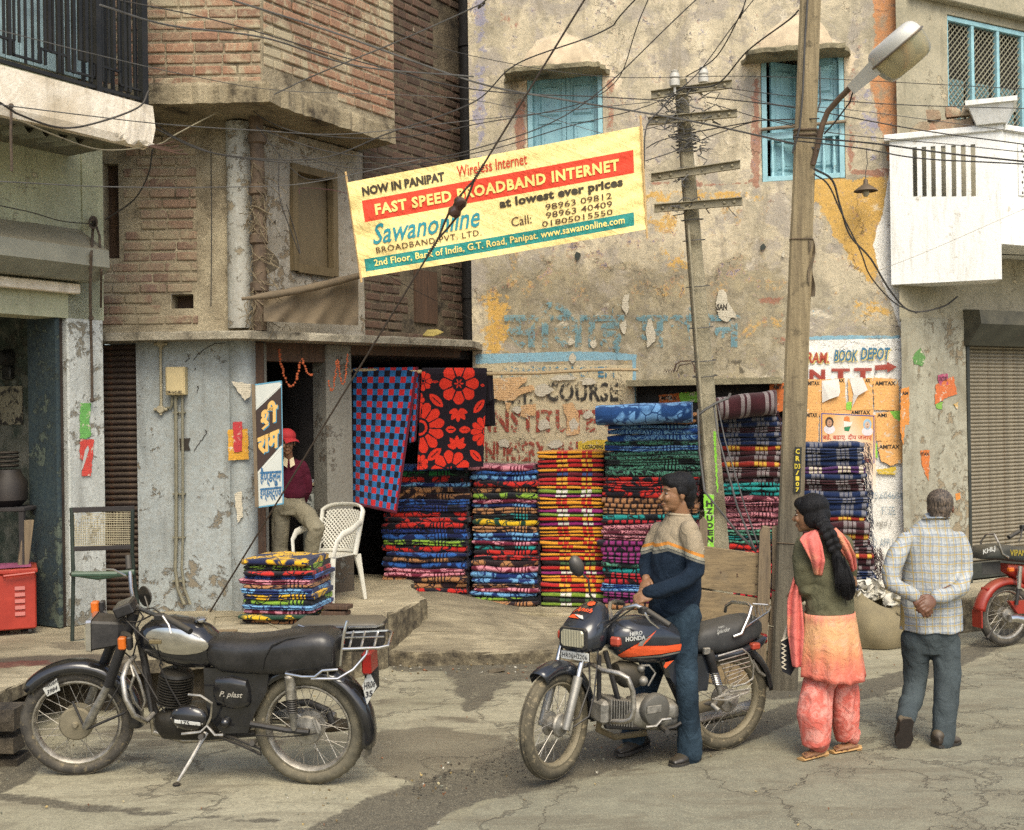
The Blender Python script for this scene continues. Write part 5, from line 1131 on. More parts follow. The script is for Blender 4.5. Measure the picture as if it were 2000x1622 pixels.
def garland(pts,r,lab,thread=True):
 rs=random.Random(len(lab));m_=MB();P_=[V(p)for p in pts];L=0
 m_.tube(P_,.0015,4)
 for a_,b_ in zip(P_,P_[1:]):
  n=max(1,int((b_-a_).length/(r*1.5)))
  for k in range(n):m_.ball(a_.lerp(b_,k/n)+V((rs.uniform(-r,r)*.5,rs.uniform(-r,r)*.5,0)),r*rs.uniform(.7,1.1),nu=6,nv=4)
 m_.single('garland',MG,lab,'garland','marigold garlands of the shop door')
def sag(p,q,s,n=10):p,q=V(p),V(q);return[p.lerp(q,k/n)-V((0,0,s*4*(k/n)*(1-k/n)))for k in range(n+1)]
Yg=10.6
garland(sag(P(544,684,Yg),P(587,704,Yg),.28,14),.013,'long orange garland sagging deep in the dark doorway');garland(sag(P(590,702,Yg),P(612,730,Yg),.06),.012,'short orange garland end in the middle of the dark doorway')
garland(sag(P(641,745,10.78),P(658,703,10.78),.17),.011,'smaller bead garland on the left of the grey door pier');garland(sag(P(660,704,10.78),P(679,690,10.86),.25),.011,'longer bead garland near the edge of the grey door pier')
fA=fpx(FA)
MBX=pm('cream_enamel_box','b3a277',.5,0,var=.1,sc=6,bump=.1,dust=.2)
mx=thing('meter_box','cream metal meter box with stencilled number on the pale blue wall','box',tuple(FA.at(342,773)))
a0_,a1b=FA.a(323,740,.1),FA.a(361,740,.1);b0_,b1_=FA.b(340,772,.1),FA.b(340,717,.1)
m_=MB();m_.box((a0_,b0_,.002),(a1b,b1_,.1),FA,ch=.006);m_.build('body',MBX,mx);m_=MB();m_.box((a0_+.01,b0_+.01,.1),(a1b-.01,b1_-.01,.106),FA,ch=.003);m_.build('door',MBX,mx)
m_=MB();put_text(m_,'DM-16-01-002',fpx(FA,.109),325,769,355,763,bold=.03);m_.build('lettering',flat('stencil_black','2e2a22'),mx)
PIPE=pm('grey_conduit_paint','77735f',.6,0,var=.25,sc=10,bump=.2,dust=.3);PVC=pm('yellowed_pvc','9d9378',.5,0,var=.2,sc=10)
for(lab,x,w_,bx)in(('thick grey conduit running down from the meter box',343,.016,358),('thin grey conduit beside the thick one under the meter box',356,.012,368)):
 m_=MB();m_.tube([FA.at(x,774,.03),FA.at(x+1,900,.03),FA.at(x+1,1060,.03),FA.at(x-1,1110,.03),FA.at(x+4,1150,.04),FA.at(bx+(4 if w_<.014 else 2),1181,.06)],w_,8)
 for yy in(806,965,1050,1135):m_.slab(FA.at(x+.5,yy,.02),FA.d*.026,V((0,0,.006)),FA.n*.02)
 m_.single('conduit',PIPE,lab,'pipe')
vf=thing('wiring_pipe','yellowed plastic wiring pipe with cross junctions beside the meter box','pipe',tuple(FA.at(315,806,.02)))
m_=MB();m_.tube([FA.at(313,658,.02),FA.at(315,800,.02)],.012,8);m_.build('pipe',PVC,vf)
for yy in(672,800):
 m_=MB();c=FA.at(314,yy,.02);m_.lathe(c-FA.n*.02,FA.n,[(.034,0),(.034,.04),(.028,.045)],12);m_.tube([c-FA.d*.06,c+FA.d*.06],.014,8);m_.tube([c-V((0,0,.05)),c+V((0,0,.05))],.014,8);m_.build('junction_box',PVC,vf)
m_=MB();m_.tube([FA.at(325,797,.02),FA.at(333,797,.03),FA.at(336,790,.04),FA.at(336,775,.05)],.011,8);m_.build('elbow_pipe',PIPE,vf)
HB=flat('broken_plaster_dark','2f2922',.95);rs=random.Random(3)
m_=MB();m_.add([FA.at(x,y,.006)for x,y in((350,857),(372,856),(368,868),(372,880),(352,880))],[(4,3,2,1,0)],0,False);m_.build('wall_hole',HB,bh)
for pts in([(378,704),(386,694),(400,681),(420,672),(446,668)],[(382,718),(380,726)],[(361,708),(370,700),(364,690)],[(378,880),(392,862),(404,846),(398,838)],[(384,755),(388,757),(384,770)]):
 m_=MB();pp=[]
 for(xa,ya),(xb,yb)in zip(pts,pts[1:]):pp+=[(xa+(xb-xa)*k/4+rs.uniform(-1.2,1.2),ya+(yb-ya)*k/4+rs.uniform(-1.2,1.2))for k in range(4)]
 stroke2d(m_,pp,1.3,fpx(FA,.004));m_.build('wall_crack',HB,bh)
def bill_mat(name,col,ink='3a3326',lines=70.0,dens=.5):
 if name in _mc:return _mc[name]
 b=NB(name);o=b.obj();x,y,z=b.sep(o);ln=b.m('FRACT',b.m('MULTIPLY',z,lines));n=b.noise(150,2,.5,b.vm('MULTIPLY',o,(1,1,.3)))
 ink_=b.m('MULTIPLY',b.m('MULTIPLY',b.m('LESS_THAN',ln,.5),b.m('GREATER_THAN',n,.5)),dens);c=b.mix(b.noise(8,4,.6,o),sr(col),tuple(q_*.75 for q_ in sr(col)[:3])+(1,))
 c=b.mix(ink_,c,sr(ink));c=b.mix(b.rm(b.noise(13,6,.75,b.vm('ADD',o,b.vm('SCALE',b.comb(b.rnd(),b.rnd(),b.rnd()),7.0)),.5),.58,.61,0,.85),c,sr('c4bba6'));b.out(c,.8,0,b.bump(b.noise(18,4,.6,o),.5,.01));_mc[name]=b.mat;return b.mat
def bill(fr,pts,mt,label,texts=(),off=.016,curl=.0,ink=None,name='poster',group=None,wave=.002):
 cx=sum(p_[0]for p_ in pts)/len(pts);cy=max(p_[1]for p_ in pts);t=thing(name,label,'poster',tuple(fr.at(cx,cy,off)),group)
 m_=MB();rs=random.Random(len(label));out=[]
 for i in range(len(pts)):
  (xa,ya),(xb,yb)=pts[i],pts[(i+1)%len(pts)];n=max(1,int(math.hypot(xb-xa,yb-ya)/4))
  for k in range(n):out.append((xa+(xb-xa)*k/n+(rs.uniform(-1.1,1.1)if k else 0),ya+(yb-ya)*k/n+(rs.uniform(-1.1,1.1)if k else 0)))
 fro=[fr.at(x,y,off+rs.uniform(0,wave))for x,y in out];nn=len(fro);bk_=[p_-fr.n*.0015 for p_ in fro]
 c=fr.at(cx,sum(p_[1]for p_ in pts)/len(pts),off)
 m_.add(fro+bk_,[list(range(nn))]+[(k,nn+k,nn+(k+1)%nn,(k+1)%nn)for k in range(nn)],0,False);m_.build('sheet',mt,t)
 if texts:
  m_=MB()
  for(s,x0,y0,x1,y1,kw)in texts:put_text(m_,s,fpx(fr,off+.004),x0,y0,x1,y1,0,**kw)
  m_.build('lettering',ink or flat('print_black','2c251c'),t)
 return t
def curl(fr,pts,t,off=.02):
 m_=MB();n=len(pts);F_=[fr.at(x,y,off+o_)for x,y,o_ in pts];Bk=[p_-fr.n*.0015 for p_ in F_];m_.add(F_+Bk,[list(range(n)),list(range(2*n-1,n-1,-1))],0,False);m_.build('curled_back',flat('poster_back_white','d5cfc4'),t)
ORB=bill_mat('orange_bill','ecb26a','7a5230');TX=lambda x0,y0,w_,k=1:[('AMITAX',x0,y0+8.0,x0+w_,y0,dict(bold=.03))]
GB_='orange printed bills on the white painted wall'
bill(FP,[(1571,741),(1604,741),(1604,803),(1570,804)],ORB,'orange bill next to the big pole, upper row',TX(1573,745,28),group=GB_)
t1=bill(FP,[(1604,742),(1650,739),(1653,800),(1605,803)],ORB,'orange bill in the upper row with a wide curled white flap',[('AX',1637,747,1649,740,dict(bold=.03))],.0175,group=GB_)
curl(FP,[(1605,744,0),(1638,740,0),(1641,766,.03),(1638,774,.04),(1620,780,.03),(1606,787,.01)],t1)
t2=bill(FP,[(1656,740),(1704,738),(1705,800),(1658,803)],ORB,'orange bill in the upper row with a long narrow curled flap',[('AX',1690,747,1700,740,dict(bold=.03))],.0185,group=GB_)
curl(FP,[(1659,740,0),(1684,737,0),(1695,762,.04),(1676,773,.03),(1664,796,.01),(1667,770,.01)],t2)
bill(FP,[(1705,738),(1754,740),(1757,803),(1708,801)],ORB,'orange bill at the end of the upper row under the painted arrow',TX(1709,745,40),.0165,group=GB_)
bill(FP,[(1568,804),(1600,802),(1598,862),(1566,864)],ORB,'orange bill next to the big pole, second row',TX(1570,807,27),.0192,group=GB_)
bill(FP,[(1600,800),(1705,797),(1706,812),(1600,812)],ORB,'strip of orange bills showing above the election poster',TX(1662,802,38),.0160,group=GB_)
bill(FP,[(1710,806),(1738,804),(1747,818),(1758,824),(1759,862),(1712,862)],ORB,'orange bill with torn corner beside the election poster',[('AMI',1713,815,1732,808,dict(bold=.03))],.0205,group=GB_)
bill(FP,[(1714,863),(1764,862),(1763,908),(1752,905),(1742,910),(1722,902),(1717,884)],ORB,'orange bill below the torn one beside the election poster',TX(1717,869,40),.0225,group=GB_)
bill(FP,[(1566,862),(1598,862),(1597,876),(1564,877)],ORB,'orange bill cut off by the plaid stack beside the pole',TX(1568,864,26),.0215,group=GB_)
bill(FP,[(1504,749),(1540,747),(1540,800),(1520,806),(1502,770)],bill_mat('deep_orange_bill','c96a2c'),'deep orange bill in the shadowed niche corner',TX(1510,753,28),.014)
GRNB=bill_mat('lime_green_bill','8fce4a')
bill(FP,[(1738,804),(1759,802),(1759,824),(1749,820)],GRNB,'torn bright green bill corner beside the torn orange bill',off=.0165)
bill(FP,[(1654,786),(1664,786),(1662,802),(1653,801)],GRNB,'small green scrap between two orange bills',off=.0200)
bill(FP,[(1702,868),(1712,866),(1714,896),(1706,892)],GRNB,'narrow green scrap beside the lower corner of the election poster',off=.0142)
YB2=bill_mat('yellow_bill','d9b93c')
bill(FP,[(1711,918),(1750,912),(1751,922),(1748,928),(1716,926)],YB2,'yellow torn bill below the orange bills',off=.0235)
m__=bill(FP,[(1130,863),(1190,858),(1190,880),(1128,884)],YB2,'yellow coaching bill behind the orange checked stack',[('L COACHING CE',1138,877,1188,869,dict(bold=.03))],.016)
for(pts,lab)in(([(956,740),(1030,736),(1028,745),(1010,760),(1040,752),(1045,762),(1015,772),(1004,782),(985,784),(960,778)],'torn peach bill with dotted border at the end of the rod'),([(1018,793),(1047,789),(1046,812),(1030,812),(1038,836),(1030,818),(1017,812)],'ragged orange scrap over the red painted word'),([(1098,790),(1118,786),(1130,806),(1132,848),(1106,852),(1108,824)],'tall ragged orange scrap right of the other orange scrap'),([(986,784),(998,788),(993,808),(988,796)],'small orange shred under the peach bill')):
 bill(FP,pts,bill_mat('faded_orange_bill','d6ae7c','5a4030',55,.8),lab,off=.018)
WSC=bill_mat('pale_torn_paper','c9c0aa','55503f',55,.6)
rs=random.Random(6)
def scrap(fr,x,y,sx,sy,mt,lab,off=.019):
 n=9;pts=[(x+cos(2*pi*k/n)*sx*rs.uniform(.45,1),y+sin(2*pi*k/n)*sy*rs.uniform(.45,1))for k in range(n)];bill(fr,pts,mt,lab,off=off,name='paper_scrap')
for(x,y,sx,sy,lab)in((1060,762,26,16,'wide white torn paper over the black painted word'),(1098,738,34,8,'long white torn strip above the black painted word'),(1148,745,24,9,'white torn strip at the end of the blue painted word'),(1010,800,14,10,'white torn paper at the start of the red painted word'),(1064,830,18,14,'white torn paper in the middle of the red painted words'),(1120,830,12,18,'white torn paper beside the tall orange scrap'),(1150,810,14,10,'small white torn paper right of the tall orange scrap'),(1085,868,22,10,'printed white scrap over the lowest red painted word'),(985,868,20,12,'white torn paper beside the flowered hanging blanket'),(1118,700,8,12,'white paper scrap hanging above the pale blue band'),(1158,672,8,14,'printed white scrap with black letters under the banner'),(1115,668,9,12,'white printed scrap left of its twin above the blue band'),(1218,640,9,20,'torn black and white scrap below the banner'),(1270,650,14,34,'long curled torn poster left of the leaning pole'),(1222,590,10,30,'upright torn poster strip left of the leaning pole'),(1410,592,14,32,'torn green and white poster right of the leaning pole'),(1420,618,18,12,'torn black and white SAN bill right of the leaning pole'),(1128,500,8,10,'small dark torn scrap under the banner bottom edge'),(1490,483,7,8,'small dark green scrap between the two poles'),(1530,498,4,10,'small white scrap on the ochre patch between the poles')):
 scrap(FP,x,y,sx,sy,WSC if x not in(1128,1490)else flat('dark_scrap','2c322a'),lab)
SIX=[('SAN',1400,606,1420,594,dict(bold=.04))];bill(FP,[(1398,590),(1424,592),(1440,622),(1404,618)],WSC,'torn bill printed SAN right of the leaning pole',SIX,.021)
bill(Fr(FP.O-FP.n*.2,FP.d,FP.n),[(1286,772),(1345,766),(1345,800),(1290,806)],bill_mat('deep_orange_bill','c96a2c'),'orange bill deep in the niche behind the rolled blue blanket',[('MITAX',1292,782,1322,774,dict(bold=.03))],.01)
bill(Fr(FP.O-FP.n*.2,FP.d,FP.n),[(1326,768),(1372,766),(1372,785),(1330,788)],GRNB,'green bill deep in the niche behind the leaning pole',(),.014)
ep=thing('election_poster','white bordered poster with two portraits, a tricolour hand and a Hindi line','poster',tuple(FP.at(1655,960,.02)))
m_=MB();m_.add([FP.at(x,y,.0245)for x,y in((1602,806),(1710,811),(1710,960),(1600,960))]+[FP.at(x,y,.0228)for x,y in((1602,806),(1710,811),(1710,960),(1600,960))],[(3,2,1,0),(4,5,6,7),(0,1,5,4),(1,2,6,5),(2,3,7,6),(3,0,4,7)],0,False)
b=NB('poster_peach_to_green');x,y,z=b.sep(b.obj());c=b.mix(b.rm(b.m('ADD',b.m('MULTIPLY',b.m('ABSOLUTE',x),2.0),b.m('MULTIPLY',z,1.2)),.3,1.2),sr('e9e6dc'),sr('d99f55'));c=b.mix(b.rm(b.m('ADD',x,b.m('MULTIPLY',z,-.6)),.05,-.25,0,.9),c,c);b.out(c,.55)
m_.build('sheet',b.mat,ep)
def face2(cx,cy,s,skin,wrap,hairc,par):
 def ell(rx,ry,dy,mt,off,nm,a0=0,a1=2*pi):
  m2=MB();n=16;m2.add([FP.at(cx+cos(2*pi*k/n)*rx*s,cy+dy*s+sin(2*pi*k/n)*ry*s,off)for k in range(n)],[list(range(n))],0,False);m2.build(nm,mt,par)
 ell(11,9,14,wrap,.0252,'printed_shoulders');ell(8.2,10.5,0,hairc,.0256,'printed_headcover');ell(5.2,7,1.5,skin,.0260,'printed_face');ell(1.1,.8,-.2,flat('print_dark','3a2c24'),.0264,'printed_eye');ell(2.2,.7,5.2,flat('print_lip','7c4038'),.0264,'printed_mouth')
face2(1620,825,1.0,flat('print_skin','b98d6c'),flat('print_pale','d8d0d0'),flat('print_dark','3a2c24'),ep);face2(1694,829,1.0,flat('print_skin2','c4a68d'),flat('print_pale','d8d0d0'),flat('print_turban','8fb0c2'),ep)
for(pts,c_)in(([(1648,822),(1649,815),(1654,813),(1659,815),(1660,824)],'d07a3a'),([(1648,823),(1660,825),(1665,824),(1662,832),(1648,834)],'dddccf'),([(1648,835),(1662,833),(1658,843),(1650,842)],'2d7a4d')):
 m_=MB();m_.add([FP.at(x,y,.0262)for x,y in pts],[list(range(len(pts)))[::-1]],0,False);m_.build('printed_hand',flat('print_'+c_,c_),ep)
m_=MB()
for s_ in([(1605,960),(1605,808)],[(1605,808),(1707,813)],[(1707,813),(1707,905)]):stroke2d(m_,s_,1.8,fpx(FP,.0258))
m_.build('printed_frame',flat('print_blue','34498c'),ep)
m_=MB();put_text(m_,'बढे, बढाए. दीप जलाए',fpx(FP,.0262),1607,861,1703,848,bold=.015);m_.build('lettering',flat('print_red','bb4432'),ep)
m_=MB();m_.add([FP.at(1694+cos(2*pi*k/14)*8,900+sin(2*pi*k/14)*4,.0262)for k in range(14)],[list(range(14))]);m_.add([FP.at(x,y,.0264)for x,y in((1688,896),(1690,884),(1692,896))],[(0,1,2)]);m_.build('printed_lamp',flat('print_lamp','8d5138'),ep)
FRo=.014
for(pts,c_,lab,tx)in(([(1782,698),(1798,680),(1808,700),(1802,715),(1786,712)],'5d8c4a','green torn scrap high on the grey corner wall',()),([(1832,733),(1852,730),(1852,756),(1834,752)],'b0506f','pink torn bill on the grey corner wall',[('FUNCTIONS',1834,745,1850,736,{})]),([(1828,752),(1862,735),(1870,770),(1848,778),(1826,790)],'d3703a','ragged orange bill below the pink one',()),([(1760,760),(1776,755),(1776,830),(1768,830),(1764,870),(1758,840)],'d68a3c','narrow orange bill on the edge where the two houses meet',[('AM',1762,772,1774,765,dict(bold=.03))]),([(1798,880),(1816,880),(1814,940),(1806,925),(1800,905)],'cf7434','upright orange strip on the grey corner wall',[('ITAX',1799,890,1815,884,dict(bold=.03))]),([(1862,790),(1872,785),(1870,800)],'c9a050','tiny yellow scrap near the shutter frame',()),([(1828,790),(1842,785),(1840,800),(1830,798)],'7fae4a','tiny green scrap under the ragged orange bill',()),([(1866,965),(1876,962),(1876,975),(1868,978)],'d68a3c','small orange scrap low by the shutter frame',())):
 bill(FR,pts,bill_mat('bill_'+c_,c_),lab,tx,FRo,group='scraps of bills on the grey corner wall')
fLp=FL
bill(FL,[(157,787),(178,787),(175,822),(178,850),(168,858),(156,856)],bill_mat('bill_green_pillar','6fb05a','2c3a22'),'torn green bill on the white pillar',(),.01)
bill(FL,[(157,858),(184,859),(182,885),(178,930),(160,930),(162,900),(156,895)],bill_mat('bill_red_pillar','cf4a3e','5a1a14'),'red bill with a slanting torn streak on the white pillar',(),.012)
m_=MB();m_.add([FL.at(x,y,.0165)for x,y in((158,920),(162,915),(174,878),(172,870),(166,880))],[(0,1,2,3,4)],0,False);m_.single('torn_streak',flat('torn_white','b5b5ae'),'white torn streak across the red bill','scrap')
fc2=Fr(P(460,900,10.385),(1,.0,0),(0,-1,0))
bill(fc2,[(445,840),(484,838),(486,898),(463,898),(446,900)],bill_mat('bill_yellow_pillar','d29a2c'),'yellow bill on the round pillar by the signboard',(),.012)
bill(fc2,[(455,825),(473,824),(473,882),(457,884)],bill_mat('bill_red_small','b93438','4a1414'),'small red bill over the yellow one on the round pillar',(),.02)
bill(fc2,[(452,745),(490,750),(489,775),(478,783),(462,760)],WSC,'curled brown paper scrap behind the top of the signboard',(),.015);bill(fc2,[(458,965),(472,960),(474,1010),(464,1022)],WSC,'torn printed paper low on the round pillar',(),.012)
# -- small things of the street side
pc=thing('plastic_chair','off-white plastic garden chair with latticed back on the shop step','chair',tuple(G(665,1170,.45)))
PL=pm('dusty_white_plastic','c9c6b8',.45,0,var=.05,sc=5,bump=.08,dust=.12)
cc=V(G(655,1178,.45));ang=R_(-28)
cd=V((cos(ang),sin(ang),0));cn=V((sin(ang),-cos(ang),0));FCH=Fr(cc+V((-.09,.10,0)),cd,cn)
SW,SD,SH=.21,.21,.41
m_=MB()
def seat(u,v):x=(u-.5)*2;y=(v-.5)*2;return FCH.pt(x*SW*(1-.08*(1-v)),SH-.02*(1-x*x)*(1-y*y)-(.03*max(0,v-.85)/.15),y*SD)
m_.grid(seat,12,12);me=m_.mesh('seat',PL,V((0,0,0)),0);me=eval_mesh(me,[('SOLIDIFY',dict(thickness=.012))]);me.transform(Matrix.Translation(-ORG[pc]));link_mesh('seat',me,pc)
def backp(u,v):
 t=(u-.5)*2;w_=SW*(1.02+.10*v);x=w_*sin(t*1.25)/sin(1.25);dep=-SD-.02-.10*v+.13*(1-cos(t*1.25));top=.44*(1-.10*t*t*t*t-.06*t*t);return FCH.pt(x,SH+top*v,dep)
m_=MB()
nb_=15
for k in range(-nb_,nb_*2):
 for sg in(1,-1):
  pts=[]
  for j in range(0,9):
   v=.1+.80*j/8;u=(k/nb_)+sg*v*.75+(0 if sg>0 else .75)
   if .08<u<.92:pts.append(backp(u,v))
  if len(pts)>1:m_.tube(pts,.0068,4,smooth=False)
m_.build('back_lattice',PL,pc,kind='stuff')
m_=MB();rim=[backp(.04,v/6)for v in range(0,7)]+[backp(.04+.92*k/14,1.0)for k in range(1,14)]+[backp(.96,1-v/6)for v in range(0,7)]
m_.tube(rim,[.028]*len(rim),8,flat=.5,side=FCH.n);m_.tube([backp(.05+.9*k/8,.06)for k in range(9)],.016,6);m_.build('back_rim',PL,pc)
for sx in(-1,1):
 m_=MB();e=.97 if sx>0 else .03;a_=backp(e,.75);m_.tube([a_,a_.lerp(FCH.pt(sx*(SW+.05),SH+.26,-.1),.5)+V((0,0,.01)),FCH.pt(sx*(SW+.055),SH+.235,-.02),FCH.pt(sx*(SW+.05),SH+.21,.10),FCH.pt(sx*(SW+.035),SH+.15,.17),FCH.pt(sx*(SW+.01),SH+.02,.19)],[.03,.032,.034,.034,.028,.024],8,flat=.45,side=V((0,0,1)));m_.build('arm',PL,pc)
 for sy in(-1,1):
  m_=MB();m_.tube([FCH.pt(sx*(SW-.01),SH+.0,sy*(SD-.02)),FCH.pt(sx*(SW+.01),SH-.14,sy*(SD+.0)),FCH.pt(sx*(SW+.035),.0,sy*(SD+.035))],[.035,.024,.016],6,flat=.6);m_.build('leg',PL,pc)
ch=thing('cane_chair','black steel chair with torn cane back and green armrest before the white pillar','chair',tuple(G(145,1262,.4)))
Yc=9.25;FCC=Fr(P(140,1200,9.1),(.97,.22,0));FCC.n=V((FCC.d.y,-FCC.d.x,0));g=lambda x,y,o_=0:FCC.at(x,y,o_)
GT=pm('dark_green_tube_paint','22302b',.45,.2,var=.3,dust=.2)
m_=MB();m_.tube([g(141,1258,.0),g(143,1130),g(140,1000),g(139,992)],.016,8);m_.build('leg',GT,ch)
m_=MB();m_.tube([g(270,1190,-.05),g(262,1130,-.05),g(258,1075,0),g(259,994)],.016,8);m_.build('leg',GT,ch)
m_=MB();m_.box((FCC.a(137,1000),FCC.b(200,1000),-.012),(FCC.a(263,1000),FCC.b(200,990),.012),FCC,ch=.004);m_.build('back_frame',pm('dark_wood_frame','241d1a',.6,var=.3),ch);m_=MB();m_.box((FCC.a(140,1000),FCC.b(200,1075),-.012),(FCC.a(260,1000),FCC.b(200,1066),.012),FCC,ch=.004);m_.build('back_frame',pm('dark_wood_frame','241d1a',.6,var=.3),ch)
rs=random.Random(8);m_=MB();x0_,x1_,y0_,y1_=146,256,1066,1000
for k in range(27):
 x_=x0_+(x1_-x0_)*k/26;top=y1_+(0 if k>12 else rs.uniform(0,26));m_.tube([g(x_,y0_),g(x_+rs.uniform(-1,1),(y0_+top)/2),g(x_+rs.uniform(-2,2),top)],.0035,3,smooth=False)
for k in range(16):
 y_=y0_+(y1_-y0_)*k/15;xe=x1_ if k<12 else x1_;xa=x0_+(0 if k<9 else rs.uniform(0,50));m_.tube([g(xa,y_,.003),g((xa+xe)/2,y_+rs.uniform(-1,1),.003),g(xe,y_,.003)],.0035,3,smooth=False)
for k in range(22):x_=x0_+rs.uniform(0,60);y_=y1_+rs.uniform(0,24);m_.tube([g(x_,y_,.004),g(x_+rs.uniform(-8,8),y_+rs.uniform(-8,8),.01)],.0025,3,smooth=False)
m_.build('cane_weave',pm('dusty_cane','8f866b',.8,var=.2),ch,kind='stuff')
m_=MB();m_.tube([g(141,1122,.0),g(143,1122,.25),g(230,1121,.27)],.02,8);m_.tube([g(140,1120,.0),g(190,1126,.05),g(262,1118,.0)],[.022,.03,.022],8,flat=.5,side=V((0,0,1)));m_.build('armrest',pm('green_armrest','3a5444',.5,var=.2,dust=.2),ch)
m_=MB();m_.tube([g(141,1255),g(200,1243,-.05),g(225,1238,-.1)],.013,8);m_.build('stretcher',GT,ch)
ROPE=pm('old_rope','54473a',.95,0,var=.4,sc=40,bump=.6)
def cord(pts,r,mt,lab,name='rope',cat='rope',group=None,n=6):m_=MB();m_.tube(pts,r,n);return m_.single(name,mt,lab,cat,group)
rp_=lambda x,y,o_=.06:FL.at(x,y,o_)
m_=MB();m_.tube([rp_(180,425),rp_(182,440,.1),rp_(178,500,.4),rp_(176,560,.30),rp_(177,620,.1),rp_(179,700,.06),rp_(180,780,.05)],.012,8);m_.ball(rp_(180,782,.06),.02);m_.ball(rp_(178,622,.1),.022);m_.single('rope',ROPE,'thick knotted rope hanging down the white pillar','rope')
m_=MB();m_.tube([rp_(184,430),rp_(194,460,.3),rp_(198,530,.35),rp_(197,600,.1)],.01,8);m_.single('rope',ROPE,'shorter brown rope at the edge of the white pillar','rope')
m_=MB()
for k in range(7):t0=k*.9;m_.tube([rp_(182+8*cos(t0+s_*.7),432+9*sin(t0+s_*.7)+k,.08+.02*k)for s_ in range(9)],.006,5,closed=False)
m_.single('rope_coil',ROPE,'tangle of rope and wire at the corner of the green wall','rope')
m_=MB();m_.tube([FL.at(22,205,.98),FL.at(21,262,.98),FL.at(23,335,.97)],.010,6);m_.ball(FL.at(22,207,.98),.018);m_.single('rope',ROPE,'frayed rope end hanging from the white balcony','rope')
TP=pm('dusty_tan_tarpaulin','6e604b',.95,0,var=.16,sc=4,bump=.5,bsc=25)
m_=MB();YT=lambda x:10.15+(x-520)/190*.95
def tf(u,v):x=515+185*u;yt=588-44*u;yb=628+8*u;y=yt+(yb-yt)*v;return P(x,y,YT(x)-.04+.025*sin(u*13+v*4)+.02*sin(u*31+v*7)*v+.05*(1-v))
m_.grid(tf,40,12);m_.single('tarpaulin',TP,'dusty tan tarpaulin hung over a pole above the ledge','tarpaulin')
m_=MB();rs=random.Random(2);pts=[]
for k in range(12):u=k/11;x=472+230*u;pts.append(P(x,584-46*u**1.1+(4*sin(u*3)),YT(max(x,500))-.10))
m_.tube(pts,[.014,.016,.03,.034,.03,.036,.032,.036,.034,.036,.03,.03],10);m_.single('tarpaulin_roll',TP,'rolled edge of the tan tarpaulin on its pole','tarpaulin')
m_=MB();c=P(850,655,11.75);m_.hull([c+V((random.uniform(-.14,.14),random.uniform(-.05,.05),random.uniform(-.02,.06)))for _ in range(14)]);m_.single('crumpled_bag',flat('yellowed_bag','a08f4e',.8,.2,.6),'crumpled yellow bag on the ledge near the plastered house','bag')
hl_=thing('wall_lamp','small rusty hanging lamp with conical shade above the white painted edge','lamp',tuple(FP.at(1691,388,.25)))
RST=pm('rusty_enamel','5a4a3a',.6,.2,var=.3,dust=.2);c=FP.at(1691,370,.25)
m_=MB();m_.lathe(c,(0,0,1),[(.115,-.02),(.112,-.012),(.07,.02),(.03,.045),(.022,.06),(.022,.085),(.012,.1)],20,caps=False);m_.build('shade',RST,hl_);m_=MB();m_.lathe(c,(0,0,-1),[(.02,0),(.034,.02),(.034,.045),(.02,.07),(.008,.075)],14);m_.build('bulb',pm('dusty_glass_bulb','a39a80',.2),hl_)
m_=MB();m_.tube([c+V((0,0,.1)),FP.at(1690,340,.22),FP.at(1694,320,.15),FP.at(1692,290,.1)],.004,5);m_.build('cord',WIRE,hl_)
m_=MB();s_=lambda x,y,o_=.1:FP.at(x,y,o_)
m_.tube([s_(1316,727),s_(1320,712),s_(1330,706),s_(1350,705),s_(1356,716),s_(1357,728)],.007,6);m_.tube([s_(1322,727,.06),s_(1327,714,.06),s_(1350,710,.06)],.005,6)
for k in range(5):m_.tube([s_(1296+k*5,728),s_(1299+k*5,721),s_(1302+k*5,728)],.004,5)
m_.single('wire_stand',pm('rust','4a3428',.8),'bent rusty wire stand lying on the cement shelf','stand')
# -- wooden cart side standing upright
cs=thing('cart_side','weathered plank cart side standing between the motorcycle and the big pole','cart',tuple(G(1440,1352)))
YC=4830/(1345-811);FC=Fr((xs(1370,YC)+.0,YC+.05,0),(.985,-.17,0));FC.n=V((FC.d.y,-FC.d.x,0))
def plank(pts,th,off,mt=WOOD_GREY,nm='plank',ch=.004):
 P0=[FC.at(x,y,off)for x,y in pts];q_=[p_-FC.n*th for p_ in P0]
 c=sum(P0+q_,V((0,0,0)))/(2*len(P0));m_=MB();ins=[p_+(c-p_).normalized()*ch*1.5 for p_ in P0]
 m_.hull(P0[:0]+[p_+(c-p_).normalized()*0-FC.n*ch for p_ in P0]+ins+q_);m_.build(nm,mt,cs)
plank([(1366,1066),(1504,1085),(1500,1168),(1366,1148)],.03,.0);plank([(1366,1152),(1499,1172),(1493,1232),(1366,1212)],.03,.002);plank([(1366,1216),(1493,1236),(1488,1290),(1366,1274)],.03,-.003);plank([(1366,1278),(1488,1294),(1483,1345),(1366,1332)],.03,.001)
plank([(1484,1040),(1490,1028),(1504,1030),(1506,1130),(1492,1355),(1474,1357),(1482,1200)],.07,.05,WOOD_UP,'post');plank([(1508,1030),(1524,1027),(1528,1034),(1526,1155),(1508,1152)],.06,.03,WOOD_UP,'post');plank([(1508,1156),(1526,1159),(1520,1225),(1502,1222)],.06,.028,WOOD_UP,'post');plank([(1502,1226),(1520,1229),(1514,1340),(1496,1342)],.06,.032,WOOD_UP,'post');plank([(1366,1018),(1374,1010),(1382,1020),(1382,1070),(1366,1066)],.05,-.02,WOOD_UP,'post')
m_=MB()
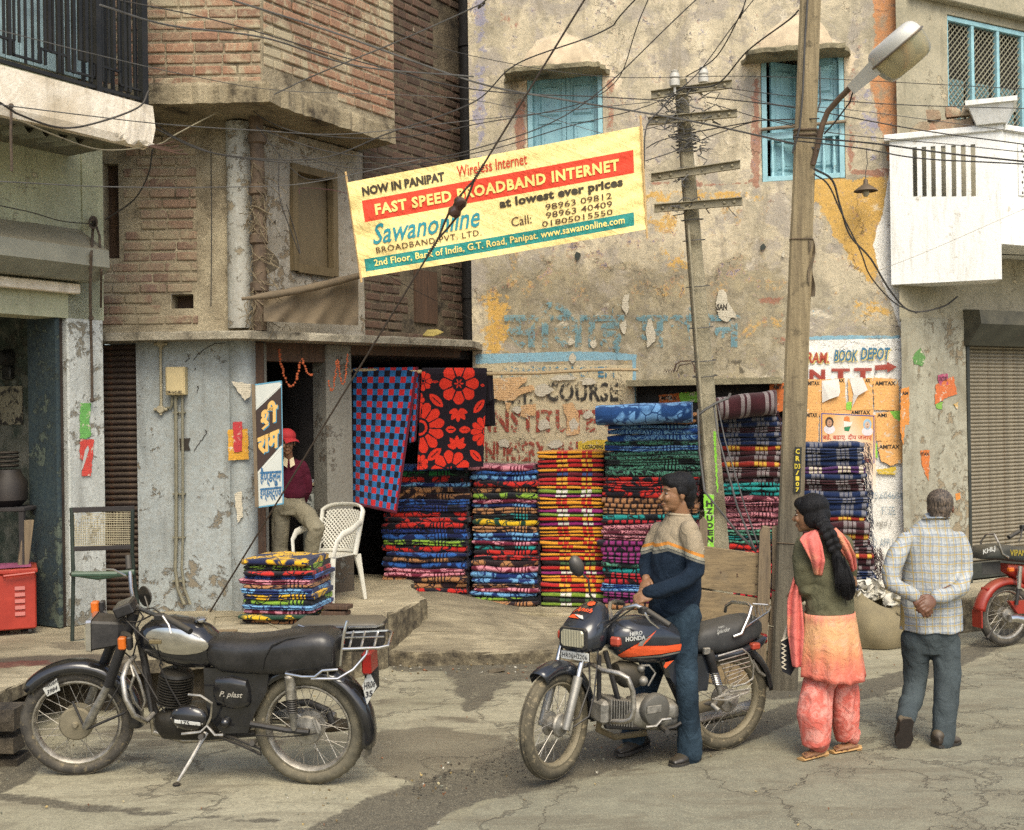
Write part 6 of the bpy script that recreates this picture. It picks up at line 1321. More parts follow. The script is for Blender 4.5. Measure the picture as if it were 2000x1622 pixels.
for(x,y)in((1478,1106),(1476,1142),(1440,1122),(1408,1118),(1440,1126)):m_.lathe(FC.at(x,y,.001),FC.n,[(.006,0),(.006,.003)],8)
m_.build('nail_head',pm('rust','4a3428',.8),cs)
sk=thing('jute_sack','bulging jute sack with white scraps spilling out beside the plinth','sack',tuple(G(1722,1268)))
c=V(G(1722,1262))+V((0,.12,0));JT=pm('jute','7c7156',.95,0,var=.14,sc=8,bump=.8,bsc=150)
m_=MB();ph_=0
def skf(u,v):
 t=2*pi*u;h=v;r=.37*sqrt(max(.02,1-((h-.38)/.72)**2))*(1+.06*sin(3*t+1)+.04*sin(7*t+h*5)+.03*abs(sin(11*t+h*9)));return c+V((cos(t)*r*1.02,sin(t)*r*.8,h*(.40+.05*sin(2*t+1))-.03*cos(t)*h))
m_.grid(skf,40,14,wrapu=True);m_.build('bag',JT,sk)
m_=MB();m_.ball(c+V((0,0,.24)),V((.24,0,0)),V((0,.18,0)),V((0,0,.10)),20,10);m_.build('filling',JT,sk)
rs=random.Random(11)
for k in range(22):
 m_=MB();a_=rs.uniform(0,6.28);r_=rs.uniform(.0,.24);p_=c+V((cos(a_)*r_-.02,-abs(sin(a_))*r_*.8+.05,.37+.16*(1-r_/.26)+rs.uniform(-.02,.02)));s_=rs.uniform(.05,.10);ph_=rs.uniform(0,6)
 tx,ty=V((rs.uniform(-1,1),rs.uniform(-.5,.5),rs.uniform(-.5,.5))).normalized(),V((rs.uniform(-.5,.5),rs.uniform(-1,1),rs.uniform(-.3,.7))).normalized();nn_=tx.cross(ty)
 m_.grid(lambda u,v:p_+tx*((u-.5)*2*s_)+ty*((v-.5)*2*s_*(.7+.3*sin(u*6+ph_)))+nn_*(.02*sin(u*9+ph_)+.02*sin(v*8+ph_*2)),7,7)
 m_.build('white_scrap',pm('white_waste_cloth','c4bfb0',.9,var=.1,bump=.4),sk)
m_=MB();m_.tube([c+V((.12,-.2,.30)),c+V((.2,-.22,.34)),c+V((.27,-.12,.36)),c+V((.1,-.15,.42))],[.02,.03,.025,.01],8);m_.build('tied_corner',JT,sk)
# -- banner, poles, wires
bn=thing('banner','yellow cloth banner for broadband internet strung across the street on two sticks','banner',tuple(P(975,400,10.1)))
YBn=10.1
def bmap(u,v,off=0.0):
 TLx,TLy,TRx,TRy,BRx,BRy,BLx,BLy=678,357,1255,246,1263,448,705,543
 x=(TLx+(TRx-TLx)*u)*v+(BLx+(BRx-BLx)*u)*(1-v);y=(TLy+(TRy-TLy)*u)*v+(BLy+(BRy-BLy)*u)*(1-v)
 y+=3.2*sin(pi*u)*(2*v-1)*-1*.6+2.0*sin(pi*u)*(1 if v>.5 else 0)*(v-.5)*2
 w_=.03*sin(3*pi*u+1.5*v)+.010*sin(30*u+9*v)*(1-u)**2+.012*sin(14*u-20*v)*max(0,.4-u)*2.5+.006*sin(34*v-9*u)*sin(pi*u)*abs(2*v-1)+.008*sin(40*(v-.6*u))*max(0,u-.75)*4
 return P(x,y,YBn-w_-off)
b=NB('banner_cloth');u_,v_,w_=b.sep(b.attr('cuv'));
yel=b.mix(b.noise(4,4,.6),sr('e6cb82'),sr('eed893'))
col=b.mix(b.m('MULTIPLY',b.m('MULTIPLY',b.m('GREATER_THAN',v_,.56),b.m('LESS_THAN',v_,.785)),b.m('MULTIPLY',b.m('GREATER_THAN',u_,.040),b.m('LESS_THAN',u_,.965))),yel,sr('cf3d22'))
col=b.mix(b.m('MULTIPLY',b.m('MULTIPLY',b.m('GREATER_THAN',v_,.055),b.m('LESS_THAN',v_,.185)),b.m('MULTIPLY',b.m('GREATER_THAN',u_,.02),b.m('LESS_THAN',u_,.958))),col,sr('1f7f76'))
cr_=b.noise(3.5,5,.65,b.comb(b.m('MULTIPLY',u_,14.0),b.m('MULTIPLY',v_,1.6),0.0),1.2);cr2=b.noise(2.0,3,.5,b.comb(b.m('ADD',b.m('MULTIPLY',u_,9.0),b.m('MULTIPLY',v_,5.0)),b.m('MULTIPLY',v_,.6),3.0),.5)
col=b.mix(b.rm(b.noise(9,5,.7),.5,.75,0,.10),col,sr('8b6f3c'))
b.out(col,.8,0,b.bump(b.m('ADD',cr_,cr2),.6,.035));b.set(b.b.inputs['Subsurface Weight'],0.0);BANM=b.mat
m_=MB();nu,nv=90,26;m_.grid(lambda u,v:bmap(u,v),nu,nv);me=m_.mesh('cloth',BANM,ORG[bn],0);set_attr(me,'cuv',np.array([(i/nu,j/nv,0)for j in range(nv+1)for i in range(nu+1)]));link_mesh('cloth',me,bn)
W_,H_=577.0,195.0
def btext(lst,mt,off=.007):
 for(s,x0,y0,x1,y1,kw)in lst:m_=MB();put_text(m_,s,lambda a,b_:bmap(a,b_,off),x0,y0,x1,y1,0,**kw);m_.build('lettering',mt,bn)
BK=flat('banner_black_ink','38301f',.8);BR2=flat('banner_brown_ink','4a3521',.8);BRD=flat('banner_red_ink','c23a22',.8);BYL=flat('banner_yellow_ink','e6cd78',.8);BTL=flat('banner_teal_ink','20808a',.8)
btext([('NOW IN PANIPAT',.045,.83,.325,.925,K(bold=.045)),('at lowest ever prices',.50,.430,.925,.545,K(bold=.045,space=1.05))],BK)
btext([('Wireless Internet',.368,.84,.606,.955,K(bold=.008))],BRD)
btext([('FAST SPEED BROADBAND INTERNET',.080,.612,.915,.728,K(bold=.04,space=1.12))],BYL)
btext([('Sawanonline',.058,.315,.43,.525,K(bold=.012,shear=.35))],BTL)
btext([('BROADBAND PVT. LTD.',.065,.225,.43,.285,K(bold=.004,space=1.12)),('Call:',.535,.255,.605,.345,K(bold=.004)),('98963 09812',.655,.355,.885,.415,K(bold=.004)),('98963 40409',.655,.275,.885,.335,K(bold=.004)),('01805015550',.64,.200,.885,.255,K(bold=.004))],BR2)
btext([('2nd Floor, Bank of India, G.T. Road, Panipat. www.sawanonline.com',.052,.075,.925,.165,K(bold=.016,space=1.03))],BYL)
m_=MB();m_.tube([P(675,336,YBn),P(706,552,YBn)],.010,8);m_.build('stick',STICK,bn);m_=MB();m_.tube([P(1251,226,YBn),P(1264,466,YBn)],.009,8);m_.build('stick',STICK,bn)
# -- guy wire with a strain insulator
gw=thing('guy_wire','thick stay wire with a brown egg insulator crossing in front of the banner','wire',tuple(G(410,1196,.4)))
g0=V(G(410,1196,.4));g1=P(1145,-6,8.6);gd=(g1-g0)*1.25
def gp_(px_):
 lo,hi=0.0,1.0
 for _ in range(40):
  mid=(lo+hi)/2
  if proj(g0+gd*mid)[0]<px_:lo=mid
  else:hi=mid
 return g0+gd*lo
GWM=pm('rusty_steel_strand','3f352b',.7,.2,var=.3,sc=60,bump=.4)
m_=MB();i0,i1=gp_(874),gp_(913);m_.tube([g0,gp_(600),gp_(858)],.0085,6);m_.tube([gp_(925),g1],.0085,6);m_.build('strand',GWM,gw)
dd=gd.normalized();sd_=dd.cross(V((0,1,0))).normalized();
for(a_,b_,s_)in((gp_(856),gp_(896),1),(gp_(926),gp_(890),-1)):
 m_=MB()
 for o_ in(-1,1):m_.tube([a_,a_.lerp(b_,.35)+sd_*.02*o_,a_.lerp(b_,.8)+sd_*.038*o_,b_+sd_*.03*o_],.009,6)
 for k in range(9):c_=a_.lerp(a_-(b_-a_),k/16);m_.lathe(c_,dd,[(.014,-.004),(.017,0),(.014,.004)],8)
 m_.build('wire_wrap',GWM,gw)
m_=MB();c_=(i0+i1)/2;m_.lathe(c_,dd,[(.02,-.085),(.045,-.075),(.055,-.04),(.042,-.012),(.042,.012),(.055,.04),(.045,.075),(.02,.085)],10);m_.build('insulator',pm('brown_glazed_porcelain','3b211b',.25,0,var=.3,bump=.1,dust=.25,coat=.4),gw)
# -- leaning concrete pole with iron cross arms
YL=10.55;lp_=thing('utility_pole','leaning thin concrete electricity pole with four iron cross arms','pole',tuple(G(1418,811+4830/YL)))
PC=mortar_mat('pole_cement','8b836b','a49a80','655c48')
def polepx(y):return 1331+(y-165)*(1404-1331)/(1070-165)
top=P(1329,158,YL);bot=P(polepx(1270),1270,YL)
m_=MB();n_=12;pts=[bot.lerp(top,k/n_)for k in range(n_+1)]
ax_p=(top-bot).normalized();e1=V((1,0,0))-ax_p*ax_p.x;e1.normalize();e2=ax_p.cross(e1)
def ringp(c,w1,w2,ch=.015):return[c+e1*a_+e2*b_ for a_,b_ in((-w1+ch,-w2),(w1-ch,-w2),(w1,-w2+ch),(w1,w2-ch),(w1-ch,w2),(-w1+ch,w2),(-w1,w2-ch),(-w1,-w2+ch))]
vs=[];
for k,p_ in enumerate(pts):t=k/n_;vs+=ringp(p_,.09-.037*t,.08-.028*t)
fs=[(k*8+i,k*8+(i+1)%8,k*8+8+(i+1)%8,k*8+8+i)for k in range(n_)for i in range(8)]+[list(range(7,-1,-1)),[n_*8+i for i in range(8)]]
m_.add(vs,fs,0,False);m_.build('post',PC,lp_)
IR=pm('weathered_channel_iron','928970',.7,.0,var=.25,sc=12,bump=.3)
def atp(y):return P(polepx(y),y,YL-.11)
arms=[(1272,187,1430,165),(1266,238,1440,222),(1272,348,1446,322),(1278,408,1450,394)]
for(xa,ya,xb,yb)in arms:
 pa,pb=P(xa,ya,YL-.15+.12),P(xb,yb,YL-.15-.1);d_=(pb-pa).normalized();up_=V((0,0,1));o_=d_.cross(up_).normalized();L_=(pb-pa).length/2;m_=MB();c_=(pa+pb)/2
 m_.slab(c_,d_*L_,up_*.03,o_*.004);m_.slab(c_+up_*.033+o_*.016,d_*L_,up_*.003,o_*.02);m_.slab(c_-up_*.033+o_*.016,d_*L_,up_*.003,o_*.02);m_.build('cross_arm',IR,lp_)
 m_=MB()
 for s_ in(-.8,-.55,.6,.82):m_.lathe(c_+d_*L_*s_+o_*.005,o_,[(.014,0),(.014,.012),(.006,.02)],8)
 for s_ in(-.18,.16):m_.tube([c_+d_*L_*s_+o_*.02,c_+d_*L_*s_-o_*.2],.008,6)
 m_.build('bolt',IR,lp_)
PORC=pm('white_porcelain','bdbab0',.3,0,var=.08,bump=.05,dust=.2)
for(x,y)in((1318,175),(1374,168)):
 m_=MB();p_=P(x,y,YL-.16);m_.lathe(p_,(0,0,1),[(.012,-.04),(.012,.03)],8);m_.lathe(p_+V((0,0,.02)),(0,0,1),[(.025,0),(.045,.01),(.046,.06),(.035,.07),(.045,.085),(.04,.12),(.028,.125),(.035,.14),(.02,.15)],14);m_.build('insulator',PORC,lp_)
m_=MB();rs=random.Random(21)
for(yy,n)in((185,12),(215,14),(240,12),(280,12),(345,5),(395,7)):
 for k in range(n):
  p_=atp(yy+rs.uniform(-12,18))+V((rs.uniform(-.16,.16),rs.uniform(-.06,.02),0));pts=[p_]
  for j in range(5):p_=p_+V((rs.uniform(-.09,.09),rs.uniform(-.02,.02),rs.uniform(-.07,.05)));pts.append(p_)
  m_.tube(pts,rs.uniform(.003,.006),4)
m_.build('wire_tangle',WIRE2,lp_,kind='stuff')
for yy in list(range(255,300,7))+[430,470,560,640,705,735]:m_=MB();c_=P(polepx(yy),yy,YL);w_=.075+.045*(yy/1100);m_.tube([c_+e1*(cos(t)*w_*1.06)+e2*(sin(t)*(w_-.01)*1.1)+ax_p*.01*sin(t)for t in[2*pi*k/12 for k in range(12)]],.005,5,closed=True);m_.build('binding_wire',WIRE2,lp_)
m_=MB();m_.tube([atp(440)+V((-.04,0,0)),atp(700)+V((-.05,0,0)),atp(870)+V((-.05,0,0))],.012,6);m_.build('conduit',IR,lp_)
frp=Fr(P(1400,1000,YL-.115),e1,None,ax_p);frp.n=V((0,-1,0))
bill(frp,[(1374,966),(1394,966),(1395,1072),(1378,1070),(1376,1010)],bill_mat('bright_green_bill','8ed43c','2f3b1c',30,.2),'bright green bill with black capitals on the leaning pole',[('H',1379,990,1392,978,K(bold=.05)),('Z',1379,1004,1392,993,K(bold=.05)),('U',1380,1018,1392,1007,K(bold=.05)),('O',1380,1032,1393,1021,K(bold=.05)),('E',1380,1046,1393,1035,K(bold=.05)),('N',1380,1060,1393,1049,K(bold=.05))],.015)
bill(frp,[(1393,843),(1398,843),(1403,962),(1400,962)],bill_mat('bright_green_bill','8ed43c'),'thin green bill strip along the edge of the leaning pole',(),.008)
cord([P(1394,790,10.4),P(1402,850,10.3),P(1440,990,9.9),P(1474,1074,9.2)],.009,WIRE2,'grey rope running from the leaning pole down to the cart side',group=None);cord([P(1400,785,10.4),P(1416,860,10.2),P(1455,990,9.7),P(1480,1062,9.2)],.006,WIRE2,'thin second rope from the leaning pole to the cart post')
cord([P(1363,800,10.35),P(1366,880,10.3),P(1376,960,10.2),P(1440,1040,9.7),P(1476,1076,9.2)],.010,WIRE2,'slack doubled cord looping past the leaning pole to the cart')
cord([P(1362,812,10.38),P(1378,800,10.36),P(1402,786,10.38),P(1422,778,10.4),P(1426,770,10.5)],.012,WIRE2,'frayed binding rope knotted round the leaning pole')
# -- the big pole with the street lamp
YB_=8.95;bp=thing('street_lamp_pole','thick brown concrete pole with a street lamp on a curved bracket','street lamp',tuple(G(1533,811+4830/YB_)))
b=NB('brown_streaked_pole');gp2=b.N('NewGeometry').outputs['Position'];v=b.vm('MULTIPLY',gp2,(18,18,.9));n=b.noise(1.6,6,.65,v,.3)
zz_=b.sep(gp2)[2];c=b.ramp(n,[(.3,sr('5f533e')),(.5,sr('7d6f53')),(.7,sr('938465'))]);low=b.ramp(n,[(.3,sr('423c30')),(.7,sr('676050'))]);c=b.mix(b.rm(zz_,1.2,2.6,1,0),c,low);c=b.mix(b.rm(b.noise(9,6,.7,gp2),.58,.66,0,.6),c,sr('3f3727'));b.out(c,.85,0,b.bump(b.m('ADD',n,b.noise(30,5,.7,gp2)),.6,.01));PBM=b.mat
def bpx(y):return 1583+(y-0)*(1532-1583)/1340
bt=P(bpx(-60),-60,YB_);bb=P(bpx(1352),1352,YB_);axb=(bt-bb).normalized();f1=(V((1,-.25,0))-axb*V((1,-.25,0)).dot(axb)).normalized();f2=axb.cross(f1)
def ringb(c,w1,w2,ch=.018):return[c+f1*a_+f2*b_ for a_,b_ in((-w1+ch,-w2),(w1-ch,-w2),(w1,-w2+ch),(w1,w2-ch),(w1-ch,w2),(-w1+ch,w2),(-w1,w2-ch),(-w1,-w2+ch))]
vs=[];n_=24;rs=random.Random(5)
for k in range(n_+1):t=k/n_;vs+=[p_+V((rs.uniform(-.002,.002),0,0))for p_ in ringb(bb.lerp(bt,t),.098-.022*t,.085-.015*t)]
m_=MB();fs=[(k*8+i,k*8+(i+1)%8,k*8+8+(i+1)%8,k*8+8+i)for k in range(n_)for i in range(8)]+[list(range(7,-1,-1)),[n_*8+i for i in range(8)]];m_.add(vs,fs,0,False);m_.build('post',PBM,bp)
fb=Fr(P(1550,900,YB_-.095),f1,None,axb);fb.n=(V((0,-1,0))-axb*V((0,-1,0)).dot(axb)).normalized()
m_=MB();m_.prism([fb.at(x,y,.004)for x,y in((1552,873),(1566,874),(1563,962),(1550,962))],fb.n*.004);m_.build('number_plate',flat('plate_black','16170f',.6),bp)
m_=MB()
for k,s_ in enumerate('CR'):put_text(m_,s_,fpx(fb,.010),1554,887+k*14,1562,877+k*14,bold=.03)
put_text(m_,'D3',fpx(fb,.010),1552,916,1563,906,bold=.02)
for k,s_ in enumerate('/107'):put_text(m_,s_,fpx(fb,.010),1554,928+k*11,1561,919.5+k*11,bold=.03)
m_.build('lettering',flat('plate_yellow','c5b02d',.6),bp)
for yy in(258,268,470,1060):m_=MB();c_=P(bpx(yy),yy,YB_);m_.tube([p_*1.0 for p_ in[c_+(q_-c_)*1.05 for q_ in ringb(c_,.095-.02*(1-yy/1350),.085-.01*(1-yy/1350))]],.004 if yy>300 else .01,5,closed=True);m_.build('clamp_band',RST,bp)
m_=MB();m_.tube([P(1578,-10,YB_-.1),P(1572,80,YB_-.1),P(1568,180,YB_-.1),P(1562,250,YB_-.1),P(1548,300,YB_-.08)],.008,6);m_.tube([P(1601,130,YB_-.05),P(1602,200,YB_-.06),P(1596,220,YB_-.06)],.006,6);m_.build('cable',WIRE,bp)
m_=MB();rs=random.Random(31)
def rag(u,v):return P(1578+12*u+3*sin(v*9),470+110*v,YB_-.06-.03*sin(u*5+v*11)-.02)
m_.grid(rag,6,16);m_.build('rag',TP,bp)
m_=MB();bar_=[P(1588,322,YB_-.09),P(1596,290,YB_-.12),P(1606,245,YB_-.16),P(1617,218,YB_-.2),P(1640,192,YB_-.3),P(1664,168,YB_-.42)];m_.tube(bar_,.022,10);m_.build('bracket',pm('rust_brown_pipe2','6d5845',.7,.2,var=.3,dust=.2),bp)
h0=P(1664,170,YB_-.42);h1=P(1790,62,YB_-.85);hx=(h1-h0).normalized();hz=(V((-.45,-.25,.86))-hx*V((-.45,-.25,.86)).dot(hx)).normalized();hy=hx.cross(hz)
ALU=pm('dull_aluminium','c9c7be',.5,.2,var=.1,sc=6,bump=.1,dust=.25);LH=(h1-h0).length
m_=MB();q_=lambda a,b_,c_:h0+hx*a*LH+hy*b_+hz*c_
m_.hull([q_(a,s_*w_,c_)for(a,w_,zs)in((.0,.05,(-.05,.03)),(.40,.07,(-.06,.055)),(.42,.07,(-.06,.055)))for s_ in(-1,1)for c_ in zs]);m_.build('lamp_neck',ALU,bp)
def shell(sign,H,e,mt,nm,w0=.135):
 def fn(u,v):
  t=2*pi*u;r=cos(v*pi/2)**e;x=.70+.36*(1 if True else 1)*cos(t)*r;y=w0*sin(t)*r*(1.0+.12*cos(t));s4=1
  return q_(x,y,.005*sign+sign*H*sin(v*pi/2))
 m_=MB();m_.grid(fn,32,8,wrapu=True);return m_.build(nm,mt,bp,sharp=60)
shell(1,.10,.30,ALU,'lamp_canopy');
b=NB('frosted_lamp_bowl');b.out(sr('b9b08f'),.18,0,b.bump(b.noise(8,3,.5),.15,.01));b.set(b.b.inputs['Transmission Weight'],.55);b.set(b.b.inputs['IOR'],1.3);shell(-1,.17,.30,b.mat,'lamp_bowl',.122)
m_=MB();m_.tube([q_(.70+.37*cos(t),.14*sin(t)*(1+.12*cos(t)),0)for t in[2*pi*k/32 for k in range(32)]],.008,6,closed=True);m_.slab(q_(.62,-.09,.085),hx*.03,hy*.006,hz*.012);m_.build('lamp_rim',pm('rust_rim','7d7160',.5,.5),bp)
cord([P(1667,176,YB_-.4),P(1660,200,YB_-.35),P(1630,240,YB_-.2),P(1610,262,YB_-.12)],.006,WIRE,'thin black cable from the street lamp to its pole','cable','cable')
# -- wires: (points as x, y, depth), thickness, description
def wire(pts,r,lab,mt=WIRE,n=22,group=None):
 """pts in photograph pixels with depth; a smooth curve through them"""
 Q=[P(*p_)for p_ in pts];out=[];of=lambda p_:p_[1]<0 or p_[0]<=0 or p_[0]>2000
 if of(pts[-1]):Q.append(Q[-1]+(Q[-1]-Q[-2]).normalized()*2.5)
 if of(pts[0]):Q.insert(0,Q[0]+(Q[0]-Q[1]).normalized()*2.5)
 Q=[Q[0]*2-Q[1]]+Q+[Q[-1]*2-Q[-2]]
 for i in range(1,len(Q)-2):
  for k in range(8 if len(Q)>4 else 14):
   t=k/(8 if len(Q)>4 else 14);a_,b_,c_,d_=Q[i-1],Q[i],Q[i+1],Q[i+2];out.append(.5*((2*b_)+(c_-a_)*t+(2*a_-5*b_+4*c_-d_)*t*t+(-a_+3*b_-3*c_+d_)*t**3))
 out.append(Q[-2]);m_=MB();m_.tube(out,r*.75,5);return m_.single('overhead_wire',mt,lab,'wire',group or 'overhead wires across the street')
YM=10.4
wire([(1110,-10,9),(1000,50,9.4),(985,130,9.6),(925,190,9.8),(700,275,10),(560,300,10),(310,268,9.6)][::-1][:0]+[(300,250,9.5),(420,300,9.8),(620,310,10.0),(760,260,10),(925,200,10),(1010,125,9.8),(1180,60,9.5),(1250,-10,9.2)],.008,'thick wire sweeping up from the white balcony corner past the left window hood')
wire([(180,-10,9),(420,40,9.5),(700,120,10),(925,175,10.2),(1180,190,10.3),(1300,197,10.4)],.007,'wire falling from the top edge in front of the red brick towards the cross arms')
wire([(420,-10,9),(640,60,9.5),(925,160,10),(1100,195,10.2),(1340,235,10.2),(1600,292,8.8)],.011,'thick bundled wire crossing below the left window to the big pole',WIRE2)
wire([(560,-10,9),(760,60,9.5),(925,110,10),(1180,150,10.1),(1500,150,9.5),(2020,175,9)],.004,'thin wire passing straight across both blue windows')
wire([(195,10,7.5),(330,50,8),(520,75,8.6),(700,130,9.5),(925,150,10)],.009,'blurred thick wire in front of the railing and red brick',WIRE2)
wire([(0,60,7),(200,110,7.6),(380,150,8.4),(560,178,9.5),(925,196,10.2),(1180,262,10.2)],.004,'thin grey wire rising in front of the black railing',WIRE2)
wire([(0,205,6.8),(160,225,7.4),(320,243,8.2),(500,255,9),(680,262,9.7),(925,235,10.2),(1270,200,10.4)],.005,'faint grey wire crossing the white balcony fascia',WIRE2)
wire([(0,355,6.8),(200,365,7.6),(420,366,8.6),(600,358,9.5),(820,312,10)],.005,'faint grey wire crossing the green fascia and brick wall',WIRE2)
wire([(478,200,10.1),(520,235,10.1),(600,262,10.1),(760,270,10.1),(925,244,10.2),(1180,180,10.2),(1270,-10,9.6)],.006,'wire from the drainpipe up across the left blue window')
wire([(500,250,10.1),(640,296,10.1),(800,310,10.2),(925,292,10.2),(1130,210,10.2),(1370,-10,9.8)],.007,'dark wire from the drainpipe rising steeply past the left blue window')
wire([(520,280,10.1),(700,330,10.15),(925,300,10.3),(1100,250,10.3),(1320,180,10.3),(1480,-10,9.8)],.006,'dark wire sagging behind the banner top and rising to the top edge')
wire([(560,318,10.1),(700,318,10.2),(925,320,10.3),(1130,285,10.35),(1300,243,10.35)],.004,'thin wire grazing the top of the banner towards the second cross arm')
wire([(540,0,9.6),(700,90,9.7),(560,190,9.8)][:0]+[(535,185,9.8),(620,145,9.7),(780,80,9.5),(940,8,9.2),(960,-10,9.1)],.008,'rope-like twisted wire slanting up across the red bricks',WIRE2)
wire([(1262,290,10.2),(1290,275,10.2),(1340,262,10.2),(1460,240,9.5),(1480,236,9.3),(1600,232,8.8)],.007,'dark wire from the banner stick over the second cross arm')
wire([(1260,315,10.2),(1320,295,10.3),(1400,262,10),(1490,235,9.4),(1560,245,9)],.006,'dark wire looping from the banner stick to the right blue window')
wire([(1258,330,10.1),(1262,250,10.2),(1290,215,10.3),(1330,175,10.4),(1400,165,10.2),(1460,100,9.6),(1540,40,9),(1560,20,8.9)],.009,'thick black cable climbing from the cross arms to the top of the big pole')
wire([(1340,150,10.4),(1400,110,10),(1450,20,9.5),(1460,-10,9.4)],.007,'short dark wire rising from the white insulators to the top edge')
wire([(1550,268,8.8),(1700,280,8.6),(1850,300,8.4),(2020,318,8.2)],.009,'thick upper cable from the big pole over the white balcony')
wire([(1550,275,8.8),(1680,290,8.7),(1800,310,8.5),(2020,322,8.2)],.007,'second cable from the big pole grazing the balcony slots')
wire([(1400,170,10),(1560,190,9.2),(1760,205,9),(2020,213,8.8)],.005,'thin dark wire running level past the street lamp bracket')
wire([(1380,190,10.3),(1560,212,9.4),(1800,255,9),(2020,285,8.8)],.007,'dark wire sloping down from the cross arms to the balcony coping')
wire([(1380,200,10.3),(1500,235,9.4),(1640,262,9),(1850,282,8.8),(2020,300,8.6)],.005,'thin wire just under the sloping one towards the balcony')
wire([(1430,180,10.3),(1520,205,9.6),(1660,215,9.2),(2020,262,8.8)],.004,'thin pale wire over the balcony rubble',WIRE2)
wire([(1590,330,8.8),(1625,352,9),(1640,400,9.6),(1660,460,10.3),(1700,505,10.8),(1740,570,11.2),(1780,608,11.4),(1840,600,11.5),(1870,580,11.6)],.012,'thick black cable drooping from the big pole to the grey corner wall')
wire([(1590,340,8.8),(1618,362,9),(1645,420,9.6),(1680,490,10.4),(1700,540,10.8),(1745,590,11.2),(1790,612,11.4)],.009,'second black cable drooping beside the thick one')
wire([(-10,195,7),(40,225,7.4),(120,250,8),(190,240,8.6),(270,210,9),(290,178,9.2)],.010,'black cable looping in front of the white balcony fascia')
wire([(30,232,7.6),(100,262,8),(180,290,8.6),(240,293,9),(310,282,9.5),(345,262,9.8),(462,200,10.1)],.007,'pale cable from the balcony corner up to the round pillar',pm('pale_cable','8a8168',.7))
wire([(300,240,9.4),(345,270,9.8),(420,300,10),(500,312,10.1),(560,318,10.1)],.009,'dark cable from the broken balcony corner to the drainpipe')
wire([(298,292,9.5),(290,340,9.6),(262,390,9.8),(205,430,9.9)],.009,'black cable curving from the broken corner down to the rope tangle')
wire([(-10,400,8.6),(60,415,9),(120,432,9.4),(180,438,9.7)],.006,'dark cable lying across the green fascia wall')
wire([(412,290,10.38),(413,450,10.38),(412,600,10.38)],.006,'vertical black cable clipped to the mud wall by the round pillar')
wire([(545,300,10.15),(545,380,10.15),(560,430,10.2),(585,495,10.3),(578,460,10.3),(560,400,10.2)],.006,'black cable loop hanging in front of the boarded window')
wire([(500,245,10.1),(560,320,10.2),(600,350,10.25),(650,345,10.3),(660,330,10.3),(700,370,10.1)],.005,'thin black cable tangle above the boarded window')
wire([(700,385,10.1),(650,372,10.15),(590,368,10.2),(585,380,10.2)],.004,'thin reddish string tied to the banner stick',pm('maroon_string','4d2a2c',.8))
wire([(760,540,10.3),(800,562,10.6),(860,592,11),(920,622,11.6)],.004,'thin black wire below the left end of the banner')
wire([(1400,640,10.6),(1600,570,10.8),(1790,500,10.9),(2020,400,10.6)],.0025,'hair-thin string rising across the white balcony',pm('pale_cable','8a8168',.7))
# -- motorcycles
def arc(c,r,a0,a1,n=12):return[(c[0]+r*cos(R_(a0+(a1-a0)*k/n)),c[1]+r*sin(R_(a0+(a1-a0)*k/n)))for k in range(n+1)]
def wheel(par,C,ax,R,tw,hubr,mtT,mtR,mtH,hubw=.07,nsp=18,mtS=None,brake=1,tread=False):
 """a spoked wheel: centre, axle direction; tyre, rim, spokes and hub as parts under it"""
 C=V(C);ax=V(ax).normalized();up=V((0,0,1));e1=(up-ax*up.dot(ax)).normalized();e2=ax.cross(e1);w=thing('wheel',None,None,tuple(C));w.parent=par;w.location=C-ORG[par]
 rd=lambda t:e1*cos(t)+e2*sin(t)
 m_=MB();pf=[]
 for k in range(12):t=2*pi*k/12;q=max(0,cos(t));pf.append((R-tw*.95+tw*.95*cos(t)*(1 if cos(t)>0 else .75),tw*.92*sin(t)))
 N=72 if tread else 48
 def tf(u,v):
  t=2*pi*u;r,h=pf[int(round(v*12))%12];k=(int(round(u*N))%2);g_=.0055 if(tread and k and r>R-tw*.55)else 0
  return C+rd(t)*(r-g_)+ax*h
 m_.grid(tf,N,12,wrapu=True);m_.build('tyre',mtT,w,sharp=50)
 if not tread:
  m_=MB()
  for h in(-.45,0,.45):m_.tube([C+rd(2*pi*k/48)*(R-.002-.006*abs(h))+ax*tw*h for k in range(48)],.0035,4,closed=True)
  m_.build('tread_rib',mtT,w)
 rr=R-tw*1.75
 m_=MB();rp_=[(rr+.012,-tw*.62),(rr+.002,-tw*.64),(rr-.008,-tw*.4),(rr-.012,-tw*.2),(rr-.012,tw*.2),(rr-.008,tw*.4),(rr+.002,tw*.64),(rr+.012,tw*.62)]
 m_.grid(lambda u,v:C+rd(2*pi*u)*rp_[int(round(v*7))][0]+ax*rp_[int(round(v*7))][1],48,7,wrapu=True);m_.build('rim',mtR,w,sharp=50)
 m_=MB();m_.lathe(C,ax,[(.012,-hubw*1.3),(.02,-hubw*1.2),(hubr*.45,-hubw),(hubr,-hubw*.75),(hubr,-hubw*.55),(hubr*.62,-hubw*.45),(hubr*.6,hubw*.3),(hubr*.95,hubw*.5),(hubr,hubw*.75),(hubr*.9,hubw*.95),(hubr*.35,hubw*1.05),(.02,hubw*1.1),(.012,hubw*1.4)],28);m_.build('hub',mtH,w)
 for k in range(nsp*2):
  t=2*pi*k/(nsp*2);s=1 if k%2 else-1;sw=(.42 if(k//2)%2 else-.42);a_=C+rd(t+sw)*hubr*.95+ax*hubw*.6*s;b_=C+rd(t)*(rr-.005)+ax*.006*s
  m_=MB();m_.tube([a_,b_],.0017,4,caps=False,smooth=False);m_.build('spoke',mtS or mtR,w)
 return w
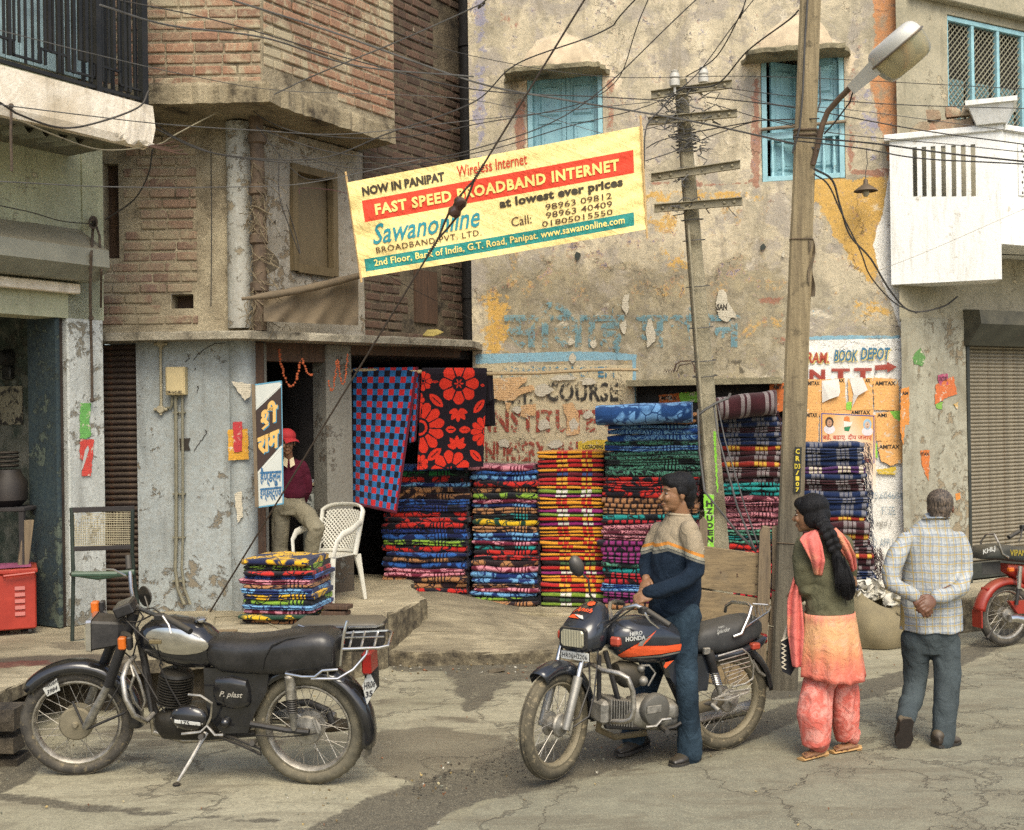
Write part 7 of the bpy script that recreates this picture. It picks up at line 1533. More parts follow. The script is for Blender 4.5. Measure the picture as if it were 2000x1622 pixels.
def fender(par,C,ax,R,a0,a1,hw,mt,nm='mudguard',up=V((0,0,1)),fwd=None,drop=.03):
 """a curved mudguard over a wheel; angles from the forward direction, anticlockwise seen with forward to the left"""
 C=V(C);ax=V(ax).normalized();e1=(up-ax*up.dot(ax)).normalized();e2=V(fwd)-ax*V(fwd).dot(ax);e2.normalize();m_=MB()
 prof=[(-1,-drop),(-.97,-.004),(-.75,.012),(-.4,.022),(0,.026),(.4,.022),(.75,.012),(.97,-.004),(1,-drop)]
 def fn(u,v):t=R_(a0+(a1-a0)*u);h,dr_=prof[int(round(v*8))];return C+(e2*cos(t)+e1*sin(t))*(R+dr_)+ax*hw*h
 m_.grid(fn,22,8);me=m_.mesh(nm,mt,ORG[par],0);me=eval_mesh(me,[('SOLIDIFY',dict(thickness=.004,offset=0))]);me.polygons.foreach_set('use_smooth',[True]*len(me.polygons));return link_mesh(nm,me,par)
def loft2(par,nm,fr,secs,mt,n=20,pw=2.4,sharp=45,**kw):
 """body lofted along a frame's length: secs = [(px, py_top, py_bottom, half width)], measured in the mid plane"""
 m_=MB();S=[]
 for(x,yt,yb,hw)in secs:a0,bt_=fr.uv(x,yt);a1,bb_=fr.uv(x,yb);S.append(((a0+a1)/2,bt_,bb_,hw))
 vs=[]
 for(a,bt_,bb_,hw)in S:
  for k in range(n):
   t=2*pi*k/n;cx,sy=cos(t),sin(t);q=(abs(cx)**pw+abs(sy)**pw)**(-1/pw);vs.append(fr.pt(a,(bt_+bb_)/2+(bt_-bb_)/2*sy*q,hw*cx*q))
 fs=[(i*n+k,i*n+(k+1)%n,(i+1)*n+(k+1)%n,(i+1)*n+k)for i in range(len(S)-1)for k in range(n)]+[list(range(n-1,-1,-1)),[(len(S)-1)*n+k for k in range(n)]]
 m_.add(vs,fs,0,True);return m_.build(nm,mt,par,sharp=sharp,**kw)
def pipe(par,nm,fr,pts,r,mt,n=8,**kw):m_=MB();m_.tube([fr.at(*p_)for p_ in pts],r,n,**kw);return m_.build(nm,mt,par)
def brick_(par,nm,fr,x0,y0,x1,y1,c0,c1,mt,ch=.008):
 a0,b1=fr.uv(x0,y0,(c0+c1)/2);a1,b0=fr.uv(x1,y1,(c0+c1)/2);m_=MB();m_.box((min(a0,a1),b0,c0),(max(a0,a1),b1,c1),fr,ch=ch);return m_.build(nm,mt,par)
CHR,CHW,ALY,BP,BM,TY,RUB_=chrome(),chrome_worn(),alloy(),black_paint(),black_metal(),tyre_m(),rubber()
SEATM=pm('black_vinyl',(.016,.016,.017),.32,0,var=.3,sc=9,bump=.25,bsc=30,dust=.08);ORG_L=pm('orange_lens','c8641c',.2,0,var=.15,bump=.1,dust=.1);RED_L=pm('red_lens','8f1512',.2,0,var=.2,bump=.1,dust=.1);PLW=pm('plate_white','b5b5ae',.5,0,var=.1,spots=('77756a',.1));INK=flat('plate_ink','2a2a2c');GREYR=pm('dusty_tyre_rubber','5f5a4b',.9,0,var=.25,sc=12,bump=.5,spots=('7b715b',.08),dust=.3)
b=NB('headlamp_glass');x,y,z=b.sep(b.obj());rib=b.m('SINE',b.m('MULTIPLY',x,420.0));b.out(sr('a9a48c'),.12,.35,b.bump(rib,.3,.003));b.set(b.b.inputs['Coat Weight'],.8);LENS=b.mat
# -- the black roadster on the left, traced in its own mid plane
yz=thing('motorcycle','old black motorcycle with chrome tank panels resting on its side stand','motorcycle',tuple(G(400,1520)))
YR=V((-1.173,6.76,0));YFp=V((-2.585,7.02,0));dY=(YFp-YR).normalized();nY=V((-dY.y*-1,0,0));nY=V((dY.y,-dY.x,0));
if nY.dot(EYE-YR)<0:nY=-nY
uY=(V((0,0,1))*cos(R_(6))+nY*sin(R_(6))).normalized();nYt=(nY*cos(R_(6))-V((0,0,1))*sin(R_(6))).normalized()
FY=Fr(YR,dY,nYt,uY)
RR=.335;CRw=FY.pt(0,RR*1.0,0);wheel(yz,CRw,nYt,RR,.052,.085,GREYR,CHW,ALY,.06,18,CHW,tread=True)
steer=R_(17);dF=(dY*cos(steer)+nY*sin(steer));nF=V((dF.y,-dF.x,0));nF=nF if nF.dot(nY)>0 else-nF;nFt=(nF*cos(R_(6))-V((0,0,1))*sin(R_(6))).normalized()
RF=.325;cf_=FY.at(152,1394);CFw=V((cf_.x,cf_.y,RF-.005));wheel(yz,CFw,nFt,RF,.046,.10,TY,CHW,pm('dusty_drum','77705d',.7,.3,var=.2,dust=.5),.055,18,CHW)
fender(yz,CRw,nYt,RR+.028,-12,-200+20-0,.075,BP,fwd=-dY)if False else fender(yz,CRw,nYt,RR+.03,-14,150,.078,BP,fwd=-dY)
mf=MB();fl0=CRw-dY*(RR+.035);mf.grid(lambda u,v:fl0+nYt*(u-.5)*.14-V((0,0,1))*(.02+.12*v)-dY*(-.02*v+.01*cos((u-.5)*5)),6,4);mf.build('mud_flap',pm('grey_mud_flap','575244',.9,dust=.3),yz)
fender(yz,CFw,nFt,RF+.02,38-75,175-18,.065,BP,fwd=-dF)if False else fender(yz,CFw,nFt,RF+.03,-6,142,.066,BP,fwd=-dF,drop=.045)
FYF=Fr(CFw,dF,nFt)
m_=MB();pq=[(84,1345),(111,1325),(118,1348),(93,1360)];fg=Fr(CFw+nFt*.075,dF,nFt);f_=lambda x,y:fg.at(x,y,.0)
m_.prism([f_(*p_)for p_ in pq],nFt*.006);m_.build('number_plate',PLW,yz)
def slanted(par,fr,s,x0,y0,x1,y1,rise,off,mt,hh,**kw):
 m_=MB();put_text(m_,s,lambda a,b_:fr.at(a,b_+rise*(a-x0)/(x1-x0),off),x0,y0,x1,y1,0,**kw);return m_.build('lettering',mt,par)
slanted(yz,fg,'HR06H',89,1346,112,1337,-12,.0085,INK,0,bold=.02);slanted(yz,fg,'3984',92,1358,112,1349,-10,.0085,INK,0,bold=.02)
for s_,pts in((1,[(246,1238,.085),(212,1340,.085)]),(-1,[(226,1238,-.085),(190,1330,-.085)])):
 pipe(yz,'fork_leg',FY,pts,.030,BM,12)
 pipe(yz,'fork_slider',FY,[(pts[1][0]+2,pts[1][1]-6,pts[1][2]),(175 if s_>0 else 160,1408,pts[1][2]),(166 if s_>0 else 152,1422,pts[1][2]*.9)],[.023,.026,.018],ALY,12)
pipe(yz,'mudguard_stay',FY,[(166,1424,.08),(142,1370,.075)],.007,BM);pipe(yz,'mudguard_stay',FY,[(170,1424,.08),(245,1392,.075)],.008,BM)
pipe(yz,'frame_tube',FY,[(272,1235,0),(300,1380,.0),(318,1425,.0),(400,1440,0),(500,1432,0)],.02,BM,10);pipe(yz,'frame_tube',FY,[(265,1225,0),(280,1290,0),(296,1390,.05)],.016,BM,10);pipe(yz,'head_tube',FY,[(262,1195,0),(240,1262,0)],.034,BM,12)
FH1=Fr(FY.at(230,1232,.0),dF,nFt);a_=lambda x,y,c_=0:FH1.uv(x,y,c_)
def boxloft(par,nm,fr,secs,mt,ch=.012,**kw):
 m_=MB();pts=[]
 for(a,b0,b1,hw)in secs:pts+=[fr.pt(a,b0+ch,s*hw)for s in(-1,1)]+[fr.pt(a,b1-ch,s*hw)for s in(-1,1)]+[fr.pt(a,b0,s*(hw-ch))for s in(-1,1)]+[fr.pt(a,b1,s*(hw-ch))for s in(-1,1)]
 m_.hull(pts);return m_.build(nm,mt,par,**kw)
boxloft(yz,'headlamp_shell',FH1,[(.125,-.085,.085,.105),(-.02,-.07,.07,.085),(-.07,-.03,.05,.05)],BM);boxloft(yz,'headlamp_rim',FH1,[(.155,-.09,.09,.11),(.127,-.092,.092,.112)],CHR);boxloft(yz,'headlamp_lens',FH1,[(.168,-.062,.062,.085),(.156,-.075,.075,.096)],LENS)
for s_,(x,y)in((1,(246,1256)),(-1,(193,1186))):
 c_=FH1.at(x,y,.15*s_);m_=MB();m_.slab(c_+dF*.02,dF*.022,nFt*.026,uY*.036,ch=.008);m_.build('indicator',ORG_L,yz);m_=MB();m_.slab(c_-dF*.022,dF*.014,nFt*.028,uY*.038,ch=.006);m_.build('indicator_body',BM,yz);m_=MB();m_.tube([c_,FH1.pt(-.03,-.02,.05*s_)],.01,6);m_.build('indicator_stalk',BM,yz)
ic=FY.at(246,1187,.0);m_=MB();m_.slab(ic,dF*.05+uY*-.018,nFt*.085,(uY*.03+dF*.012),ch=.008);m_.build('instrument_box',BM,yz);m_=MB();m_.slab(ic+(uY*.031+dF*.0124),dF*.044+uY*-.016,nFt*.078,uY*.002,ch=.001);m_.build('instrument_glass',pm('dusty_instrument_glass','4c463a',.2),yz)
HB_=[(250,1096,-.30),(254,1118,-.28),(256,1150,-.2),(262,1180,-.10),(278,1192,.02),(300,1200,.14),(322,1205,.22),(345,1218,.28),(372,1234,.33)]
pipe(yz,'handlebar',FY,HB_[1:7],.0125,CHR,10);pipe(yz,'grip',FY,HB_[6:],[.017,.018,.018],RUB_,10);pipe(yz,'grip',FY,[(250,1086,-.32),(252,1112,-.285)],.018,RUB_,10)
pipe(yz,'brake_lever',FY,[(246,1125,-.26),(222,1113,-.27),(205,1112,-.28),(200,1112,-.28)],[.006,.006,.005,.009],CHR,6);pipe(yz,'clutch_lever',FY,[(318,1204,.24),(330,1222,.27),(334,1238,.30)],[.007,.006,.005],CHR,6)
m_=MB();m_.slab(FY.at(312,1205,.2),dY*.025,uY*.018,nYt*.025,ch=.006);m_.build('switch_block',BM,yz)
m_=MB();c_=FY.at(283,1165,-.05);m_.lathe(c_,(nYt+dY*.5),[(.0,-.012),(.05,-.012),(.062,0),(.058,.004),(.0,.002)],20);m_.tube([c_,FY.at(292,1195,.0)],.006,6);m_.build('mirror',pm('dirty_black_mirror','1b1b1b',.25,.2,dust=.3),yz)
for k,pts in enumerate(([(300,1200,.12),(270,1215,.08),(232,1215,.02)],[(262,1180,-.1),(280,1205,-.05),(262,1235,.03)],[(256,1200,0),(268,1250,.05),(255,1300,.06),(205,1390,.09)],[(240,1195,-.03),(300,1188,.05),(330,1210,.1)])):pipe(yz,'control_cable',FY,pts,.005,BM,5)
loft2(yz,'fuel_tank',FY,[(432,1258,1292,.06),(424,1240,1298,.10),(405,1222,1301,.125),(370,1208,1300,.14),(335,1203,1292,.142),(305,1206,1280,.13),(288,1218,1266,.10),(280,1232,1254,.06)],BP,24,2.5)
m_=MB();N_=28;oc=[]
for k in range(N_):
 t=2*pi*k/N_;x=345+61*cos(t)*(1 if cos(t)<0 else 1.02);y=1254+25*sin(t)+.13*(x-345)+(-4*sin(t)*cos(t));oc.append((x,y))
def tankc(x):return .125+.022*(1-((x-345)/75)**2)
m_.add([FY.at(345,1253,.155)]+[FY.at(345+(x-345)*.6,1253+(y-1253)*.6,tankc(345)+.006)for x,y in oc]+[FY.at(x,y,tankc(x)-.004)for x,y in oc],[(0,1+k,1+(k+1)%N_)for k in range(N_)]+[(1+k,1+N_+k,1+N_+(k+1)%N_,1+(k+1)%N_)for k in range(N_)],0,True);m_.build('tank_panel',CHR,yz,sharp=0)
m_=MB();m_.slab(FY.at(303,1254,.155),dY*.038,uY*.013,nYt*.004,ch=.004);m_.build('tank_badge',pm('bronze_badge','8a7c5c',.4,.5),yz);m_=MB();m_.lathe(FY.at(392,1213,0),uY,[(.036,0),(.036,.012),(.025,.02),(.0,.021)],16);m_.build('fuel_cap',CHR,yz)
loft2(yz,'seat',FY,[(664,1250,1296,.085),(660,1236,1304,.115),(640,1227,1308,.135),(600,1229,1309,.142),(555,1234,1310,.145),(520,1240,1310,.142),(480,1243,1308,.138),(445,1240,1306,.13),(424,1240,1294,.12),(415,1250,1276,.09)],SEATM,28,3.6,60)
m_=MB();m_.tube([FY.at(512,1310,.148),FY.at(517,1285,.150),FY.at(530,1262,.146),FY.at(560,1248,.12),FY.at(600,1243,.10)],.004,6);m_.build('seat_piping',SEATM,yz)
ENG=pm('sooty_black_engine','1d1d1d',.5,.2,var=.3,sc=16,bump=.4,dust=.12)
c0_=FY.at(340,1372,.0);ea=(FY.at(346,1306,.0)-c0_).normalized()
m_=MB()
for k in range(11):m_.lathe(c0_+ea*(.006+k*.0155),ea,[(.06,-.0028),(.102,-.002),(.102,.002),(.06,.0028)],24)
m_.build('cooling_fins',ENG,yz);m_=MB();m_.lathe(c0_,ea,[(.075,0),(.075,.165),(.095,.172),(.09,.19),(.06,.205),(.02,.21)],24);m_.tube([c0_+ea*.2,c0_+ea*.235+dY*.02],.012,6);m_.build('cylinder',ENG,yz)
loft2(yz,'crankcase',FY,[(425,1385,1432,.07),(410,1374,1440,.11),(370,1374,1440,.12),(330,1380,1438,.11),(312,1390,1425,.06)],pm('greasy_alloy_case','2c2a26',.45,.5,var=.3,dust=.15),18,3)
m_=MB();cc_=FY.at(369,1402,.12)
m_.ball(cc_,dY*.115,uY*.075,nYt*.045,24,12);m_.build('engine_cover',BP,yz)
m_=MB();m_.slab(FY.at(366,1412,.168),dY*.078+uY*.006,uY*.0095,nYt*.003,ch=.001);m_.build('engine_badge',PLW,yz);slanted(yz,FY,'175',353,1416,370,1408,1.5,.1715,INK,0,bold=.03)
pipe(yz,'exhaust_pipe',FY,[(312,1375,-.06),(296,1400,-.08),(300,1430,-.09),(360,1446,-.11),(450,1440,-.14),(520,1412,-.17)],.02,CHW,10)
pipe(yz,'silencer',FY,[(505,1400,-.18),(520,1398,-.18),(640,1400,-.18),(655,1402,-.18)],[.02,.048,.05,.03],CHW,14);pipe(yz,'silencer',FY,[(560,1418,-.13),(645,1416,-.17),(690,1416,-.17)],[.03,.045,.03],pm('rust_silencer','574c3d',.6,.4,var=.3,dust=.5),12)
for k in range(7):t=2*pi*k/7;m_=MB();m_.lathe(cc_+dY*.098*cos(t)+uY*.062*sin(t)+nYt*.018,nYt,[(.006,0),(.006,.006),(.003,.008)],6);m_.build('bolt',CHW,yz)
for pts in([(240,1205,.03),(262,1228,.09),(300,1262,.16),(318,1300,.11)],[(228,1262,.03),(262,1290,.05),(292,1340,.06),(322,1392,.08)],[(330,1240,.1),(312,1300,.1),(330,1340,.11),(352,1378,.1)],[(500,1436,.1),(550,1440,.1),(600,1436,.1),(618,1432,.1)]):pipe(yz,'control_cable',FY,pts,.0045,BM,5)
pipe(yz,'chain_guard',FY,[(500,1392,-.05),(560,1376,-.06),(602,1372,-.06),(640,1388,-.06),(650,1415,-.06)],.022,BM,8,flat=.5)
m_=MB();m_.prism([FY.at(x,y,.06)for x,y in((402,1302),(530,1306),(524,1350),(500,1392),(488,1428),(440,1430),(412,1400),(404,1350))],nYt*.03);m_.build('frame_panel',BP,yz)
loft2(yz,'tool_box',Fr(FY.O+nYt*.09,dY,nYt,uY),[(490,1345,1372,.01),(484,1328,1380,.03),(455,1320,1384,.038),(425,1324,1378,.03),(418,1340,1362,.01)],BP,24,3)
slanted(yz,FY,'P. plast',428,1364,474,1350,3,.132,flat('worn_silver_script','9c978a',.5),0,shear=.35,bold=.015)
m_=MB();m_.ball(FY.at(440,1412,.10),dY*.03,uY*.03,nYt*.03);m_.build('side_knob',BP,yz)
pipe(yz,'crash_guard',FY,[(262,1283,.03),(248,1300,.14),(240,1325,.2),(245,1365,.23),(262,1398,.22),(285,1410,.14),(300,1395,.06)],.016,CHW,10);pipe(yz,'crash_guard',FY,[(252,1290,.1),(262,1322,.16),(254,1345,.17),(262,1372,.16),(276,1388,.12),(284,1370,.12),(272,1330,.13),(258,1300,.12)],.009,CHW,8)
pipe(yz,'kick_lever',FY,[(368,1357,.17),(392,1359,.18),(414,1374,.17),(412,1400,.16),(404,1418,.16)],.007,CHW,7);pipe(yz,'gear_lever',FY,[(355,1434,.19),(392,1430,.18),(404,1418,.17),(420,1436,.17),(436,1436,.17)],.008,CHW,7)
pipe(yz,'side_stand',FY,[(402,1432,.10),(388,1458,.16),(372,1486,.24),(348,1526,.30)],[.018,.012,.011,.010],CHW,8);m_=MB();sx_=V(G(345,1534));m_.lathe(sx_,(0,0,1),[(.022,0),(.024,.008),(.01,.016)],10);m_.build('stand_foot',BM,yz)
pipe(yz,'foot_peg',FY,[(398,1436,.09),(392,1440,.22)],.016,RUB_,8);pipe(yz,'foot_peg',FY,[(498,1448,.08),(492,1452,.18)],.016,RUB_,8);pipe(yz,'centre_stand',FY,[(430,1440,.05),(470,1455,.08),(510,1474,.10),(508,1462,.10),(440,1436,.06)],.010,BM,6)
for s_ in(1,-1):
 t0,t1=FY.at(566,1322,.12*s_),FY.at(574,1425,.12*s_);dd_=(t1-t0).normalized();m_=MB();m_.lathe(t0,dd_,[(.018,-.01),(.030,0),(.032,.125),(.022,.13)],14);m_.build('shock_cover',CHW,yz)
 m_=MB();sp=[]
 for k in range(60):sp.append(t0+dd_*(.12+.085*k/59)+(dY*cos(k*.7)+nYt*sin(k*.7))*.026)
 m_.tube(sp,.0045,5);m_.build('shock_spring',BM,yz);m_=MB();m_.lathe(t0+dd_*.2,dd_,[(.024,0),(.022,.01),(.018,.09),(.012,.11)],12);m_.build('shock_leg',ALY,yz)
 pipe(yz,'swing_arm',FY,[(490,1414,.10*s_),(560,1426,.10*s_),(604,1430,.10*s_)],.018,BM,8)
pipe(yz,'brake_arm',FY,[(612,1404,.085),(622,1432,.09)],[.012,.006],ALY,6)
m_=MB();m_.slab(FY.at(722,1290,.0),dY*.028,uY*.062,nYt*.07,ch=.01);m_.build('tail_lamp',RED_L,yz);m_=MB();m_.slab(FY.at(726,1318,-.06),dY*.03,uY*.09,nYt*.05,ch=.01);m_.build('tail_lamp_body',BM,yz)
FPL=Fr(FY.at(722,1343,.02),(-.30,.95,0));FPL=Fr(FY.at(722,1343,.02),(.78,-.62,0));FPL.n=V((-.62,-.78,0)).normalized()*1.0;FPL=Fr(FY.at(722,1343,.02),V((.80,.60,0)),V((.60,-.80,0)))
pq=[(721,1310),(736,1341),(717,1377),(708,1340)];m_=MB();m_.prism([FPL.at(x,y,.0)for x,y in pq],FPL.n*-.004);m_.build('number_plate',PLW,yz)
m_=MB();put_text(m_,'HR06',lambda a,b_:FPL.at(a,b_-.3*(a-712),.003),711,1348,733,1334,bold=.02);put_text(m_,'35',lambda a,b_:FPL.at(a,b_-.3*(a-714),.003),714,1364,728,1352,bold=.03);m_.build('lettering',INK,yz)
RK=[(665,1300,.12),(668,1268,.12),(672,1236,.12),(678,1214,.10)]
pipe(yz,'grab_rail',FY,RK,.009,CHR,8);pipe(yz,'grab_rail',FY,[(x,y,-c_)for x,y,c_ in RK],.009,CHR,8)
FRK=lambda x,y,c_:FY.at(x,y,c_)
m_=MB();m_.tube([FRK(668,1268,.12),FRK(740,1266,.12),FRK(758,1262,.10),FRK(766,1236,-.08),FRK(758,1232,-.12),FRK(690,1236,-.12),FRK(672,1238,-.12)],.009,8)
for x in(682,705,730):m_.tube([FRK(x,1267,.12),FRK(x+8,1234,-.12)],.007,6)
m_.tube([FRK(672,1246,0),FRK(750,1244,0)],.005,6);m_.build('luggage_rack',CHR,yz)
pipe(yz,'side_rail',FY,[(558,1316,.13),(590,1322,.15),(615,1322,.15),(630,1310,.15),(660,1308,.14)],.008,CHR,8);pipe(yz,'side_rail',FY,[(608,1326,.14),(660,1326,.14),(690,1308,.1),(716,1278,.06),(718,1266,.05)],.009,CHR,8);pipe(yz,'side_rail',FY,[(640,1310,.14),(641,1326,.14)],.007,CHR,6)
loft2(yz,'side_box',Fr(FY.O-nYt*.26,dY,nYt,uY),[(746,1222,1262,.07),(738,1220,1268,.085),(590,1224,1268,.085),(580,1228,1262,.07)],BM,20,5);loft2(yz,'box_lid',Fr(FY.O-nYt*.26,dY,nYt,uY),[(750,1214,1222,.075),(738,1207,1224,.10),(590,1208,1226,.10),(578,1216,1224,.08)],pm('worn_grey_vinyl','2b2b2a',.4,dust=.4),20,3.5);pipe(yz,'lid_trim',Fr(FY.O-nYt*.16,dY,nYt,uY),[(582,1222,0),(600,1228,.005),(735,1225,.005),(750,1219,0)],.007,CHR,6)
# -- the newer black and orange motorcycle with its rider
hh=thing('motorcycle','black motorcycle with orange flash and round mirror under the standing rider','motorcycle',tuple(G(1240,1500)))
HR_=V((1.31,7.36,0));HF=V((.205,6.78,0));dH=(HF-HR_).normalized();nH=V((dH.y,-dH.x,0));nH=nH if nH.dot(EYE-HR_)>0 else-nH
uH=(V((0,0,1))*cos(R_(3))+nH*sin(R_(3))).normalized();nHt=(nH*cos(R_(3))-V((0,0,1))*sin(R_(3))).normalized();FHb=Fr(HR_,dH,nHt,uH)
TYG=pm('grooved_dusty_tyre','4b4638',.85,0,var=.3,sc=12,bump=.4,spots=('786d56',.06),dust=.3);CRH=FHb.pt(.02,.315,0);wheel(hh,CRH,nHt,.315,.046,.075,TYG,pm('dusty_rim','7d7561',.6,.4,dust=.5),ALY,.055,18,CHW)
stH=R_(24);dG=dH*cos(stH)+nH*sin(stH);nG=V((dG.y,-dG.x,0));nG=nG if nG.dot(nH)>0 else-nG
CFH=V((P(1083,1423,6.80).x,6.80,.312));wheel(hh,CFH,nG,.312,.046,.07,TYG,pm('dusty_rim','7d7561',.6,.4,dust=.5),ALY,.055,18,CHW)
BLB=pm('blue_black_enamel',(.012,.016,.024),.2,0,var=.3,bump=.05,dust=.07,coat=.5)
fender(hh,CFH,nG,.335,18,158,.055,BLB,fwd=dG*1.0,drop=.05)if False else fender(hh,CFH,nG,.34,-8,118,.055,BLB,fwd=-dG,drop=.05)
FG=Fr(CFH,dG,nG);
for s_ in(1,-1):
 t0=FG.pt(-.03-.06,.0,0);ax0=CFH+nG*.085*s_;top_=ax0-dG*.235+V((0,0,.50));mid=ax0.lerp(top_,.52)
 m_=MB();m_.tube([ax0+(top_-ax0)*-.04,ax0,ax0.lerp(mid,.5),mid],[.022,.026,.026,.029],12);m_.build('fork_slider',pm('silver_slider_paint','8f8d86',.4,.6,dust=.25),hh);m_=MB();m_.tube([mid,top_],.0165,12);m_.build('fork_tube',CHR,hh)
m_=MB();m_.tube([CFH-nG*.11,CFH+nG*.11],.011,8);m_.build('axle',ALY,hh);m_=MB();m_.tube([CFH+nG*.08+V((0,0,.02)),CFH+nG*.10-dG*.1+V((0,0,.03)),CFH+nG*.1-dG*.22+V((0,0,.2)),CFH+nG*.08-dG*.24+V((0,0,.45))],.006,6);m_.build('brake_cable',BM,hh)
hc=P(1152,1236,6.98);FGc=Fr(hc,dG,nG)
m_=MB();n=24;secs=[(.165,-.07,.052,.092),(.155,-.088,.07,.112),(.10,-.10,.105,.132),(.04,-.11,.145,.138),(-.03,-.08,.175,.122),(-.06,-.0,.18,.10)];vs=[]
for(a_,b0_,b1_,hw)in secs:
 for k in range(n):
  t=2*pi*k/n;cx,sy=cos(t),sin(t);q_=(abs(cx)**3.2+abs(sy)**3.2)**(-1/3.2);vs.append(FGc.pt(a_,(b0_+b1_)/2+(b1_-b0_)/2*sy*q_,hw*cx*q_*(1-.18*max(0,sy))))
m_.add(vs,[(i*n+k,i*n+(k+1)%n,(i+1)*n+(k+1)%n,(i+1)*n+k)for i in range(5)for k in range(n)]+[list(range(n-1,-1,-1)),[5*n+k for k in range(n)]],0,True);m_.build('headlamp_cowl',BLB,hh)
boxloft(hh,'headlamp_lens',FGc,[(.188,-.052,.040,.074),(.170,-.060,.046,.084)],LENS,.014);boxloft(hh,'headlamp_rim',FGc,[(.178,-.066,.053,.092),(.16,-.068,.056,.096)],BM,.012)
FPt=Fr(hc+dG*.165,nG*1.0,dG);FPt.d=(-nG if(-nG).x>0 else nG);
m_=MB();m_.slab(FPt.pt(0,-.112,-.01),FPt.d*.098,V((0,0,.024)),dG*.003,ch=.002);m_.build('number_plate',PLW,hh)
def plate_text(par,O,d_,u_,n_,s,w_,h_,mt,**kw):
 m_=MB();put_text(m_,s,lambda a,b_:O+d_*a+u_*b_+n_*.0045,-w_,-h_,w_,h_,0,**kw);return m_.build('lettering',mt,par)
plate_text(hh,FPt.pt(0,-.112,-.01),FPt.d,V((0,0,1)),dG,'HR06H2206',.088,.014,INK,bold=.015,space=1.12)
cu=(V((0,0,1))*.64-dG*.77).normalized();cn_=(dG*.64+V((0,0,1))*.77).normalized()
def cowlpt(a,b_,off=.0):
 t=(b_+.02)/.2;lo,hi=0,5;aa=.135-.19*t;
 ks=[(s_[0],s_[2])for s_ in secs][::-1];z_=np.interp(aa,[k_[0]for k_ in ks],[k_[1]for k_ in ks]);return FGc.pt(aa,z_+.012-2.6*a*a+off,0)+FPt.d*a
ORD_=flat('decal_orange','d8562a',.4)
m_=MB();put_text(m_,'Ansh',lambda a,b_:cowlpt(a,b_),-.072,.048,.058,.082,0,bold=.02,shear=.4);m_.build('lettering',ORD_,hh);m_=MB();m_.add([cowlpt(.012+.025*cos(t)*(1+.06*cos(8*t)),.125+.025*sin(t)*(1+.06*cos(8*t)))for t in[2*pi*k/24 for k in range(24)]],[list(range(24))],0,False);m_.build('cowl_decal',ORD_,hh);m_=MB();m_.add([cowlpt(*p_)for p_ in((-.06,.03),(-.085,.018),(-.05,.002),(.01,-.008),(-.03,.012),(.0,.024))],[(0,1,2,3,4,5)],0,False);m_.build('cowl_decal',ORD_,hh)
m_=MB();m_.add([cowlpt(*p_,.001)for p_ in((-.045,.026),(.02,.018),(.04,-.006),(.01,-.004),(-.02,.012))],[(0,1,2,3,4)],0,False);m_.build('cowl_decal',flat('decal_white','c9c6bc',.4),hh)
RIND=pm('faded_red_lens','a3402f',.25,0,var=.15,dust=.15)
for s_ in(1,-1):
 c_=hc+nG*.19*s_-dG*.03+V((0,0,-.03));m_=MB();m_.slab(c_+dG*.03,dG*.032,nG*.034,V((0,0,.028)),ch=.012);m_.build('indicator',RIND,hh);m_=MB();m_.lathe(c_-dG*.01,dG,[(.02,-.012),(.03,.012)],10);m_.tube([c_-dG*.01,hc+nG*.09*s_-dG*.03],.012,6);m_.build('indicator_stalk',BM,hh)
HBp=[(1196,1213,-.02),(1206,1200,.06),(1222,1187,.14),(1243,1183,.2),(1262,1192,.24)];pipe(hh,'handlebar',FHb,HBp,.0125,CHR,10);pipe(hh,'grip',FHb,[(1262,1192,.24),(1285,1207,.31),(1308,1222,.37)],.0175,RUB_,10);pipe(hh,'clutch_lever',FHb,[(1258,1196,.25),(1270,1214,.28),(1288,1228,.32)],[.008,.006,.005],CHR,6);m_=MB();m_.slab(FHb.at(1256,1192,.23),dH*.02,nHt*.028,uH*.02,ch=.005);m_.build('switch_block',BM,hh)
pipe(hh,'handlebar',FHb,[(1196,1213,-.02),(1190,1190,-.12),(1192,1178,-.22),(1200,1176,-.28)],.0125,CHR,8);pipe(hh,'grip',FHb,[(1200,1176,-.28),(1215,1178,-.38)],.0175,RUB_,8)
mc=P(1126,1106,6.95);me_=P(1152,1162,6.95);m_=MB();m_.tube([mc+V((.015,0,-.03)),P(1149,1132,6.95),me_,me_+V((.05,.05,-.06))],.006,6);m_.build('mirror_stem',BM,hh);m_=MB();m_.ball(mc,V((.036,.018,.016)),V((-.02,.03,.0)),V((-.022,-.008,.062)),18,10);m_.build('mirror',pm('black_mirror_shell','26272a',.3,0,dust=.3),hh)
loft2(hh,'fuel_tank',FHb,[(1186,1232,1262,.06),(1196,1215,1276,.10),(1215,1205,1288,.13),(1245,1202,1294,.145),(1280,1206,1292,.14),(1310,1214,1288,.125),(1340,1228,1284,.10),(1352,1240,1278,.07)],BLB,24,2.4)
from mathutils.bvhtree import BVHTree
tko=[o for o in COL.objects if o.parent==hh and o.name.startswith('fuel_tank')][0];bv=BVHTree.FromPolygons([v.co+ORG[hh]for v in tko.data.vertices],[list(p.vertices)for p in tko.data.polygons])
def tk(x,y,o_=0):
 d_=ray(x,y).normalized();h_=bv.ray_cast(EYE,d_)
 if h_[0]is None:h_=bv.find_nearest(FHb.at(x,y,.12))
 return h_[0]-d_*(o_+.002)
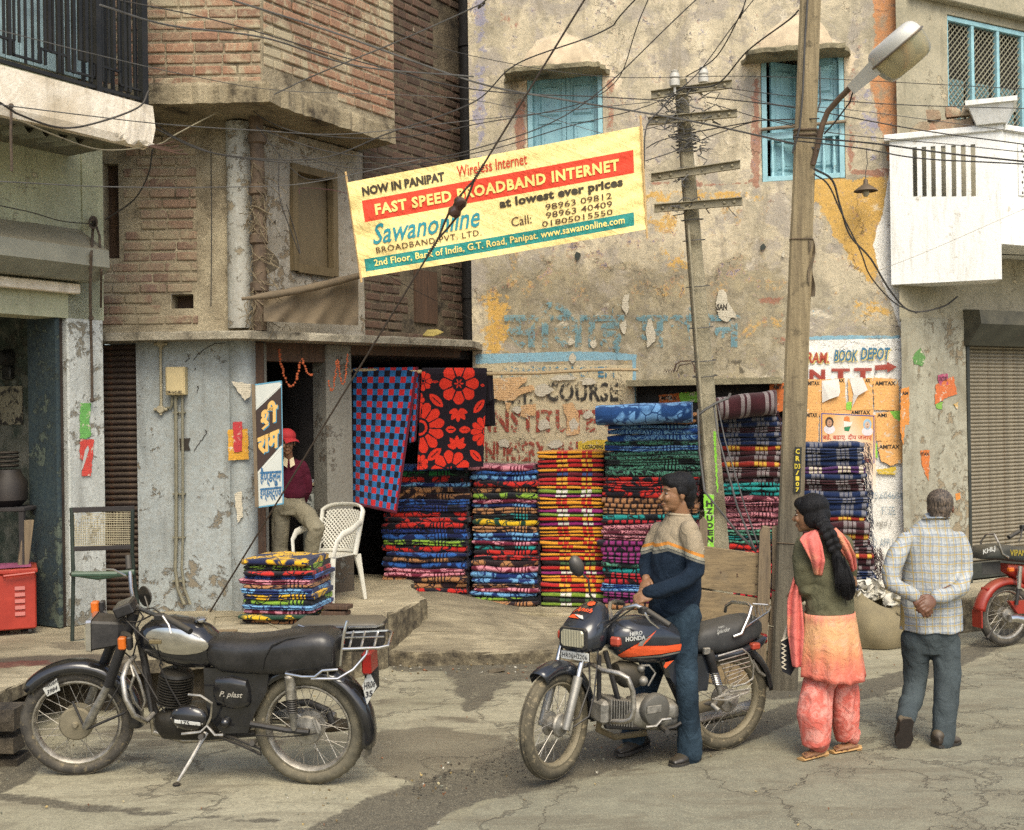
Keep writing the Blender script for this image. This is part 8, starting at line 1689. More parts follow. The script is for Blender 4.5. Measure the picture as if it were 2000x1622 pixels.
def decal(nm,poly,fn,mt,par,o_=.004):
 bm=bmesh.new();vs=[bm.verts.new((x,y,0))for x,y in poly];bm.faces.new(vs);bmesh.ops.triangulate(bm,faces=bm.faces)
 for _ in range(3):bmesh.ops.subdivide_edges(bm,edges=[e for e in bm.edges if e.calc_length()>5],cuts=1);bmesh.ops.triangulate(bm,faces=bm.faces)
 bm.verts.index_update();m_=MB();m_.add([fn(v.co.x,v.co.y,o_)for v in bm.verts],[[v.index for v in f.verts]for f in bm.faces],0,False);bm.free();return m_.build(nm,mt,par)
decal('tank_stripe',[(1200,1284),(1236,1270),(1262,1248),(1282,1232),(1268,1250),(1256,1262),(1300,1262),(1345,1256),(1345,1268),(1290,1278),(1230,1284)],tk,ORD_,hh)
decal('tank_stripe',[(1246,1262),(1250,1254),(1276,1240),(1260,1253),(1255,1262)],tk,pm('decal_silver','8f8d86',.4,.4),hh,.006);decal('tank_stripe',[(1214,1287),(1290,1280),(1335,1271),(1335,1274),(1290,1284)],tk,pm('decal_silver','8f8d86',.4,.4),hh,.006)
m_=MB();put_text(m_,'HERO',lambda a,b_:tk(a,b_-.12*(a-1230),.006),1230,1243,1255,1235,bold=.045);m_.build('lettering',PLW,hh);m_=MB();put_text(m_,'HONDA',lambda a,b_:tk(a,b_-.12*(a-1230),.006),1222,1253,1261,1244,bold=.045);m_.build('lettering',PLW,hh)
loft2(hh,'seat',FHb,[(1345,1238,1270,.07),(1360,1224,1272,.10),(1385,1217,1272,.115),(1410,1211,1268,.118),(1440,1203,1256,.115),(1462,1200,1244,.105),(1474,1210,1236,.07)],pm('dusty_black_seat',(.03,.032,.034),.6,0,var=.25,sc=8,bump=.3,dust=.15),26,4.0,60)
slanted(hh,FHb,'Splendor',1400,1242,1426,1231,-7,.123,PLW,0,shear=.35,bold=.01);slanted(hh,FHb,'Hero',1403,1229,1415,1224,-4,.123,PLW,0,shear=.2)
m_=MB();m_.prism([FHb.at(x,y,.055)for x,y in((1292,1290),(1370,1276),(1378,1300),(1372,1345),(1320,1350),(1300,1322))],nHt*.05);m_.build('side_cover',BLB,hh);loft2(hh,'tail_cover',FHb,[(1370,1272,1292,.07),(1420,1262,1284,.10),(1470,1240,1262,.10),(1486,1236,1250,.06)],BLB,18,3)
m_=MB();m_.add([FHb.at(x,y,.107)for x,y in((1296,1302),(1300,1294),(1316,1290),(1306,1300),(1300,1306))],[(0,1,2,3,4)],0,False);m_.build('side_decal',ORD_,hh)
fender(hh,CRH,nHt,.335,5,120,.06,BM,fwd=-dH);m_=MB();m_.slab(FHb.at(1474,1262,.10),dH*.03,nHt*.025,uH*.02,ch=.008);m_.build('indicator',RIND,hh);m_=MB();m_.slab(FHb.at(1484,1245,0),dH*.02,nHt*.06,uH*.03,ch=.01);m_.build('tail_lamp',RED_L,hh);pipe(hh,'mud_flap_stay',FHb,[(1470,1290,.05),(1482,1312,.05),(1494,1320,.05)],.01,ALY,6)
pipe(hh,'grab_rail',FHb,[(1432,1244,.13),(1448,1238,.14),(1462,1205,.14),(1468,1186,.12),(1460,1179,.06),(1430,1176,-.06),(1418,1184,-.12),(1416,1196,-.13)],.011,CHR,10)
m_=MB();m_.tube([FHb.at(1455,1226,.13),FHb.at(1500,1196,.12),FHb.at(1505,1186,.05),FHb.at(1500,1182,-.05),FHb.at(1470,1180,-.10)],.006,6)
for k in range(5):m_.tube([FHb.at(1470+k*7,1207-2.2*k,.12),FHb.at(1466+k*7,1186-k,-.10)],.004,5)
m_.build('luggage_rack',CHR,hh)
SG=lambda x,y,c_=.17:FHb.at(x,y,c_)
pipe(hh,'guard_frame',FHb,[(1402,1282,.16),(1450,1268,.17),(1462,1278,.17),(1472,1300,.17),(1470,1326,.17),(1455,1336,.17),(1430,1342,.17)],.006,CHW,8)
for k in range(7):m_=MB();m_.tube([SG(1403+k*4.0,1292+k*7.5),SG(1460+k*(2 if k<4 else-2),1276+k*8.5)],.0035,5);m_.build('guard_bar',CHW,hh)
pipe(hh,'guard_step',FHb,[(1390,1366,.18),(1420,1368,.2),(1462,1352,.2),(1464,1346,.2),(1425,1352,.19)],.006,CHW,6)
for k in range(3):pipe(hh,'guard_bar',FHb,[(1396+k*6,1364-k*3,.18),(1462,1350-k*2,.2)],.004,CHW,5)
for s_ in(1,-1):
 t0,t1=FHb.at(1385,1276,.12*s_),FHb.at(1408,1362,.12*s_);dd_=(t1-t0).normalized();m_=MB();m_.lathe(t0,dd_,[(.028,-.01),(.03,0),(.026,.13),(.02,.14)],14);m_.build('shock_cover',BM,hh);m_=MB();m_.tube([t0+dd_*(.13+.08*k/59)+(dH*cos(k*.7)+nHt*sin(k*.7))*.026 for k in range(60)],.005,5);m_.build('shock_spring',CHR,hh);m_=MB();m_.lathe(t0+dd_*.2,dd_,[(.018,0),(.016,.08)],10);m_.build('shock_leg',ALY,hh)
m_=MB();m_.slab(FHb.at(1380,1272,.13),dH*.022,nHt*.012,uH*.02,ch=.004);m_.build('shock_mount',ALY,hh)
pipe(hh,'chain_case',FHb,[(1310,1392,.05),(1360,1384,.06),(1398,1374,.06),(1412,1366,.05)],[.03,.034,.04,.03],pm('muddy_chain_case','4d4636',.8,dust=.6),10,flat=.4)
pipe(hh,'foot_peg',FHb,[(1398,1372,.1),(1392,1378,.2),(1404,1388,.24)],.013,ALY,8);pipe(hh,'silencer',FHb,[(1250,1420,-.13),(1330,1415,-.15),(1470,1380,-.16)],[.02,.04,.045],CHW,12)
m_=MB();c_=FHb.at(1190,1385,.0)
for k in range(9):m_.slab(FHb.at(1180+k*5.0,1385+k*.5,.0),dH*.0035,nHt*.085,uH*.075,ch=.002)
m_.build('cooling_fins',ALY,hh);m_=MB();m_.slab(FHb.at(1172,1388,0),dH*.03,nHt*.075,uH*.07,ch=.02);m_.build('cylinder_head',ALY,hh)
loft2(hh,'crankcase',FHb,[(1222,1378,1412,.05),(1235,1362,1420,.09),(1265,1356,1424,.10),(1300,1360,1420,.10),(1325,1372,1410,.07)],ALY,20,3)
m_=MB();m_.lathe(FHb.at(1275,1384,.09),nHt,[(.095,0),(.098,.03),(.088,.048),(.06,.054),(.0,.055)],28);m_.build('engine_cover',pm('grey_engine_cover','6e6d68',.4,.6,dust=.3),hh);m_=MB();m_.slab(FHb.at(1278,1386,.146),dH*.05,uH*.022,nHt*.003,ch=.002);m_.build('cover_badge',ALY,hh);loft2(hh,'gearbox_cover',Fr(FHb.O+nHt*.08,dH,nHt,uH),[(1296,1376,1402,.02),(1312,1370,1406,.035),(1326,1378,1400,.02)],ALY,16,3)
loft2(hh,'carburettor',FHb,[(1202,1296,1330,.05),(1215,1292,1342,.07),(1238,1294,1342,.07),(1250,1300,1334,.05)],pm('dark_air_box','26241f',.6,0,dust=.4),16,3);m_=MB();m_.ball(FHb.at(1252,1306,.07),.024);m_.ball(FHb.at(1256,1330,.07),.03);m_.tube([FHb.at(1252,1300,.08),FHb.at(1268,1300,.1),FHb.at(1280,1315,.1),FHb.at(1266,1340,.09)],.006,6);m_.build('carburettor',ALY,hh)
pipe(hh,'frame_tube',FHb,[(1182,1272,.0),(1200,1340,.02),(1216,1400,.03)],.016,BM,8);pipe(hh,'frame_tube',FHb,[(1170,1280,0),(1170,1380,0)],.014,BM,8);pipe(hh,'frame_tube',FHb,[(1290,1290,0),(1330,1380,.02),(1400,1372,.08)],.016,BM,8)
pipe(hh,'crash_guard',FHb,[(1152,1298,-.20),(1160,1300,-.05),(1178,1310,.08),(1210,1316,.20),(1226,1325,.24),(1236,1350,.25),(1238,1385,.25),(1234,1404,.25),(1222,1410,.22),(1196,1410,.10)],.0155,CHW,10);pipe(hh,'crash_guard',FHb,[(1152,1298,-.20),(1128,1304,-.2),(1122,1330,-.2)],.0155,CHW,10);pipe(hh,'crash_guard',FHb,[(1222,1402,.2),(1232,1390,.23)],.012,CHW,8)
pipe(hh,'exhaust_pipe',FHb,[(1172,1405,-.02),(1168,1425,-.04),(1200,1440,-.08),(1260,1432,-.12)],.019,pm('muddy_exhaust','6b6049',.7,.2,dust=.5),10);pipe(hh,'bash_bar',FHb,[(1178,1405,.04),(1184,1418,.05),(1230,1420,.05),(1300,1418,.05)],.018,BM,8)
pipe(hh,'gear_lever',FHb,[(1262,1420,.12),(1282,1418,.14),(1292,1406,.15),(1310,1404,.15)],.008,CHW,7);pipe(hh,'foot_peg',FHb,[(1290,1420,.10),(1304,1430,.26)],.015,RUB_,8);pipe(hh,'side_stand',FHb,[(1296,1424,.08),(1318,1420,.12),(1330,1412,.13)],.010,BM,7)
for pts in([(1196,1215,0),(1172,1240,.02),(1166,1290,.03)],[(1240,1186,.2),(1205,1210,.1),(1180,1225,.05)],[(1166,1300,.06),(1160,1360,.09),(1150,1400,.1),(1120,1420,.1)]):pipe(hh,'control_cable',FHb,pts,.005,BM,5)
# -- the red moped at the right edge
rm_=thing('motorcycle','red motorcycle with dusty black seat cut off by the picture edge','motorcycle',tuple(G(1965,1262)))
dR=V((.86,.30,0)).normalized()*1.0;pR=V(G(1958,1262));nR=V((dR.y,-dR.x,0));FM=Fr(pR,dR,nR);REDM=pm('red_moped_enamel','8f2218',.35,0,var=.15,bump=.1,dust=.25)
CM=FM.pt(0,.30,0);CM=FM.at(1963,1207);kR=CM.z;wheel(rm_,(CM.x,CM.y,.278),nR,.275,.04,.06,TY,CHW,ALY,.05,18,CHW);CM=V((CM.x,CM.y,.278))
fender(rm_,CM,nR,.30,10,125,.06,REDM,fwd=-dR);m_=MB();e_=CM-dR*.30;m_.slab(e_+V((0,0,-.02)),dR*.008,nR*.06,V((0,0,.075)),ch=.003);m_.build('mud_flap',REDM,rm_)
m_=MB();m_.slab(FM.at(1927,1157,0),dR*.03,nR*.045,V((0,0,.042)),ch=.008);m_.build('tail_lamp',RED_L,rm_)
loft2(rm_,'seat',FM,[(1912,1080,1092,.09),(1918,1066,1092,.12),(1950,1062,1094,.125),(1990,1068,1098,.12),(2040,1068,1100,.11),(2090,1072,1104,.09)],pm('dusty_green_black_seat','2c302d',.6,0,var=.25,dust=.3),22,4,60)
pipe(rm_,'grab_rail',FM,[(1914,1088,-.1),(1916,1058,-.1),(1926,1044,-.05),(1942,1044,.05),(1950,1060,.12),(1958,1082,.13),(1970,1089,.13)],.009,CHW,8)
m_=MB();m_.slab(FM.at(1936,1110,.02),dR*.10,nR*.004,V((0,0,.055)),ch=.003);m_.build('side_plate',pm('dusty_black_plate','25282a',.7,dust=.3),rm_);slanted(rm_,FM,'KHLJ',1920,1086,1944,1074,-8,.13,PLW,0,bold=.03);slanted(rm_,FM,'VIPAN',1973,1086,2004,1074,0,.128,flat('seat_yellow_script','9c8a2c',.5),0,bold=.02)
m_=MB();m_.slab(FM.at(1974,1113,.12),dR*.028,nR*.02,V((0,0,.018)),ch=.008);m_.build('indicator',ORG_L,rm_)
for s_ in(1,-1):m_=MB();m_.tube([FM.at(1992,1106,.11*s_),FM.at(1989,1150,.11*s_)],.022,10);m_.build('shock_cover',CHR,rm_);m_=MB();m_.tube([FM.at(1989,1150,.11*s_),FM.at(1985,1182,.11*s_)],.016,10);m_.build('shock_leg',BM,rm_)
pipe(rm_,'silencer',FM,[(1972,1209,.14),(1982,1208,.14),(2060,1222,.14)],[.032,.034,.034],CHR,16);m_=MB();m_.prism([FM.at(x,y,.05)for x,y in((1966,1174),(2060,1168),(2060,1192),(1982,1198))],nR*.04);m_.build('chain_cover',REDM,rm_);loft2(rm_,'body',FM,[(1960,1100,1118,.06),(1990,1102,1140,.09),(2030,1104,1170,.10),(2080,1104,1190,.10)],REDM,18,3)
pipe(rm_,'grip',FM,[(1970,1050,.24),(1990,1038,.22)],.018,RUB_,10);pipe(rm_,'handlebar',FM,[(1990,1038,.22),(2010,1030,.18),(2040,1040,.05),(2050,1060,0)],.0125,BM,8);pipe(rm_,'clutch_lever',FM,[(1996,1034,.24),(1994,1050,.25),(1989,1058,.26)],[.008,.006,.005],BM,6);m_=MB();m_.slab(FM.at(1998,1030,.22),dR*.025,nR*.02,V((0,0,.02)),ch=.006);m_.build('switch_block',BM,rm_)
pipe(rm_,'side_stand',FM,[(1944,1222,.06),(1935,1236,.1),(1928,1248,.16)],[.01,.009,.014],BM,6);cF2=CM+dR*1.15;wheel(rm_,(cF2.x,cF2.y,.278),nR,.275,.04,.06,TY,CHW,ALY,.05,12,CHW)
m_=MB();fy=lambda a,b_,c_=0:CM+dR*a+V((0,0,b_))+nR*c_
for s_ in(-1,1):m_.tube([cF2+nR*.07*s_-V((0,0,cF2.z-.278)),fy(1.0,.32,.07*s_),fy(.93,.62,.05*s_)],.02,8)
m_.build('fork_leg',BM,rm_);m_=MB();m_.tube([fy(.93,.60),fy(.90,.74),fy(.86,.80,.2),fy(.78,.80,.28)],.013,8);m_.tube([fy(.90,.74),fy(.86,.80,-.2),fy(.78,.80,-.28)],.013,8);m_.build('handlebar',BM,rm_)
m_=MB();m_.ball(fy(1.0,.62),dR*.09,nR*.08,V((0,0,.09)));m_.build('headlamp',BM,rm_);m_=MB();m_.tube([fy(.3,.42),fy(.6,.48),fy(.9,.55)],[.06,.11,.05],12);m_.build('fuel_tank',REDM,rm_);m_=MB();m_.ball(fy(.52,.12),dR*.15,nR*.1,V((0,0,.12)));m_.build('engine',ALY,rm_)
fender(rm_,V((cF2.x,cF2.y,.278)),nR,.30,30,140,.06,REDM,fwd=-dR)
# -- people
def skin(name,col):
 b=NB(name);c=b.mix(b.noise(30,4,.6),sr(col),tuple(q*.7 for q in sr(col)[:3])+(1,));b.out(c,.5,0,b.bump(b.noise(200,3,.6),.15,.002));b.set(b.b.inputs['Subsurface Weight'],.12);b.set(b.b.inputs['Subsurface Radius'],(.3,.12,.06));b.set(b.b.inputs['Subsurface Scale'],.01);return b.mat
def hairm(name,col,ax=(40,40,6)):
 b=NB(name);v=b.vm('MULTIPLY',b.obj(),ax);n=b.noise(3,5,.6,v,.4);c=b.mix(n,sr(col),tuple(min(1,q*2.2+.004)for q in sr(col)[:3])+(1,));b.out(c,.5,0,b.bump(n,.9,.008));b.set(b.b.inputs['Specular IOR Level'],.22);return b.mat
def cloth(name,colfn,wv=420,rough=.92,st=.5,fold=.55):
 b=NB(name);gp=b.N('NewGeometry').outputs['Position'];c=colfn(b,gp);n=b.noise(wv,2,.6);c=b.mix(b.rm(b.noise(9,4,.6),.35,.7,0,.18),c,(0,0,0,1));c=b.mix(b.rm(n,.35,.65,0,.22),c,(0,0,0,1));b.out(c,rough,0,b.bump(n,st,.003,b.bump(b.noise(9,4,.55,None,1.4),fold,.035)));b.set(b.b.inputs['Specular IOR Level'],.2);return b.mat
def limb(m_,pts,rs_,side=None,n=14):
 pts=[V(p)for p in pts];m_.tube(pts,rs_,n,side=side)
 for p,r in((pts[0],rs_[0]),(pts[-1],rs_[-1])):
  r_=r if not isinstance(r,tuple)else min(r);m_.ball(p,r_*.99,nu=12,nv=8)
def pj(*a):return[P(*q)for q in a]
def head(m_,C,F,U=V((0,0,1)),s=1.0,wide=1.0):
 F=(V(F)).normalized();S=U.cross(F).normalized();U=F.cross(S);q=lambda f,u,l=0:C+(F*f+U*u+S*l)*s
 def el(f,u,l,rf,ru,rl):m_.ball(q(f,u,l),F*rf*s,S*rl*s*wide,U*ru*s,18,12)
 el(-.012,.03,0,.098,.09,.076);el(.022,-.02,0,.070,.088,.062);el(.03,-.075,0,.050,.036,.047);el(.066,-.098,0,.022,.018,.024);el(.074,.022,0,.017,.011,.050);el(.08,-.03,.03,.016,.022,.02);el(.08,-.03,-.03,.016,.022,.02)
 m_.tube([q(.082,.012),q(.096,-.012),q(.112,-.034),q(.098,-.044)],[.007*s,.009*s,.013*s,.010*s],10);el(.088,-.064,0,.014,.0065,.022);el(.086,-.078,0,.013,.0075,.018)
 for k in(-1,1):el(-.004,-.008,.076*k*wide,.018,.030,.008)
 return q
def face_bits(root,q,F,s,mi=1):
 W_=flat('eye_white','8c8074',.3);I_=flat('eye_dark','17100c',.3);B_=flat('brow_hair','14100e');U=V((0,0,1));F=V(F).normalized();S=U.cross(F).normalized()
 for k in(-1,1):
  m_=MB();m_.ball(q(.080,-.001,.030*k),F*.009*s,S*.013*s,U*.0052*s,12,8);m_.build('eye',W_,root);m_=MB();m_.ball(q(.087,-.001,.030*k),F*.0045*s,S*.006*s,U*.006*s,10,6);m_.build('iris',I_,root)
  m_=MB();m_.tube([q(.088,.020,.014*k),q(.088,.026,.030*k),q(.076,.020,.048*k)],[.003*s,.004*s,.002*s],6);m_.build('eyebrow',B_,root)
 m_=MB();m_.ball(q(.094,-.070,0),F*.008*s,S*.022*s,U*.0035*s,12,6);m_.build('lips',flat('lip_brown','6d3a30',.5),root)
def hand(m_,w,d,up,sgn=1,s=1.0,curl=.5):
 """palm and five fingers from wrist w, pointing along d, back of the hand towards up"""
 d=V(d).normalized();up=V(up);up=(up-d*up.dot(d)).normalized();S=d.cross(up).normalized()*sgn;w=V(w)
 m_.ball(w+d*.045*s,d*.052*s,S*.042*s,up*.018*s,12,8)
 for i,(o,L)in enumerate(((-.030,.070),(-.010,.080),(.010,.076),(.029,.060))):
  p=w+(d*.082+S*o)*s;a=p+(d*cos(curl*.5)-up*sin(curl*.5))*L*.45*s;b_=a+(d*cos(curl*1.6)-up*sin(curl*1.6))*L*.33*s;c=b_+(d*cos(curl*2.6)-up*sin(curl*2.6))*L*.28*s;m_.tube([p-d*.02*s,p,a,b_,c],[.0095*s,.0098*s,.009*s,.0082*s,.0065*s],8)
 p=w+(d*.025-S*.036)*s;m_.tube([w+d*.015*s,p,p+(d*.03-S*.018-up*.006)*s,p+(d*.055-S*.016-up*.018)*s],[.014*s,.013*s,.0105*s,.008*s],8)
def shoe(root,heel,toe,mt,h=.085,w=.048,nm='shoe',sole=None):
 heel,toe=V(heel),V(toe);d=(toe-heel);L=d.length;d.normalize();U=V((0,0,1));S=d.cross(U);m_=MB()
 m_.tube([heel+d*.0+U*.045,heel+d*L*.25+U*.045,heel+d*L*.5+U*.038,heel+d*L*.75+U*.03,heel+d*L+U*.024],[(w*.8,.045),(w*.9,.045),(w*.95,.038),(w*1.0,.028),(w*.6,.018)],14,side=S);m_.ball(heel+d*L*.15+U*.07,.042)
 o=fuse(m_,nm,mt,root,.006,3);m_=MB();pts=[]
 for t,k in((0,.7),(.15,.9),(.5,.85),(.75,1.0),(.95,.8),(1.04,.3)):pts.append((t,k))
 ring_=[heel+d*L*t+S*w*k-U*.0 for t,k in pts]+[heel+d*L*t-S*w*k for t,k in reversed(pts)]
 m_.prism([p+U*.004 for p in ring_],U*.016);m_.build('sole',sole or rubber(),root)
SK=skin('brown_skin','8b6547');SKD=skin('deep_brown_skin','6c4935');HB2=hairm('black_hair','070607',(60,60,9))
FOLD=lambda f,amp,seed,sq=(1,1,1):(lambda co,no:(np.abs(nz(co*np.array(sq),f,seed))**.8-.35)*amp+nz(co,f*2.4,seed+9)*amp*.25)
UPV=V((0,0,1))
# -- the rider
rd=thing('person','young man in beige and navy striped sweater and jeans standing astride the motorcycle','person',tuple(G(1340,1495)))
Fd=V((-.85,-.53,0)).normalized();Sd=UPV.cross(Fd).normalized();Y0=7.2
Fh=V((-.96,-.26,.02)).normalized();HC=P(1322,963,7.2)
m_=MB();q=head(m_,HC,Fh,s=1.0)
limb(m_,[HC+V((.02,.01,-.06)),P(1328,1003,7.22),P(1328,1020,7.22)],[.056,.058,.07]);m_.tube(pj((1322,1205,Y0),(1322,1120,Y0),(1326,1040,Y0),(1326,1015,Y0)),[(.12,.09),(.12,.09),(.13,.08),(.08,.05)],16,side=Sd)
LA=pj((1350,1036,7.04),(1356,1118,7.0),(1276,1160,6.93));RA=pj((1284,1034,7.36),(1266,1100,7.36),(1262,1132,7.2))
for A_ in(LA,RA):limb(m_,A_,[.03,.034,.027])
for pts in(pj((1340,1200,7.12),(1343,1325,7.06),(1345,1470,7.08)),pj((1305,1205,7.3),(1268,1320,7.40),(1236,1455,7.34))):limb(m_,pts,[.075,.05,.036])
wl,wr_=LA[2],RA[2];hand(m_,wl-V((0,0,0)),(P(1250,1168,6.93)-wl),V((-.2,-.7,.6)),-1,1.0,.8);hand(m_,wr_,(P(1254,1162,7.1)-wr_),V((-.6,-.6,.2)),1,1.0,.7)
fuse(m_,'body',SK,rd,.0045,3);face_bits(rd,q,Fh,1.0)
m_=MB();qe=lambda f,u,l,rf,ru,rl:m_.ball(q(f,u,l),Fh*rf,UPV.cross(Fh)*rl,UPV*ru,18,12)
qe(-.022,.048,0,.102,.086,.084);qe(-.060,.0,0,.062,.088,.072);qe(.040,.082,0,.055,.040,.062);qe(-.062,-.055,0,.045,.05,.058);qe(-.01,.02,.072,.035,.04,.012);qe(-.01,.02,-.072,.035,.04,.012);qe(.066,.066,0,.026,.030,.052);qe(.045,.06,.045,.04,.03,.02);qe(.045,.06,-.045,.04,.03,.02)
fuse(m_,'hair',HB2,rd,.005,3,lambda co,no:nz(co*[1,1,1],45,3)*.0025)
def sw_col(b,gp):
 z=b.sep(gp)[2];x=b.sep(gp)[0];h=b.m('ADD',z,b.m('MULTIPLY',b.m('ABSOLUTE',b.m('SUBTRACT',x,.93)),.35));t=b.rm(h,1.10,1.40);e=lambda v:(v-1.10)/.30
 kn=b.m('FRACT',b.m('MULTIPLY',z,150.0));kx=b.m('FRACT',b.m('MULTIPLY',x,130.0))
 c=b.ramp(t,[(0,sr('1a2735')),(e(1.268),sr('7d7a6e')),(e(1.282),sr('1d2a36')),(e(1.286),sr('a39c87')),(e(1.306),sr('d08a3e')),(e(1.325),sr('a2937a'))],'CONSTANT');return b.mix(b.m('MULTIPLY',b.m('LESS_THAN',kx,.35),.22),c,(0,0,0,1))
SW_=cloth('striped_knit',sw_col,300,.95,.7)
m_=MB();m_.tube(pj((1318,1196,Y0),(1316,1186,Y0),(1318,1150,Y0),(1320,1110,Y0),(1322,1070,Y0+.01),(1325,1040,Y0+.02),(1326,1020,Y0+.02),(1326,1006,Y0+.02)),[(.155,.135),(.168,.150),(.17,.150),(.168,.144),(.17,.134),(.165,.115),(.115,.088),(.072,.070)],22,side=Sd)
limb(m_,pj((1346,1036,7.06),(1357,1075,7.0),(1357,1116,6.98),(1335,1136,6.95),(1290,1155,6.93),(1268,1158,6.93)),[.062,.063,.056,.053,.048,.042]);limb(m_,pj((1286,1034,7.34),(1270,1075,7.36),(1264,1104,7.34),(1262,1124,7.24)),[.05,.058,.052,.042])
fuse(m_,'sweater',SW_,rd,.0075,12,FOLD(26,.009,4,(1,1,1.2)))
m_=MB();m_.tube([P(1326,1005,7.22)+V((cos(t)*.066,sin(t)*.06,-.006*cos(t)))for t in[2*pi*k/20 for k in range(20)]],.009,8,closed=True);m_.build('collar',pm('beige_rib','a2937a',.9),rd)
JEAN=cloth('worn_denim',lambda b,gp:b.mix(b.rm(b.noise(5,5,.65,gp),.4,.7),sr('1c2a35'),sr('384a57')),500,.9,.5)
m_=MB();m_.tube(pj((1320,1186,Y0),(1322,1206,Y0),(1322,1232,Y0+.0)),[(.15,.13),(.165,.145),(.13,.12)],18,side=Sd);limb(m_,pj((1338,1200,7.12),(1334,1250,7.09),(1340,1325,7.05),(1345,1400,7.07),(1347,1470,7.08)),[.10,.090,.070,.068,.080]);limb(m_,pj((1303,1205,7.3),(1285,1260,7.36),(1268,1320,7.40),(1246,1400,7.37),(1236,1440,7.35)),[.10,.095,.08,.075,.078])
fuse(m_,'jeans',JEAN,rd,.0075,4,FOLD(22,.009,7,(1,1,.7)))
SHO=pm('black_shoe_leather',(.010,.010,.012),.25,0,var=.3,bump=.1,dust=.2);shoe(rd,G(1362,1484),G(1312,1499),SHO);shoe(rd,G(1262,1459),G(1206,1478),SHO)
# -- the woman
wm=thing('person','woman seen from behind in olive cardigan and coral tie-dyed dress with long plait','person',tuple(G(1610,1485)))
Fw=V((-.40,.92,0)).normalized();Sw=UPV.cross(Fw).normalized();Y1=7.2;Fwh=V((-.90,.42,-.05)).normalized();HW=P(1583,1004,7.18)
m_=MB();q=head(m_,HW,Fwh,s=.95,wide=.95);limb(m_,[HW+V((.01,0,-.06)),P(1600,1040,7.2),P(1604,1056,7.2)],[.048,.048,.06]);m_.tube(pj((1620,1240,Y1),(1618,1160,Y1),(1610,1090,Y1),(1606,1055,Y1)),[(.13,.09),(.10,.08),(.13,.08),(.09,.05)],16,side=Sw)
limb(m_,pj((1572,1066,7.16),(1572,1150,7.16),(1560,1165,7.34)),[.04,.033,.026]);hand(m_,P(1560,1165,7.34),V((-.1,1,.1)),UPV,1,.9,.6);limb(m_,pj((1648,1062,7.24),(1664,1140,7.28),(1640,1170,7.45)),[.04,.033,.026]);hand(m_,P(1640,1170,7.45),V((-.3,1,.1)),UPV,-1,.9,.6)
AL,AR=V(G(1600,1478))+V((0,0,.07)),V(G(1664,1466))+V((0,0,.09));limb(m_,[P(1606,1240,7.2),P(1597,1360,7.19),AL],[.075,.055,.034]);limb(m_,[P(1645,1240,7.26),P(1650,1360,7.26),AR],[.075,.055,.034])
for A_,T_ in((AL,G(1556,1489)),(AR,G(1640,1470))):
 d_=(V(T_)-A_);d_.z=0;d_.normalize();S_=d_.cross(UPV);g_=V((A_.x,A_.y,.03));m_.tube([g_-d_*.03,g_+d_*.05,g_+d_*.11],[(.03,.025),(.036,.02),(.034,.013)],12,side=S_)
 for k in range(5):m_.tube([g_+d_*.10+S_*(-.026+.013*k),g_+d_*(.15-.006*k)+S_*(-.028+.013*k)+V((0,0,-.006))],[.009,.006],8)
fuse(m_,'body',SK,wm,.0048,3);face_bits(wm,q,Fwh,.95)
for A_,T_,w_ in((AL,G(1556,1489),1),(AR,G(1640,1470),1)):
 d_=(V(T_)-A_);d_.z=0;d_.normalize();S_=d_.cross(UPV);g_=V((A_.x,A_.y,.0));m_=MB();m_.tube([g_-d_*.055+V((0,0,.014)),g_+d_*.05+V((0,0,.011)),g_+d_*.16+V((0,0,.010))],[(.032,.013),(.034,.010),(.034,.008)],12,side=S_);m_.hull([g_-d_*t+S_*s_+V((0,0,z_))for t in(.02,.055)for s_ in(-.026,.026)for z_ in(.001,.03)]);m_.build('sandal',flat('tan_sandal','b08a58',.6),wm)
 m_=MB();m_.tube([g_+d_*.06+S_*.037+V((0,0,.02)),g_+d_*.075+V((0,0,.055)),g_+d_*.06-S_*.037+V((0,0,.02))],.006,6);m_.tube([g_+d_*.1+S_*.035+V((0,0,.02)),g_+d_*.12+V((0,0,.04)),g_+d_*.1-S_*.035+V((0,0,.02))],.005,6);m_.build('sandal_strap',flat('brown_strap','5a3426'),wm)
HWM=hairm('long_black_hair','070607',(60,60,7))
m_=MB();qe=lambda f,u,l,rf,ru,rl:m_.ball(q(f,u,l),Fwh*rf*.95,UPV.cross(Fwh)*rl*.95,UPV*ru*.95,18,12)
qe(-.018,.045,0,.106,.09,.087);qe(-.055,-.01,0,.07,.095,.080);qe(-.02,-.02,.055,.055,.07,.03);qe(-.02,-.02,-.055,.055,.07,.03);qe(.05,.068,0,.052,.045,.06);m_.tube(pj((1600,1015,7.12),(1610,1030,7.09)),[.055,.036],12)
fuse(m_,'hair',HWM,wm,.005,3,lambda co,no:nz(co,50,3)*.002)
m_=MB();bp_=pj((1607,1022,7.08),(1613,1034,7.06),(1620,1046,7.05),(1625,1058,7.05),(1630,1070,7.05));
for i in range(5):
 for s_ in(-1,1):m_.ball(bp_[i]+V((.016*s_,-.004,.008*s_)),V((.028,.0,-.014*s_)),V((0,.022,0)),V((.008*s_,0,.024)),12,8)
m_.tube(pj((1631,1072,7.05),(1634,1090,7.05),(1644,1115,7.04),(1652,1140,7.04),(1656,1160,7.05),(1660,1172,7.06)),[(.022,.02),(.034,.028),(.052,.03),(.058,.03),(.045,.022),(.015,.01)],16,side=V((1,0,0)))
fuse(m_,'plait',HWM,wm,.005,2,lambda co,no:nz(co*[1,1,.12],90,5)*.004)
m_=MB();rs=random.Random(4)
